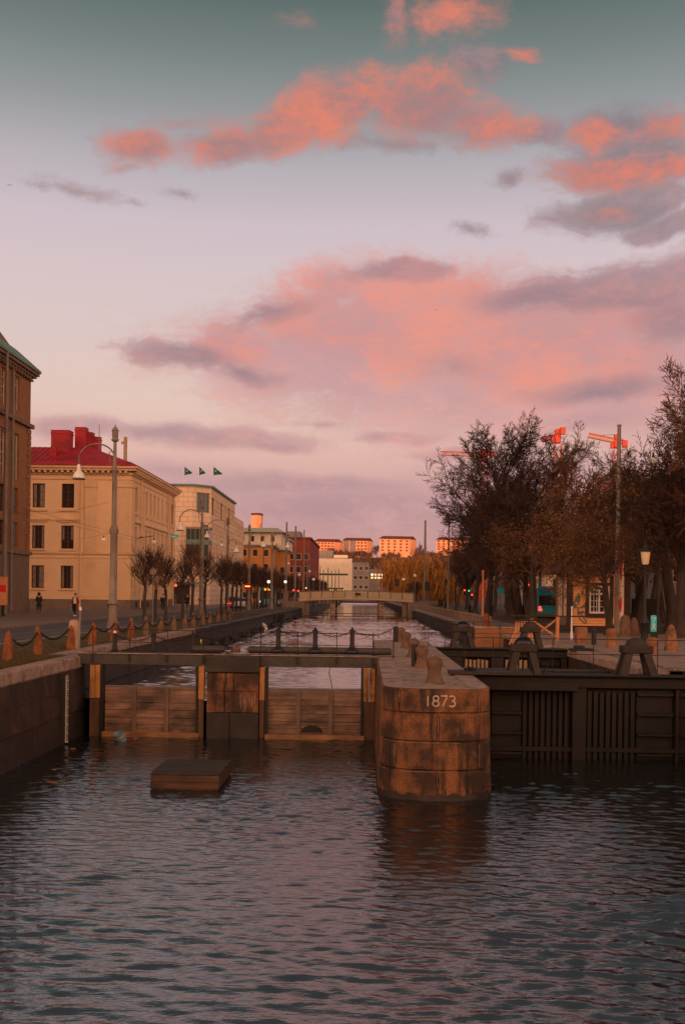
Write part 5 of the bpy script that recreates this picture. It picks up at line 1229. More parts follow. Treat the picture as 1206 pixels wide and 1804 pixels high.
for k, y in enumerate(ys_):
    lab = '%s pollarded lime on the left quay counting away from the tall near lamp' % ORD[k]; sc = 1.0 if k < 4 else 1.14
    x = -13.75+r5.uniform(-.12, .12)
    if k < 3: protos[k].location = (x, y, 0); protos[k]['label'] = lab; protos[k].rotation_euler.z = k
    else: dup(protos[k % 3], (x, y, 0), k*2.1, lab, sc*r5.uniform(.95, 1.08))
k0 = 0
for y in np.arange(165, 300, 9): 
    dup(protos[k0 % 3], (9.6 if y > 178 else 24, y, 0), k0*1.7, '%s small pollarded tree beyond the bridge on the right, counting away' % ORD[k0], 1.0, 'small trees beyond the bridge'); k0 += 1
for q, y in enumerate(np.arange(225, 330, 7.5)):
    dup(protos[q % 3], (-12.2, y, 0), q*1.9, '%s clipped tree of the dark row beyond the bridge on the left' % ORD[q], 1.25, 'clipped trees beyond the bridge')
# golden willow
def willow(name, lab, px, Y, H, rw, n, m_):
    r = random.Random(int(px)); t = thing(name, lab, 'tree', (at(px, 1050, Y).x, Y, 0)); L = t.location
    mb, cm, sm = MB(), MB(), MB(); mb.tube([L+Vector((0, 0, -.2)), L+Vector((.1, 0, H*.3)), L+Vector((-.1, 0, H*.45))], [.5, .42, .3], 8); part('trunk', mb, bark, t)
    ends = []
    for k in range(26):
        q = r.uniform(0, 6.28); e_ = Vector((math.cos(q)*rw*r.uniform(.15, .9), math.sin(q)*rw*r.uniform(.15, .9), H*r.uniform(.6, .98))); e_.z -= (math.hypot(e_.x, e_.y)/rw)**2*H*.25
        p0 = Vector((0, 0, H*.3)); p = [L+p0.lerp(e_, t_)+Vector((0, 0, math.sin(t_*3.1)*.8)) for t_ in np.linspace(0, 1, 6)]; cm.tube(p, [.2, .16, .12, .09, .06, .03], 4); ends += [(p[k_], k_) for k_ in range(2, 6)]
    part('branches', cm, twig_warm, t)
    for k in range(n):
        s, _ = r.choice(ends); s = s+Vector((r.gauss(0, .9), r.gauss(0, .9), r.gauss(0, .6))); l = r.uniform(1.2, 4.2); d = Vector((r.gauss(0, .22), r.gauss(0, .22), 0)); w_ = r.uniform(.035, .09); a = r.uniform(0, 3.14); wv = Vector((math.cos(a)*w_, math.sin(a)*w_, 0))
        rows = []
        for q in range(4): c = s+d*l*q/3+Vector((0, 0, .35*math.sin(q*.9)-l*(q/3)**1.3)); c.z = max(c.z, .3); f_ = (1, 1, .8, .25)[q]; rows.append([c-wv*f_, c+wv*f_])
        sm.rings(rows, closed=False)
    part('hanging_strands', sm, m_, t); return t
willow('willow_tree', 'large golden willow right of the road bridge in front of the hill houses', 726, 215, 11.0, 6.2, 15000, willow_mat)
willow('willow_tree', 'smaller rust coloured willow close to the bare park trees', 775, 200, 9.0, 4.5, 6500, leaf_gold)
# scrub on the hill and bare trees on the ridge
r6 = random.Random(12); mb = MB()
for k in range(2600):
    x = r6.uniform(-60, 150); y = r6.uniform(432, 520); z = HZ(x, y)-.8; h = r6.uniform(1.5, 4.2)
    for q in range(9):
        d = Vector((r6.gauss(0, .5), r6.gauss(0, .35), 1)).normalized(); a = r6.uniform(0, 3.1); w_ = Vector((math.cos(a)*.22, math.sin(a)*.22, 0)); b_ = Vector((x+r6.gauss(0, .5), y, z)); e_ = b_+d*h*r6.uniform(.6, 1.1)
        m2 = b_.lerp(e_, .5); mb.v += [tuple(b_), tuple(m2+w_*1.8), tuple(e_), tuple(m2-w_*1.8)]; i = len(mb.v)-4; mb.f.append((i, i+1, i+2, i+3))
struct('hill_scrub', mb, scrub_mat, kind='stuff')
for k, (px, Y, sc) in enumerate(((664, 528, .52), (745, 470, .95), (756, 480, .9), (740, 500, .8), (640, 535, .35), (800, 500, .6))):
    x = at(px, 980, Y).x; dup(tall[k % 2], (x, Y, HZ(x, Y)-1.2), k*1.1, 'bare tree on the hill ridge beside the sunlit houses, %s of six' % ORD[k], sc, 'bare trees on the hill ridge')
# grass tufts on the verge
mb = MB(); r7 = random.Random(3)
def tuft(x, y, z, n, h):
    for q in range(n):
        d = Vector((r7.gauss(0, .35), r7.gauss(0, .35), 1)).normalized()*h*r7.uniform(.5, 1.2); a = r7.uniform(0, 3.1); w_ = Vector((math.cos(a)*.008, math.sin(a)*.008, 0)); b_ = Vector((x+r7.gauss(0, .05), y+r7.gauss(0, .05), z))
        mb.v += [tuple(b_-w_), tuple(b_+w_), tuple(b_+d)]; i = len(mb.v)-3; mb.f.append((i, i+1, i+2))
for k in range(1900): tuft(r7.uniform(-13.1, XW-.4) if r7.random() < .6 else XW-.45-abs(r7.gauss(0, .35)), r7.uniform(22, YB), 0, 6, .11)
for k in range(2600): tuft(r7.uniform(-13.1, XU-.6), YB+r7.random()**1.6*70, 0, 5, .10)
for k in range(420): tuft(r7.uniform(11.2, 20), 58+r7.random()**1.5*60, 0, 6, .12)
for k in range(90): tuft(8.55+abs(r7.gauss(0, .15)), r7.uniform(27, 41), 0, 5, .07)
struct('grass_tuft', mb, grassblade, kind='stuff')
mb = MB()
for k in range(60): x, y = r7.uniform(PXL+.5, PXR-.5), 22.6+r7.random()**2*18; a = r7.uniform(0, 6.28); w_ = Vector((math.cos(a)*.03, math.sin(a)*.03, 0)); v_ = Vector((-w_.y*.6, w_.x*.6, .006)); c = Vector((x, y, .012)); i = len(mb.v); mb.v += [tuple(c-w_), tuple(c+v_), tuple(c+w_), tuple(c-v_)]; mb.f.append((i, i+1, i+2, i+3))
struct('fallen_leaf_litter', mb, leaf_gold, kind='stuff')

# ================================================================ LEFT QUAY FURNITURE
def obelisk(h=.86, w=.138, n=4):
    m = MB(); rs = []
    for f_, z in ((1.0, -.05), (.92, h*.35), (.74, h*.70), (.50, h*.88), (.30, h*.965), (.10, h)):
        ww = w*f_; c = ww*.28; rs.append([(-ww+c, -ww, z), (ww-c, -ww, z), (ww, -ww+c, z), (ww, ww-c, z), (ww-c, ww, z), (-ww+c, ww, z), (-ww, ww-c, z), (-ww, -ww+c, z)])
    m.rings(rs); q_ = random.Random(8)
    m.v = [(x+q_.uniform(-.012, .012), y+q_.uniform(-.012, .012), z+q_.uniform(-.012, .012)) for x, y, z in m.v]; return m
by_ = [29.0, 31.7, 35.1, 38.2, 41.6, 44.4, 47.6, 51.0]
while by_[-1] < 76: by_.append(by_[-1]+3.35)
proto = None; tops = []; dark = None
for k, y in enumerate(by_):
    x = -10.12; lab = '%s %s granite chain bollard on the left verge counting from the photo edge' % (ORD[k], 'orange' if k < 6 else 'brown')
    if proto is None: proto = one('stone_bollard', lab, 'bollard', obelisk(), rust_stone, group='granite chain bollards on the left verge'); proto.location = (x, y, 0)
    else:
        o = dup(proto if k < 6 or dark is None else dark, (x+r5.uniform(-.04, .04), y, 0), r5.uniform(-.4, .4), lab, (r5.uniform(.9, 1.08), r5.uniform(.9, 1.08), r5.uniform(.92, 1.06))); o.rotation_euler = (r5.uniform(-.035, .035), r5.uniform(-.05, .05), r5.uniform(-.4, .4))
    if k == 6: dark = o; o.data = o.data.copy(); o.data.materials[0] = bollard_stone
    tops.append(Vector((x, y, .70)))
for k in range(min(16, len(tops)-1)):
    a, b = tops[k]+Vector((0, .12, 0)), tops[k+1]-Vector((0, .12, 0)); one('chain', 'chain hanging between the %s and %s granite bollards on the left verge' % (ORD[k], ORD[k+1]), 'chain', chain(a, b, .30+r5.uniform(-.11, .12), rail, .02), rail, tuple((a+b)/2), 'chains on the left verge')
mb = MB(); mb.lathe([(.20, -.05), (.20, .2), (.19, .7), (.175, .92), (.12, 1.0), (.0, 1.02)], n=18); o = one('milestone', 'pale round topped stone post beside the thin grey pole on the left verge', 'stone', mb, pale_stone, smooth=True); p = G(130, 1143); o.location = (p.x, p.y, 0)
p = G(139, 1147); t = thing('grey_pole', 'thin grey steel pole with a pale head at the corner of the left quay', 'pole', (p.x, p.y, 0)); mb = MB(); mb.tube([p+Vector((0, 0, -.1)), p+Vector((.03, 0, 1.38))], .035, 8); part('shaft', mb, galv, t); mb = MB(); mb.lathe([(.05, 1.36), (.05, 1.46), (.02, 1.48)], (p.x+.03, p.y, 0), 10); part('head', mb, white_paint, t)
# --- goose-neck lamps
def goose(name, lab, x, y, H, arms, group='goose neck street lamps on the left quay'):
    t = thing(name, lab, 'street lamp', (0, 0, 0), group)
    m_ = MB(); m_.lathe([(.28, 0), (.28, .5), (.25, .55), (.22, .6), (.20, 1.35), (.27, 1.40), (.27, 1.5), (.19, 1.6), (.165, 4.8), (.21, 4.9), (.23, 5.05), (.17, 5.2), (.125, 5.3), (.115, H*.78), (.15, H*.785), (.15, H*.80), (.09, H*.81), (.08, H-.75)], n=16); part('pole', m_, lampgrey, t, smooth=True)
    m_ = MB(); m_.lathe([(.08, H-.75), (.17, H-.70), (.19, H-.62), (.13, H-.55), (.15, H-.5), (.16, H-.22), (.19, H-.2), (.10, H-.05), (.03, H+.02), (.01, H+.16)], n=12); part('finial', m_, lampgrey, t, smooth=True)
    for sgn, wd, z_ in arms:
        pts = [Vector((sgn*(wd/2-wd/2*math.cos(q)), 0, z_+wd*.42*math.sin(q))) for q in np.linspace(0, math.pi, 15)]; pts += [Vector((sgn*wd, 0, z_-.3))]; m_ = MB(); m_.tube([Vector((0, 0, z_-1.3)), Vector((sgn*.10, 0, z_-.6))]+pts, .04, 8); a_ = part('arm', m_, lampgrey, t, smooth=True)
        m_ = MB(); m_.tube([Vector((0, .02, z_-.5)), Vector((sgn*wd*.14, .02, z_-.1)), Vector((sgn*wd*.16, .02, z_+wd*.2)), Vector((sgn*wd*.04, .02, z_+wd*.22)), Vector((0, .02, z_+.1))], .025, 6); part('scroll', m_, lampgrey, a_, smooth=True)
        m_ = MB(); c = (sgn*wd, 0, z_-.98); m_.lathe([(.30, 0), (.30, .06), (.27, .2), (.20, .32), (.10, .40), (.10, .5), (.07, .68), (.03, .74)], c, 18); sh = part('lamp_shade', m_, opal, t, smooth=True)
        m_ = MB(); m_.lathe([(.31, -.02), (.315, .03)], c, 18); part('rim', m_, lampgrey, sh)
    t.location = (x, y, 0); return t
goose('street_lamp', 'tall goose neck street lamp nearest on the left quay, its arm reaching left', -12.35, 50.2, 10.15, [(-1, 1.78, 8.55)])
def goose_px(px, ytop, lab, arms, Hh=10.0):
    x_ = None; Y = (Hh-2)*F/((1048+.0131*(px-603))-ytop); goose('street_lamp', lab, at(px, 1045, Y).x, Y, Hh, arms)
goose_px(354.5, 879, 'second goose neck lamp, in front of the glazed bay of the office', [(-1, 1.9, 8.3)])
goose_px(400, 911, 'third goose neck lamp with arms to both sides, right of the office corner', [(-1, 2.2, 8.8), (1, .9, 7.3)])
goose_px(438, 924, 'fourth goose neck lamp, left of the orange block', [(1, 1.6, 8.4)])
goose_px(478, 938, 'fifth goose neck lamp, before the red brick block', [(1, 2.0, 9.0)])
def pole(name, lab, px, ybase, ytop, Y, w=.13, m_=polegrey, group=None, cat='pole'):
    a = at(px, ybase, Y); z1 = at(px, ytop, Y).z; t = thing(name, lab, cat, (a.x, Y, 0), group)
    mb = MB(); mb.lathe([(w*1.5, -.05), (w*1.5, .3), (w, .4), (w*.9, z1*.6), (w*.72, z1-.1), (w*.85, z1-.08), (w*.85, z1)], (a.x, Y, 0), 12); part('shaft', mb, m_, t, smooth=True); return t
TP = [(7, 1088, 620, 83, .17, 'grey tram pole at the left edge before the brick building'), (22.5, 1080, 690, 88, .10, 'thin grey tram pole close to the brick building wall'), (503, 1068, 920, 150, .16, 'leftmost of the tall bare tram poles near the bridge'), (519, 1066, 927, 158, .17, 'pale tram pole at the left bridge end'),
      (534, 1064, 934, 172, .14, 'tram pole just right of the left bridge end'), (540.5, 1063, 958, 185, .12, 'short tram pole behind the left bridge end'), (485, 1060, 958, 160, .12, 'short grey pole before the red brick block'), (463, 1060, 960, 150, .11, 'dark pole before the orange block'),
      (747, 1068, 917, 158, .19, 'tall pale tram pole at the right end of the road bridge'), (788.5, 1066, 905, 140, .12, 'dark tram pole left of the park trees'), (950, 1087, 867, 104, .15, 'grey lamp pole in front of the park trees'), (1085.5, 1116, 748, 59, .15, 'tall grey tram pole in front of the kiosk')]
for px, yb, yt, Y, w_, lab in TP: pole('tram_pole', lab, px, yb, yt, Y, w_, polegrey if px != 1085.5 else galv, 'tram poles')
# far rows of pale posts by the commercial building
for k, (px, yt) in enumerate(((563, 998), (569, 1004), (577, 1000), (584, 1006), (590, 1004), (596, 1002), (545, 985), (556, 990))): pole('catenary_post', 'slim pale post in the far row before the white commercial building, %s of eight' % ORD[k], px, 1052, yt, 225+k*6, .12, galv, 'far pale posts')
# wires
def wire(a, b, sag, lab, r=.0065, n=14):
    a, b = Vector(a), Vector(b); mb = MB(); mb.tube([a.lerp(b, t)-Vector((0, 0, sag*4*t*(1-t))) for t in np.linspace(0, 1, n)], r, 4, cap=False); return one('wire', lab, 'wire', mb, rail, tuple((a+b)/2), 'overhead wires')
L1 = Vector((-12.4, 50.2, 5.0)); wire((-33, 109, 8.3), L1, .5, 'overhead wire from the ochre wall to the tall near lamp'); wire(at(52, 905, 91), at(190, 885, 50), .2, 'overhead wire from the brick building to the tall near lamp')
wire(at(80, 885, 109), at(235, 975, 112), .3, 'thin wire sloping across the ochre facade'); wire(at(7, 722, 83), at(22, 722, 88), .05, 'short cross wire between the two poles at the left edge', .03); wire(at(5, 760, 80), at(22, 752, 88), .05, 'lower cross bracket wire at the left edge', .03)
for k, z in enumerate((5.9, 6.1)): wire((-16.0-k*1.8, 30, z), (-16.0-k*1.8, 240, z), .15, 'tram contact wire above the left road, %s of two' % ('canal side', 'house side')[k], .007)
wire(at(305, 944, 112), at(355, 940, 88), .1, 'short wire carrying the green street sign')
wire(at(950, 905, 104), at(1085, 850, 59), .4, 'wire between the grey lamp pole and the tall tram pole'); wire(at(1085, 800, 59), at(1230, 800, 52), .15, 'wire carrying the hanging lamp at the right edge')
# hanging and bracket lamps
def hang_lamp(lab, px, py, Y, s=.30):
    p = at(px, py, Y); t = thing('hanging_lamp', lab, 'lamp', tuple(p)); mb = MB(); mb.lathe([(s, 0), (s, s*.25), (s*.85, s*.7), (s*.5, s*1.05), (s*.28, s*1.2)], tuple(p), 16); part('lamp_shade', mb, opal, t, smooth=True); mb = MB(); mb.lathe([(s*.28, s*1.2), (s*.2, s*1.9), (.02, s*2.2)], tuple(p), 10); part('cap', mb, iron, t, smooth=True); return t
hang_lamp('white bell lamp hanging on a wire left of the tall near lamp', 182.5, 952, 60, .13); hang_lamp('white bell lamp on a bracket before the side wall of the ochre building', 271, 957, 90, .22)
hang_lamp('white bell lamp hanging among the trees at the right edge', 1150, 818, 53, .29); hang_lamp('small white bell lamp between the third goose neck lamp and the office', 390, 962, 118, .25)
mb = MB(); a, b = at(243, 948, 90), at(271, 944, 90); mb.tube([a, b], .03, 5); mb.tube([at(240, 950, 90), at(250, 945, 90)], .03, 5); one('lamp_bracket', 'thin horizontal bracket arm of the bell lamp before the ochre side wall', 'bracket', mb, rail, tuple(a))
# signs
def disc_sign(lab, px, py, Y, rad, m_, zb=0.0, post=True, bar=None, tilt=0):
    p = at(px, py, Y); t = thing('road_sign', lab, 'sign', (p.x, Y, zb)); mb = MB(); mb.lathe([(rad, -.02), (rad, .02)], n=24); mb.xf(Matrix.Translation((p.x, Y-.06, p.z)) @ Matrix.Rotation(R(90), 4, 'X') @ Matrix.Rotation(tilt, 4, 'Y')); d_ = part('disc', mb, m_, t)
    if bar: mb = MB(); mb.box(p.x-rad*.7, p.x+rad*.7, Y-.10, Y-.085, p.z-rad*.16, p.z+rad*.16); part('bar', mb, bar, d_)
    if post: mb = MB(); mb.tube([(p.x, Y, zb), (p.x, Y, p.z+rad*.9)], .035, 6); part('post', mb, polegrey, t)
    return t
disc_sign('red no entry sign facing the viewer at the left road', 436, 1033, 118, .42, red_paint, bar=lit_warm); disc_sign('pale back of a round sign among the pollarded limes', 270, 1007, 62, .20, plinth, tilt=.5); disc_sign('pale tilted disc just below the other round sign back', 277, 1020, 62.4, .20, plinth, post=False, tilt=-.6)
disc_sign('red round sign low among the limes near the parked car', 404, 1063, 96, .26, red_paint, bar=white_paint)
t = thing('street_sign', 'green street sign with a white arrow beside the ochre side wall', 'sign', tuple(at(307, 945, 112))); p = t.location; mb = MB(); mb.rings([[(p.x-.42, y, p.z-.22), (p.x+.32, y, p.z-.17), (p.x+.50, y, p.z+.05), (p.x+.42, y, p.z+.22), (p.x-.3, y, p.z+.16)] for y in (p.y, p.y+.05)]); part('panel', mb, sign_cyan, t)
mb = MB(); mb.rings([[(p.x-.25, y, p.z-.04), (p.x-.08, y, p.z-.13), (p.x-.08, y, p.z-.07), (p.x+.30, y, p.z-.03), (p.x+.30, y, p.z+.05), (p.x-.08, y, p.z+.01), (p.x-.08, y, p.z+.07)] for y in (p.y-.02, p.y-.005)]); part('arrow', mb, white_paint, t)
def traffic_light(lab, px, py, Y, lens=lit_red, zb=0.0):
    p = at(px, py, Y); t = thing('traffic_light', lab, 'traffic light', (p.x, Y, zb)); mb = MB(); mb.box(p.x-.17, p.x+.17, Y, Y+.25, p.z-.75, p.z+.25, .03); h_ = part('signal_head', mb, iron, t)
    zz = {lit_red: 0, lit_warm: -.27, lit_green: -.54}[lens]
    mb = MB(); mb.lathe([(.13, 0), (.13, .02), (.05, .04)], n=14); mb.xf(Matrix.Translation((p.x, Y-.01, p.z)) @ Matrix.Rotation(R(90), 4, 'X')); part('lens', mb, lens, h_)
    mb = MB(); mb.tube([(p.x, Y+.12, zb), (p.x, Y+.12, p.z+.2)], .05, 8); part('post', mb, polegrey, t); return t
for lab, px, py, Y, ln in (('traffic light glowing red among the near pollarded limes', 309.5, 1031, 92, lit_red), ('red traffic light left of the tram poles at the bridge', 503, 1041, 150, lit_red), ('red traffic light between the tram poles at the bridge', 517, 1040, 156, lit_red), ('red traffic light right of the pale tram pole on the bridge', 525, 1041, 162, lit_red),
       ('orange signal right of the tram poles at the left bridge end', 539, 1036, 170, lit_warm), ('red traffic light far behind the bridge near the lit building', 667, 1037, 260, lit_red), ('red traffic light in the park left of the green one', 818, 1040, 150, lit_red), ('green traffic light on the dark post in the park', 826, 1041, 140, lit_green),
       ('red traffic light low between park trunks', 831, 1048, 146, lit_red), ('red traffic light left of the blue bus', 930, 1031, 92, lit_red)):
    traffic_light(lab, px, py, Y, ln)
def globe_lamp(lab, px, py, Y, rad=.24, m_=opal, zb=0.0):
    p = at(px, py, Y); t = thing('globe_lamp', lab, 'street lamp', (p.x, Y, zb), 'globe lamps near the bridge'); mb = MB(); mb.lathe([(rad*math.sin(q), -rad*math.cos(q)) for q in np.linspace(.05, 3.1, 10)], tuple(p), 14); part('globe', mb, m_, t, smooth=True); mb = MB(); mb.tube([(p.x, Y, zb), (p.x, Y, p.z-rad*.8)], [.07, .04], 8); part('post', mb, polegrey, t)
for lab, px, py, Y, m_ in (('white globe lamp at the right end of the road bridge, the taller one', 730.5, 1014, 160, opal), ('white globe lamp on the right part of the road bridge', 710.5, 1021, 163, opal), ('globe lamp in front of the dark clipped trees left on the bridge', 552, 1021, 165, opal), ('globe lamp before the red brick block', 527, 1013, 172, opal), ('small globe lamp high before the red brick side wall', 545, 1007, 190, opal),
     ('lit globe lamp above the bus on the left road', 473, 1025, 128, lit_white), ('lit globe lamp right of the bus on the left road', 502.5, 1025, 140, lit_white), ('globe lamp before the red brick block, the upper left one', 508, 993, 200, opal)): globe_lamp(lab, px, py, Y, .24 if m_ is opal else .19, m_)
# ================================================================ VEHICLES
def car(lab, loc, rz, bm, sc=1.0, lights=True):
    t = thing('parked_car', lab, 'car', (0, 0, 0)); prof = [(-2.1, .35), (-2.15, .7), (-2.0, .95), (-1.2, 1.02), (-.65, 1.45), (.75, 1.48), (1.55, 1.05), (2.05, .95), (2.15, .6), (2.1, .35)]
    m_ = MB(); rs = []
    for y, ins in ((-.86, .06), (-.80, 0), (.80, 0), (.86, .06)):
        rs.append([(x*(1-ins*.2), y*(.80 if z > 1.1 else 1), z-ins*.3*(z > .9)) for x, z in prof])
    m_.rings(rs); part('body', m_, bm, t)
    m_ = MB()
    for s in (-1, 1): m_.rings([[(x, s*(.70+.0), z) for x, z in ((-1.1, 1.05), (-.62, 1.38), (.70, 1.40), (1.4, 1.07))], [(x, s*.83, z) for x, z in ((-1.1, 1.04), (-.62, 1.36), (.70, 1.38), (1.4, 1.06))]])
    m_.rings([[(-1.23, y, 1.05) for y in (-.72, .72)][::-1]+[(-.72, y, 1.42) for y in (-.6, .6)], [(-1.18, y, 1.05) for y in (-.72, .72)][::-1]+[(-.67, y, 1.42) for y in (-.6, .6)]])
    m_.rings([[(1.55, y, 1.08) for y in (-.72, .72)][::-1]+[(.85, y, 1.45) for y in (-.6, .6)], [(1.60, y, 1.08) for y in (-.72, .72)][::-1]+[(.90, y, 1.45) for y in (-.6, .6)]]); part('windows', m_, glass_dark, t)
    for x in (-1.35, 1.3):
        for y in (-.80, .80):
            m_ = MB().lathe([(.16, -.12), (.32, -.11), (.33, .11), (.16, .12)], n=16).xf(Matrix.Translation((x, y, .33)) @ Matrix.Rotation(R(90), 4, 'X')); wh = part('wheel', m_, rubber, t)
            m_ = MB().lathe([(.19, -.125), (.19, .125)], n=12).xf(Matrix.Translation((x, y, .33)) @ Matrix.Rotation(R(90), 4, 'X')); part('rim', m_, galv, wh)
    for y in (-.62, .62):
        m_ = MB().box(-2.19, -2.1, y-.14, y+.14, .66, .80, .02); part('headlight', m_, white_paint, t); m_ = MB().box(2.08, 2.18, y-.14, y+.14, .70, .86, .02); part('tail_light', m_, lit_red if lights else red_paint, t)
    t.location = loc; t.rotation_euler.z = rz; t.scale = (sc,)*3; return t
zr_ = -.06
p = at(427, 1056, 140); car('pale car driving toward the viewer on the left road beyond the limes', (-16.6, 140, zr_), R(90), car_white)
car('dark green car parked behind the limes near the orange block', (-18.6, 148, zr_), R(90), car_dark, 1.08); car('white car far down the left road near the bridge', (-14.6, 168, zr_), R(90), car_white)
def bus(lab, loc, rz, front, L=10.5, side=bus_blue, H=3.1):
    t = thing('city_bus', lab, 'bus', (0, 0, 0)); m_ = MB().box(-1.25, 1.25, 0, L, .32, H, .14); b_ = part('body', m_, side, t)
    m_ = MB().box(-1.08, 1.08, -.03, .02, 1.25, H-.55 if front else H-.9); part('windscreen', m_, glass_dark, t)
    m_ = MB()
    for s in (-1, 1): m_.box(s*1.24 if s > 0 else -1.275, 1.275 if s > 0 else -1.24, .7, L-.5, 1.3, 2.5)
    part('side_windows', m_, glass_dark, t)
    m_ = MB().box(-.9, .9, -.04, .02, H-.48, H-.14); part('destination_display', m_, lit_led if front else bus_grey, t)
    for s in (-1, 1):
        m_ = MB().box(s*.95-.16, s*.95+.16, -.05, .03, .72, .95, .02); part('headlight' if front else 'tail_light', m_, lit_white if front else lit_red, t)
        if not front: m_ = MB().box(s*1.0-.12, s*1.0+.12, -.045, .03, 1.02, 1.16, .02); part('brake_light', m_, lit_red, t)
        for y in (1.8, L-2.2): m_ = MB().lathe([(.2, -.14), (.46, -.13), (.46, .13), (.2, .14)], n=16).xf(Matrix.Translation((s*1.08, y, .46)) @ Matrix.Rotation(R(90), 4, 'Y')); part('wheel', m_, rubber, t)
        m_ = MB().tube([(s*1.2, -.0, H-.35), (s*1.42, -.25, H-.4), (s*1.44, -.28, H-.9)], .05, 6); part('mirror', m_, rubber, t)
    m_ = MB().box(-1.2, 1.2, -.02, .03, .36, .6); part('bumper', m_, bus_grey, t)
    t.location = loc; t.rotation_euler.z = rz; return t
bus('blue city bus with amber display coming along the left road', (at(470, 1060, 160).x, 160, zr_), 0, True)
bus('blue city bus with red tail lights seen from behind left of the kiosk', (at(969, 1075, 98).x, 98, -.02), R(-11), False)
# ================================================================ RIGHT BANK
# kiosk
Yk = 61.0
ks = thing('kiosk', 'orange boarded kiosk with a white barred window and painted scrawl on its wall', 'kiosk', (at(1055, 1110, Yk).x, Yk, 0))
x0, x1 = at(1007, 1110, Yk).x, at(1106, 1110, Yk).x; Hk = 3.45
wx0, wx1 = at(1037, 1050, Yk).x, at(1073, 1050, Yk).x; wz0, wz1 = at(1050, 1081, Yk).z, at(1050, 1032, Yk).z
mb = MB(); wall(mb, (x0, Yk, .35), (1, 0), x1-x0, Hk-.35, [(wx0-x0, wx1-x0, wz0-.35, wz1-.35)], .12)
n_ = 18
for k in range(n_):
    z = .36+k*.172
    for a, b in ((x0, x1),) if z+.16 < wz0 or z > wz1 else ((x0, wx0), (wx1, x1)): mb.rings([[(a, Yk-.022, z), (b, Yk-.022, z), (b, Yk-.002, z), (a, Yk-.002, z)], [(a, Yk-.006, z+.165), (b, Yk-.006, z+.165), (b, Yk-.001, z+.165), (a, Yk-.001, z+.165)]])
mb.quad((x1, Yk, .35), (x1, Yk+3.2, .35), (x1, Yk+3.2, Hk), (x1, Yk, Hk)); part('wall', mb, house_wood, ks)
xs0 = at(978, 1100, Yk+3).x
mb = MB(); ul, ll = uvec((xs0, Yk+3), (x0, Yk)); ops_ = [(.45, 1.15, .5, 2.9), (1.5, 2.2, .5, 2.9)]; wall(mb, (xs0, Yk+3, .35), ul, ll, Hk-.35, ops_, .1); part('side_wall', mb, brown_stone, ks)
for q in ops_: window(ks, (xs0, Yk+3, .35), ul, *q, .06, winframe_pale, winframe_pale, (0, 0), .10)
mb = MB(); mb.box(x0-.36, x0+.02, Yk-.06, Yk-.03, .1, Hk); mb.box(x1-.26, x1+.1, Yk-.06, Yk-.03, .1, Hk); mb.box(wx0-.22, wx0-.002, Yk-.07, Yk-.03, wz0-.25, Hk-.12); mb.box(wx1+.002, wx1+.22, Yk-.07, Yk-.03, wz0-.25, Hk-.12); mb.box(wx0-.002, wx1+.002, Yk-.07, Yk-.03, wz0-.25, wz0-.002); mb.box(wx0-.002, wx1+.002, Yk-.07, Yk-.03, wz1+.002, wz1+.18); part_each('corner_board', mb, house_dark, ks)
f_ = window(ks, (x0, Yk, .35), (1, 0), wx0-x0, wx1-x0, wz0-.35, wz1-.35, .02, white_paint, glass_dark, (1, 0), .11)
mb = MB(); w_ = wx1-wx0; zt_ = wz0+(wz1-wz0)*.68; mb.box(wx0+.1, wx1-.1, Yk-.03, Yk+.015, zt_, zt_+.1); part('transom', mb, white_paint, f_)
mb = MB()
for k in range(2):
    for j in range(2): x = wx0+.12+(w_/2-.1)*(j+1)/3+k*(w_/2); mb.box(x-.016, x+.016, Yk-.005, Yk+.012, wz0+.1, wz1-.1)
for z in (wz0+.4, wz0+.75, wz0+1.4): mb.box(wx0+.1, wx1-.1, Yk-.004, Yk+.011, z-.014, z+.014)
part_each('glazing_bar', mb, white_paint, f_)
mb = MB(); mb.box(x0-.1, x1+.1, Yk-.04, Yk+.05, 0, .345); part('plinth', mb, dwood, ks)
mb = MB(); mb.rings([[(xs0-.5, Yk-.25, Hk), (x1+.5, Yk-.25, Hk), (x1+.5, Yk+3.9, Hk), (xs0-.5, Yk+3.9, Hk)], [(xs0-.5, Yk-.25, Hk+.14), (x1+.5, Yk-.25, Hk+.14), (x1+.5, Yk+3.9, Hk+.14), (xs0-.5, Yk+3.9, Hk+.14)], [(xs0+1, Yk+1.4, Hk+1.3), (x1-1, Yk+1.4, Hk+1.3), (x1-1, Yk+1.9, Hk+1.3), (xs0+1, Yk+1.9, Hk+1.3)]]); part('roof', mb, house_dark, ks)
mb = MB()
def stroke(pts, r=.045):
    P = [at(px, py, Yk-.035) for px, py in pts]; q = []
    for a, b in zip(P, P[1:]): q += [a.lerp(b, t) for t in (0, .33, .67)]
    q.append(P[-1]); mb.tube([(p.x, Yk-.026, p.z) for p in q], r, 5)
for s_ in ([(1020, 1046), (1015, 1052), (1011, 1062), (1014, 1068), (1020, 1060), (1021, 1050), (1018, 1047)], [(1010, 1066), (1018, 1072), (1026, 1068), (1031, 1062)], [(1018, 1072), (1017, 1082), (1022, 1092), (1030, 1099), (1032, 1095), (1026, 1086), (1021, 1080)], [(1018, 1080), (1026, 1077), (1030, 1080)], [(1009, 1060), (1012, 1072)], [(1024, 1072), (1028, 1066), (1030, 1070)]): stroke(s_, .038)
for s_ in ([(1018, 1049), (1014, 1056)], [(1019, 1079), (1027, 1078)], [(1019, 1050), (1016, 1060)]): stroke(s_, .075)
part('graffiti', mb, graffiti_m, ks)
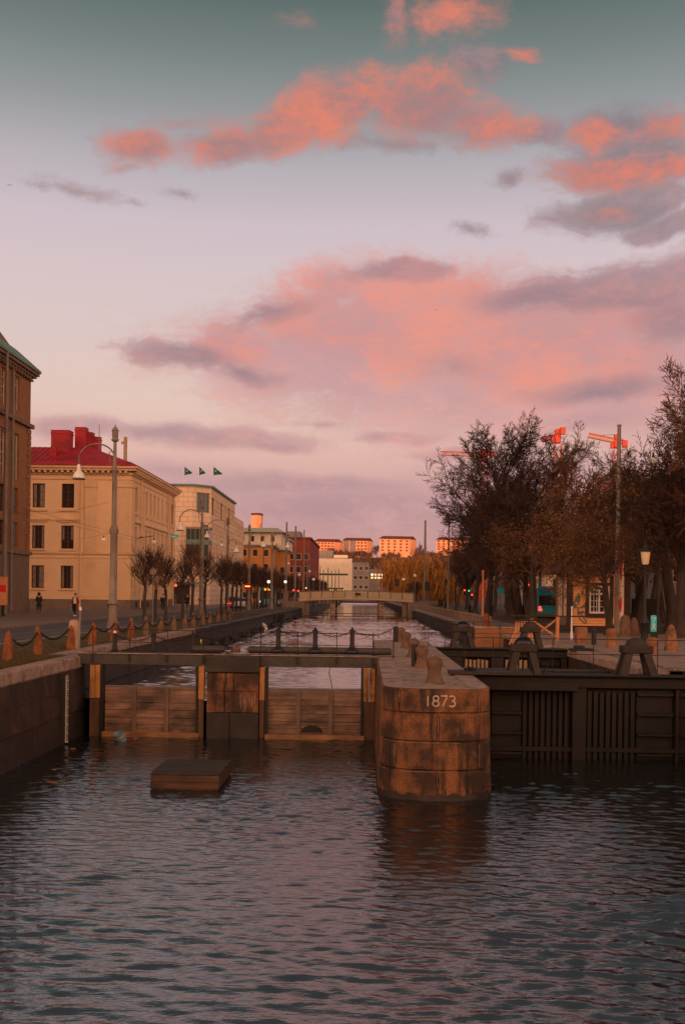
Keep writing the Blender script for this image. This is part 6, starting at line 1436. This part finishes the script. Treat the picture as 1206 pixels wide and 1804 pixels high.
# white pole before the kiosk, flag pole with red and white
pole('white_pole', 'thin white pole before the left corner of the orange kiosk', 1006, 1130, 1068, 49, .045, white_paint)
p = at(1094, 1116, 58); q = at(1097.5, 945, 58); t = thing('striped_pole', 'slender red and white pole standing right of the tall tram pole', 'pole', (p.x, 58, 0)); mb = MB(); mb.tube([p, p.lerp(q, .55), q], [.10, .07, .04], 8); part('pole', mb, white_paint, t)
mb = MB()
for a, b in ((.55, .98), (.22, .38)): u_ = p.lerp(q, a); v_ = p.lerp(q, b); o_ = Vector((-.09, -.05, 0)); mb.tube([u_+o_, u_.lerp(v_, .5)+o_*1.25, v_+o_*.6], [.04, .10, .03], 6)
part('furled_flag', mb, red_paint, t)
# lanterns
def lantern(lab, px, py_base, Y, h, hs=1.0, z0=0.0, glow=lantern_glass):
    b = at(px, py_base, Y); t = thing('lantern_post', lab, 'street lamp', (b.x, Y, z0), 'park lanterns'); c = (b.x, Y, z0)
    mb = MB(); mb.lathe([(.24, 0), (.24, .1), (.17, .16), (.15, .8), (.21, .88), (.19, 1.0), (.10, 1.15), (.065, 1.3), (.055, h-1.4), (.09, h-1.38), (.09, h-1.3), (.045, h-1.25), (.05, h-1.05), (.13, h-1.02)], c, 14); part('post', mb, iron, t, smooth=True)
    mb = MB(); mb.lathe([(.12*hs, h-1.0), (.155*hs, h-.95), (.225*hs, h-.42), (.225*hs, h-.40)], c, 10); l_ = part('lantern_glass', mb, glow, t, smooth=True)
    mb = MB(); mb.lathe([(.29*hs, h-.41), (.27*hs, h-.36), (.13*hs, h-.22), (.10*hs, h-.15), (.10*hs, h-.10), (.045, h-.04), (.05, h), (.015, h+.05), (.01, h+.15)], c, 12); part('cap', mb, iron, l_, smooth=True)
lantern('black lantern post with amber glass standing on the cobbles at the right', 1134.5, 1130, 48, 4.6)
lantern('lantern post with amber glass before the trunks left of the grey lamp pole', 921, 1086, 104, 5.0, 1.5); lantern('lantern post among the trunks in the middle of the park', 866, 1080, 122, 4.9, 1.35); lantern('lantern post nearest the left park trunks, dark headed', 827, 1079, 118, 4.9, 1.1, glow=glass_mid)
lantern('lantern post at the left end of the park by the gravel path', 784, 1070, 150, 4.6, 1.2, glow=glass_mid); globe_lamp('pale globe lamp just right of the middle park lantern', 869, 1007, 128, .28, lantern_glass)
p = at(802, 1074, 110); t = thing('short_lamp', 'short dark lamp standard on the lawn by the gravel path', 'street lamp', (p.x, 110, 0)); mb = MB(); mb.lathe([(.26, 0), (.2, .5), (.09, .7), (.07, 3.4), (.12, 3.5), (.05, 3.7)], (p.x, 110, 0), 10); part('post', mb, iron, t, smooth=True)
pole('wood_pole', 'orange wooden pole rising from the end of the row of small posts', 849.5, 1098, 1005, 78, .10, fence_orange)
# dark hoop arch over the path
a, b = at(860, 1098, 76), at(921, 1098, 76); t = thing('hoop_arch', 'dark iron hoop arch spanning the gravel path before the trunks', 'arch', ((a.x+b.x)/2, 76, 0)); mb = MB(); c_ = (a.x+b.x)/2; r_ = (b.x-a.x)/2; zt = at(890, 1018, 76).z-1.05
mb.tube([(a.x, 76, 0)]+[(c_-r_*math.cos(q), 76, zt+1.05*math.sin(q)) for q in np.linspace(0, math.pi*.85, 14)], .05, 6); part('hoop', mb, iron, t)
# row of small posts along the right edge
sm = MB(); sm.rings([[(-.15, -.12, -.05), (.15, -.12, -.05), (.15, .12, -.05), (-.15, .12, -.05)], [(-.14, -.11, .62), (.14, -.11, .62), (.14, .11, .62), (-.14, .11, .62)], [(-.09, -.06, .72), (.09, -.06, .72), (.09, .06, .72), (-.09, .06, .72)]])
proto = None; y = 68.0; k = 0
while y < 150:
    lab = '%s small grey stone post along the right gravel path counting from the lock' % ORD[k]
    x = XR+.85
    if proto is None: proto = one('edge_post', lab, 'post', sm, plinth, group='small posts along the right bank'); proto.location = (x, y, 0)
    else: dup(proto, (x, y, 0), 0, lab)
    y += 2.45; k += 1
mb = MB(); mb.tube([(XR+.85, 68, .5), (XR+.85, 150, .5)], .03, 5); one('post_rail', 'thin rail threaded through the small posts of the right bank', 'rail', mb, rail, (XR+.85, 100, .5))
for px, yb, Y, h, lab in ((856.5, 1101, 66, .95, 'pale orange stone post near the end of the row of small posts'),):
    o = one('stone_post', lab, 'post', MB().lathe([(.21, 0), (.2, .6), (.15, .8), (.02, .85)], n=12), rust_stone, smooth=True); o.location = (at(px, yb, Y).x, Y, 0); o.scale.z = h/.85
# cobbled quay: bollards and stones
bollard_stone2 = mat('quay_stone', (.30,.125,.055), (.17,.075,.038), 3.2, .8, .3, 26, c3=(.10,.055,.035), s3=2.4)
def stone(name, lab, px, py, mbx, m_, sc=1.0, z=0.0, smooth=True, rz=0):
    p = G(px, py, z); o = one(name, lab, 'bollard', mbx, m_, smooth=smooth); o.location = (p.x, p.y, z); o.scale = (sc,)*3; o.rotation_euler.z = rz; return o
stone('mooring_bollard', 'orange mushroom bollard on the right quay before the tree trunk', 1076.5, 1142, mushroom(.80, .22), bollard_stone2)
stone('mooring_bollard', 'mushroom bollard on the right quay hidden behind the lantern foot and winch trestle', 1148, 1153, mushroom(.62, .21), bollard_stone2)
stone('stone_obelisk', 'orange pointed granite stone on the cobbles at the right edge', 1181, 1147, obelisk(1.02, .22), bollard_stone2, smooth=False)
stone('stone_obelisk', 'dark pointed stone standing between the big brown block and the lantern', 1116, 1121, obelisk(1.0, .26), bollard_stone, smooth=False)
stone('stone_block', 'large brown gate stone right of the striped pole', 1100, 1122, MB().lathe([(.30, 0), (.28, .8), (.22, 1.05), (.05, 1.15)], n=8), bollard_stone, smooth=False)
stone('stone_stub', 'squat square orange stone in front of the kiosk', 1023, 1134, MB().box(-.24, .24, -.24, .24, -.05, .72, .05), bollard_stone2, smooth=False)
stone('iron_bollard', 'slim black iron bollard with pointed top in front of the kiosk', 1045.5, 1136, MB().lathe([(.11, 0), (.10, .55), (.13, .58), (.10, .66), (.02, .80)], n=12), iron)
for k, (px, py) in enumerate(((1170, 1088), (1184, 1086))): stone('stone_post', 'pale stone post at the far kerb near the right edge, %s' % ('the left one', 'the right one')[k], px, py, MB().lathe([(.22, 0), (.2, .8), (.05, .9)], n=10), plinth)
# blue sign
Ys = 51.5; a, b = at(1145.5, 1113, Ys), at(1156, 1084, Ys); t = thing('info_sign', 'bright blue upright sign with white walking figure on the right quay', 'sign', ((a.x+b.x)/2, Ys, 0)); c_ = (a.x+b.x)/2
pts = [(c_+(b.x-a.x)/2*sx_*(.5+.5*abs(math.cos(q)) if False else 1), z) for sx_, z in ((-1, a.z), (1, a.z), (1, b.z-.06), (.7, b.z), (-.7, b.z), (-1, b.z-.06))]
mb = MB(); mb.prism([(x-c_, z) for x, z in pts], .06).xf(Matrix.Translation((c_, Ys, 0))); part('panel', mb, sign_cyan, t)
mb = MB(); zz = lambda f_: a.z+(b.z-a.z)*f_
def bar(p, q, w_): mb.tube([(c_+p[0], Ys-.036, zz(p[1])), (c_+q[0], Ys-.036, zz(q[1]))], w_, 4)
bar((-.09, .86), (.09, .86), .02); bar((-.09, .86), (-.09, .76), .018); bar((.09, .86), (.09, .78), .018); bar((.09, .78), (.0, .72), .018); bar((0, .72), (0, .66), .018)
bar((.0, .54), (.0, .34), .035); bar((0, .34), (-.09, .12), .025); bar((0, .34), (.08, .12), .025); bar((0, .5), (-.08, .40), .018); bar((0, .5), (.08, .40), .018); mb.lathe([(.04, -.01), (.04, .01)], n=10) if False else None
mb.tube([(c_, Ys-.038, zz(.585)), (c_, Ys-.038, zz(.61))], .035, 8); part('pictogram', mb, white_paint, t); mb = MB(); mb.box(c_-.15, c_+.15, Ys-.02, Ys+.02, 0, a.z); part('foot', mb, iron, t)
p = at(1157, 1110, 52.5); t = thing('thin_pole', 'thin dark pole right behind the blue sign', 'pole', (p.x, 52.5, 0)); mb = MB(); mb.tube([(p.x, 52.5, 0), (p.x, 52.5, 5.0)], .035, 6); part('shaft', mb, rail, t)
t = thing('site_fence', 'dark site hoarding behind the lantern at the right', 'fence', (at(1140, 1080, 66).x, 66, 0)); a, b = at(1112, 1080, 66).x, at(1158, 1080, 66).x; mb = MB(); mb.box(a, b, 66, 66.08, .5, 2.0); part('panel', mb, grey_wall if False else darkjoint, t); mb = MB(); mb.box(a+.2, a+.3, 66.1, 66.2, 0, 2); mb.box(b-.3, b-.2, 66.1, 66.2, 0, 2); part('post', mb, iron, t)
disc_sign('round turquoise sign between the park trunks', 881, 1040, 112, .40, sign_cyan)
t = thing('direction_sign', 'dark square sign plate on a pole at the right bridge end', 'sign', (at(753, 1060, 155).x, 155, 0)); a, b = at(748, 1040, 155), at(757, 1026, 155); mb = MB(); mb.box(a.x, b.x, 154.9, 154.96, a.z, b.z); part('plate', mb, sign_blue if False else iron, t); mb = MB(); mb.tube([((a.x+b.x)/2, 155, 0), ((a.x+b.x)/2, 155, b.z)], .05, 6); part('post', mb, polegrey, t)
t = thing('direction_sign', 'dark sign plate on a pole in the middle of the road bridge', 'sign', (at(699, 1060, 163).x, 163, 0)); a, b = at(695, 1032, 163), at(703, 1020, 163); mb = MB(); mb.box(a.x, b.x, 162.9, 162.96, a.z, b.z); part('plate', mb, house_dark, t); mb = MB(); mb.tube([((a.x+b.x)/2, 163, 1), ((a.x+b.x)/2, 163, b.z)], .05, 6); part('post', mb, polegrey, t)
# cranes
def lattice(mb, a, b, w_, nseg, rch, rbr, up=Vector((0, 0, 1)), tri=False):
    a, b = Vector(a), Vector(b); d = (b-a).normalized(); ref = Vector((0, 1, 0)) if abs(d.z) > .7 else up; s = d.cross(ref).normalized(); t_ = s.cross(d).normalized()
    cs = [(-1, -1), (1, -1), (1, 1), (-1, 1)]; C_ = lambda k, c: a.lerp(b, k/nseg)+s*c[0]*w_/2+t_*c[1]*w_/2
    for c in cs: mb.tube([C_(0, c), C_(nseg, c)], rch, 4)
    for k in range(nseg):
        for j in range(4): mb.tube([C_(k, cs[j]), C_(k+1, cs[(j+1) % 4])], rbr, 3, cap=False); mb.tube([C_(k+1, cs[j]), C_(k, cs[(j+1) % 4])], rbr, 3, cap=False)
def crane(lab, px, ypy_top, Y, jib_px, cj_px, mastm, jibm, mw=2.2):
    base = at(px, 1046, Y); ztop = at(px, ypy_top, Y).z; t = thing('tower_crane', lab, 'crane', (base.x, Y, 0), 'tower cranes beyond the park'); x = base.x
    mb = MB(); lattice(mb, (x, Y, 0), (x, Y, ztop-3), mw, int(ztop/3), .13, .08); part('mast', mb, mastm, t)
    mb = MB(); mb.box(x-1.1, x+1.1, Y-1.0, Y+1.0, ztop-2.6, ztop+.4, .3); mb.box(x-.9, x+.9, Y-.9, Y+.9, ztop+.6, ztop+2.4, .2); part('slewing_unit', mb, crane_red, t)
    j = at(jib_px[0], jib_px[1], Y); mb = MB(); lattice(mb, (x, Y, ztop), (j.x, Y+2, j.z), 1.5, 18, .12, .06); part('jib', mb, jibm, t)
    c = at(cj_px[0], cj_px[1], Y); mb = MB(); lattice(mb, (x, Y, ztop), (c.x, Y-1, c.z), 1.3, 5, .12, .07); cj = part('counter_jib', mb, crane_red, t); mb = MB().box(c.x-.9, c.x+.9, Y-1.6, Y-.2, c.z-1.8, c.z+.7, .1); part('counterweight', mb, crane_red, cj)
    mb = MB(); mb.box(x-2.4, x-1.2, Y-1.6, Y-.4, ztop-2.8, ztop-.9, .15); part('cab', mb, crane_red, t)
    mb = MB(); mb.tube([(x, Y, ztop+2.4), (x+(j.x-x)*.6, Y+1.2, ztop+(j.z-ztop)*.6+.8)], .07, 4); mb.tube([(x, Y, ztop+2.4), (c.x, Y-.6, c.z+.6)], .07, 4); part('stay_cable', mb, rail, t)
crane('red topped tower crane with pale lit mast rising above the bare trees', 978, 768, 360, (955, 773), (990, 757), crane_orange, crane_red, 2.4)
crane('tower crane with an orange jib pointing left beside the tall tram pole', 1082, 777, 370, (1038, 765), (1099, 780), crane_red, crane_orange, 2.2)
crane('tower crane half hidden by the highest bare tree with its pale jib reaching left', 850, 801, 420, (776, 797), (866, 799), crane_red, crane_orange, 2.6)
t = thing('scaffold_tower', 'orange scaffold lattice tower glowing through the trees right of the centre crane', 'scaffold', (at(1070, 1046, 340).x, 340, 0)); x = t.location.x; mb = MB()
for z in range(0, 14): lattice(mb, (x-4+.2*z, 340, z*3), (x+5, 340, z*3), 2.6, 4, .09, .06)
lattice(mb, (x, 340, 0), (x, 340, 42), 5, 14, .14, .08); part('frame', mb, crane_red, t)

# ================================================================ PEOPLE
def skinned(name, verts, edges, radii, m_, parent, sub=1, root=0):
    me = bpy.data.meshes.new(name); me.from_pydata([tuple(v) for v in verts], edges, []); o = bpy.data.objects.new(name, me); C.objects.link(o); o.parent = parent; me.materials.append(m_)
    sk = o.modifiers.new('skin', 'SKIN'); sk.use_smooth_shade = True
    if not me.skin_vertices: me.skin_vertices.new()
    for i, r_ in enumerate(radii): me.skin_vertices[0].data[i].radius = (r_, r_) if not isinstance(r_, tuple) else r_
    me.skin_vertices[0].data[root].use_root = True
    if sub: s_ = o.modifiers.new('sub', 'SUBSURF'); s_.levels = sub; s_.render_levels = sub
    return o
def person(lab, loc, rz, coat, trouser, top, stride=.18, hood=False, bag=None, coat_len=.50, shoes=rubber, open_coat=False):
    t = thing('person', lab, 'person', (0, 0, 0)); V, E, Rr = [], [], []
    def add(p, r_, par=None): V.append(Vector(p)); Rr.append(r_); i = len(V)-1; E.append((par, i)) if par is not None else None; return i
    pel = add((0, 0, .95), (.15, .11)); sp = add((0, .0, 1.15), (.13, .10), pel); ch = add((0, -.01, 1.36), (.15, .11), sp); nk = add((0, -.01, 1.50), .052, ch); hd0 = add((0, -.02, 1.58), .075, nk); hd = add((0, -.025, 1.66), .092, hd0); add((0, -.015, 1.735), .062, hd)
    add((0, -.125, 1.645), .016, hd); 
    legs = {}
    for s in (-1, 1):
        hip = add((s*.09, 0, .90), .085, pel); kn = add((s*.10, -.05-s*stride*.35, .50), .058, hip); an = add((s*.10, .02-s*stride, .09), .04, kn); add((s*.105, -.14-s*stride, .04), .034, an); legs[s] = (V[hip], V[kn], V[an])
        sh = add((s*.19, 0, 1.40), .055, ch); eb = add((s*.25, .04+s*stride*.3, 1.13), .043, sh); wr = add((s*.24, -.06+s*stride*.6, .90), .028, eb); pm = add((s*.24, -.075+s*stride*.6, .84), .036, wr); legs[s] += (V[sh], V[eb], V[wr])
        for f_ in range(4): k1 = add((s*.245, -.105+f_*.02+s*stride*.6, .79), .009, pm); add((s*.238, -.11+f_*.02+s*stride*.6, .755-.004*(f_ in (1, 2))), .008, k1)
        th = add((s*.225, -.125+s*stride*.6, .83), .010, pm); add((s*.22, -.14+s*stride*.6, .80), .009, th)
    skinned('body', V, E, Rr, skin, t)
    V2, E2, R2 = [Vector((0, 0, .98))], [], [(.165, .125)]
    for s in (-1, 1):
        i = len(V2); V2 += [legs[s][0], legs[s][1], legs[s][2]+Vector((0, 0, .03))]; R2 += [.10, .074, .062]; E2 += [(0, i), (i, i+1), (i+1, i+2)]
    skinned('trousers', V2, E2, R2, trouser, t)
    V3 = [Vector((0, 0, 1.0)), Vector((0, 0, 1.18)), Vector((0, -.0, 1.36)), Vector((0, -.005, 1.47))]; E3 = [(0, 1), (1, 2), (2, 3)]; R3 = [(.17, .13), (.165, .125), (.18, .13), .09]
    for s in (-1, 1):
        i = len(V3); V3 += [legs[s][3], legs[s][4], legs[s][5]+Vector((0, 0, .02))]; R3 += [.078, .064, .052]; E3 += [(2, i), (i, i+1), (i+1, i+2)]
    skinned('coat', V3, E3, R3, coat, t)
    if coat_len:
        mb = MB(); n = 14; a0 = .9 if open_coat else 0; qs = np.linspace(-math.pi/2+a0, 1.5*math.pi-a0, n)
        mb.rings([[(w_*math.cos(q), d_*math.sin(q), z) for q in qs] for z, w_, d_ in ((1.30, .19, .14), (1.05, .20, .155), (1.0-coat_len*.5, .225, .19), (1.0-coat_len, .25, .22+abs(stride)*.2))], closed=not open_coat, cap=(False, False)); part('coat_skirt', mb, coat, t, smooth=True)
    if open_coat: mb = MB(); mb.lathe([(.135, .98), (.142, 1.15), (.15, 1.34), (.07, 1.46)], (0, -.035, 0), 14, 1, .85); part('shirt', mb, top, t, smooth=True)
    if hood: mb = MB(); mb.lathe([(.10, 1.46), (.135, 1.54), (.135, 1.66), (.11, 1.76), (.03, 1.81)], (0, .015, 0), 14, 1, 1.05); part('hood', mb, coat, t, smooth=True)
    else: mb = MB(); mb.lathe([(.085, 1.60), (.108, 1.66), (.10, 1.73), (.06, 1.775), (.01, 1.785)], (0, .02, 0), 14, 1, 1.0); part('hair', mb, hair_m, t, smooth=True)
    for s in (-1, 1): a = legs[s][2]; mb = MB().box(a.x-.05, a.x+.05, a.y-.20, a.y+.07, 0, .09, .025); part('shoe', mb, shoes, t)
    t.location = loc; t.rotation_euler.z = rz
    if bag: 
        b_ = Matrix.Rotation(rz, 3, 'Z') @ Vector((bag*.26, -.05, 0)); mb = MB(); mb.box(-.06, .06, -.15, .15, .36, .68, .03); mb.tube([(0, -.08, .66), (0, -.04, .80), (0, .04, .80), (0, .08, .66)], .012, 5); o = one('shoulder_bag', 'blue grey bag carried by the person in the rust red coat', 'bag', mb, bus_grey); o.location = Vector(loc)+b_; o.rotation_euler.z = rz
    return t
pz = .09
def onp(px, py): p = G(px, py, pz); return (p.x, p.y, pz)
person('person in a long black hooded coat standing on the pavement before the brick building', onp(68.5, 1079), .4, black_cloth, black_cloth, black_cloth, .06, hood=True)
person('person in an open rust red coat and white shirt walking along the left pavement', onp(132, 1086), -.25, red_cloth, black_cloth, white_cloth, .24, bag=-1, open_coat=True, shoes=white_cloth)
person('person in black clothes walking past the side of the ochre building', onp(287, 1077), .2, black_cloth, black_cloth, black_cloth, .15, coat_len=.2)
person('person in dark jacket behind the limes in front of the office shop front', (at(330, 1070, 130).x, 130, pz), .1, black_cloth, black_cloth, black_cloth, .12, coat_len=.25)
p = at(1197, 1108, 64); person('person in white jacket and dark trousers standing at the right edge', (p.x, 64, 0), .5, white_cloth, black_cloth, white_cloth, .06, coat_len=.12)
p = at(1186, 1098, 70); person('person in a dark coat behind the one in the white jacket', (p.x, 70, 0), -.4, black_cloth, black_cloth, black_cloth, .1)
# ================================================================ FLOATING AND SMALL THINGS
p0 = G(266, 1391, ZL); p1 = G(384, 1393, ZL); p2 = G(400, 1372, ZL)
t = thing('raft', 'weathered brown wooden raft floating on the basin', 'raft', (p0.x+.9, p0.y+.6, ZL)); u2 = Vector((p1.x-p0.x, p1.y-p0.y, 0)); v2 = Vector((p2.x-p1.x, p2.y-p1.y, 0)); v2 *= 1.35
O = Vector((p0.x, p0.y, ZL)); h_ = .33
mb = MB()
for k in range(3):
    z0, z1 = -.12+k*.15, -.12+k*.15+.14
    P = lambda a, b, z, e=.0: tuple(O+u2*(a)+v2*b+Vector((0, 0, z)))
    e = (.0, .012, .004)[k]; mb.rings([[P(-e, -e, z), P(1+e, -e, z), P(1+e, 1+e, z), P(-e, 1+e, z)] for z in (z0, z1)])
part('side_timbers', mb, mat('raft_timber', (.12,.055,.03), (.055,.028,.018), 3, .7, .4, 14, stretch=(.3, 1, 2), c3=(.035,.025,.02), s3=1.4), t)
mb = MB(); n = 7
for k in range(n): b0, b1 = k/n+.004, (k+1)/n-.004; zz_ = h_+.004*math.sin(k*3); ea, eb = -.02+r5.uniform(-.012, .02), 1.02+r5.uniform(-.02, .012); mb.rings([[P(ea, b0, h_+z), P(eb, b0, h_+z), P(eb, b1, h_+z), P(ea, b1, h_+z)] for z in (0, .030+r5.uniform(-.004, .012))])
part('deck_planks', mb, mat('raft_deck', (.055,.038,.026), (.03,.023,.017), 3, .8, .4, 20, c3=(.03,.03,.015), s3=1.2), t)
p = G(213, 1306, ZL); t = thing('bucket', 'blue plastic bucket floating half sunk below the weir', 'bucket', (p.x, p.y, ZL)); M_ = Matrix.Translation((p.x, p.y, ZL+.08)) @ Matrix.Rotation(R(-24), 4, 'Y') @ Matrix.Rotation(R(18), 4, 'X')
mb = MB().lathe([(.135, -.12), (.155, .0), (.17, .14), (.18, .16), (.18, .19), (.168, .195), (.16, .17), (.13, -.02), (.02, -.03)], n=20).xf(M_); part('tub', mb, bucket_blue, t, smooth=True); mb = MB().lathe([(.178, .06), (.184, .07), (.184, .085), (.178, .095)], n=20).xf(M_); part('rim_band', mb, pale_stone, t)
def litter(name, lab, px, py, m_, s, sq=(1, .5, .35)):
    p = G(px, py, ZL); r_ = random.Random(int(px)); mb = MB().lathe([(.02, -.4), (.7, -.25), (1, 0), (.75, .3), (.05, .42)], n=9)
    for i in range(len(mb.v)): v = mb.v[i]; mb.v[i] = (v[0]*s*sq[0]*r_.uniform(.8, 1.2), v[1]*s*sq[1]*r_.uniform(.8, 1.2), v[2]*s*sq[2])
    o = one(name, lab, 'litter', mb, m_, smooth=True); o.location = (p.x, p.y, ZL+.01); return o
litter('plastic_bag', 'crumpled red plastic wrapper floating beside the blue bucket', 228, 1305, red_paint, .10); litter('plastic_bottle', 'pale plastic scrap floating right of the red wrapper', 238, 1302, pale_stone, .09); litter('litter_scrap', 'small orange scrap floating near the left quay wall', 128, 1320, fence_orange, .09, (1, .6, .3)); litter('litter_scrap', 'teal bottle floating low near the gauge staff', 130, 1371, teal, .06); litter('litter_scrap', 'pale scrap floating between the quay wall and the gauge staff', 95, 1357, pale_stone, .07); litter('litter_scrap', 'tan scrap floating beside the foot of the gauge staff', 92, 1379, fence_orange, .10, (1.4, .4, .2)); litter('litter_scrap', 'pale crumb floating before the lower lock gate', 1013, 1364, pale_stone, .05)
p = at(352, 1131, 56); t = thing('reflector', 'small yellow reflector plate on the left canal wall', 'reflector', (XU+.06, 42, -.4)); q = at(353, 1131, XU*F/(353-640) if False else 59); Yr = abs(XU)*F/(640-353); q = at(353, 1131, Yr); mb = MB(); mb.box(q.x-.02, q.x+.05, Yr-.10, Yr+.10, q.z-.14, q.z+.14, .01); t.location = (q.x, Yr, q.z); mb2 = MB(); mb2.v = mb.v; mb2.f = mb.f; part('plate', mb2, mat('yellow_reflector', (.9,.62,.04), rough=.3, emit=((1,.65,.05,1), .25)), t)  # faint emission stands in for the light the plate throws back
Yp = abs(XU-.2)*F/(640-465); q = at(463, 1112, 95); t = thing('outfall_pipe', 'white bent pipe with a black collar at the edge of the left canal wall', 'pipe', tuple(q)); mb = MB(); mb.tube([q+Vector((-.25, .2, .55)), q+Vector((.0, 0, .60)), q+Vector((.25, -.1, .42)), q+Vector((.36, -.2, .05)), q+Vector((.38, -.2, -.25))], .19, 12); part('bend', mb, white_paint, t, smooth=True); mb = MB(); mb.tube([q+Vector((-.55, .3, .5)), q+Vector((-.22, .18, .56))], [.30, .26], 12); part('collar', mb, rubber, t)
q = at(494, 1112, 108); t = thing('mooring_post', 'dark leaning mooring stake at the foot of the left canal wall', 'post', (q.x, 108, ZU)); mb = MB(); mb.tube([(q.x-.3, 108, ZU-.3), (q.x+.1, 108, -.1)], .3, 8); mb.tube([(q.x-.9, 108.3, ZU-.3), (q.x-.7, 108.3, -.35)], .2, 8); part('stake', mb, darkjoint, t)
def bird(lab, px, py, Y, s, rz):
    p = at(px, py, Y); t = thing('bird', lab, 'bird', tuple(p)); mb = MB(); mb.tube([(0, -.28, 0), (0, -.2, .02), (0, -.05, .03), (0, .12, .02), (0, .28, 0), (0, .4, -.01)], [.01, .05, .085, .07, .03, .05], 8)
    for sg in (-1, 1): mb.rings([[(sg*x, y0, z), (sg*x, y1, z), (sg*x, (y0+y1)/2, z+.02)] for x, y0, y1, z in ((.04, -.12, .12, .03), (.32, -.16, .10, .20), (.55, -.06, .10, .16), (.78, .06, .12, .06))])
    M_ = Matrix.Translation(p) @ Matrix.Rotation(rz, 4, 'Z') @ Matrix.Scale(s, 4); mb.xf(M_); part('body', mb, iron, t, smooth=True)
bird('small dark bird flying in the clear sky at the left edge', 17, 326, 120, .45, .4); bird('tiny dark bird flying before the big pink cloud', 767, 546, 220, .45, 1.2)

# advertising post at the very left edge
p = at(4, 1090, 74); t = thing('ad_post', 'narrow lit orange sign post at the very left edge of the photo', 'sign', (p.x, 74, .09)); mb = MB(); mb.box(p.x-.35, p.x+.30, 74, 74.25, .9, 3.0, .03); part('panel', mb, lit_warm if False else fence_orange, t); mb = MB(); mb.box(p.x-.1, p.x+.1, 74.05, 74.2, .09, .9); part('foot', mb, iron, t); mb = MB(); mb.box(p.x-.3, p.x+.25, 73.97, 73.995, 1.9, 2.4); part('red_panel', mb, red_paint, t)
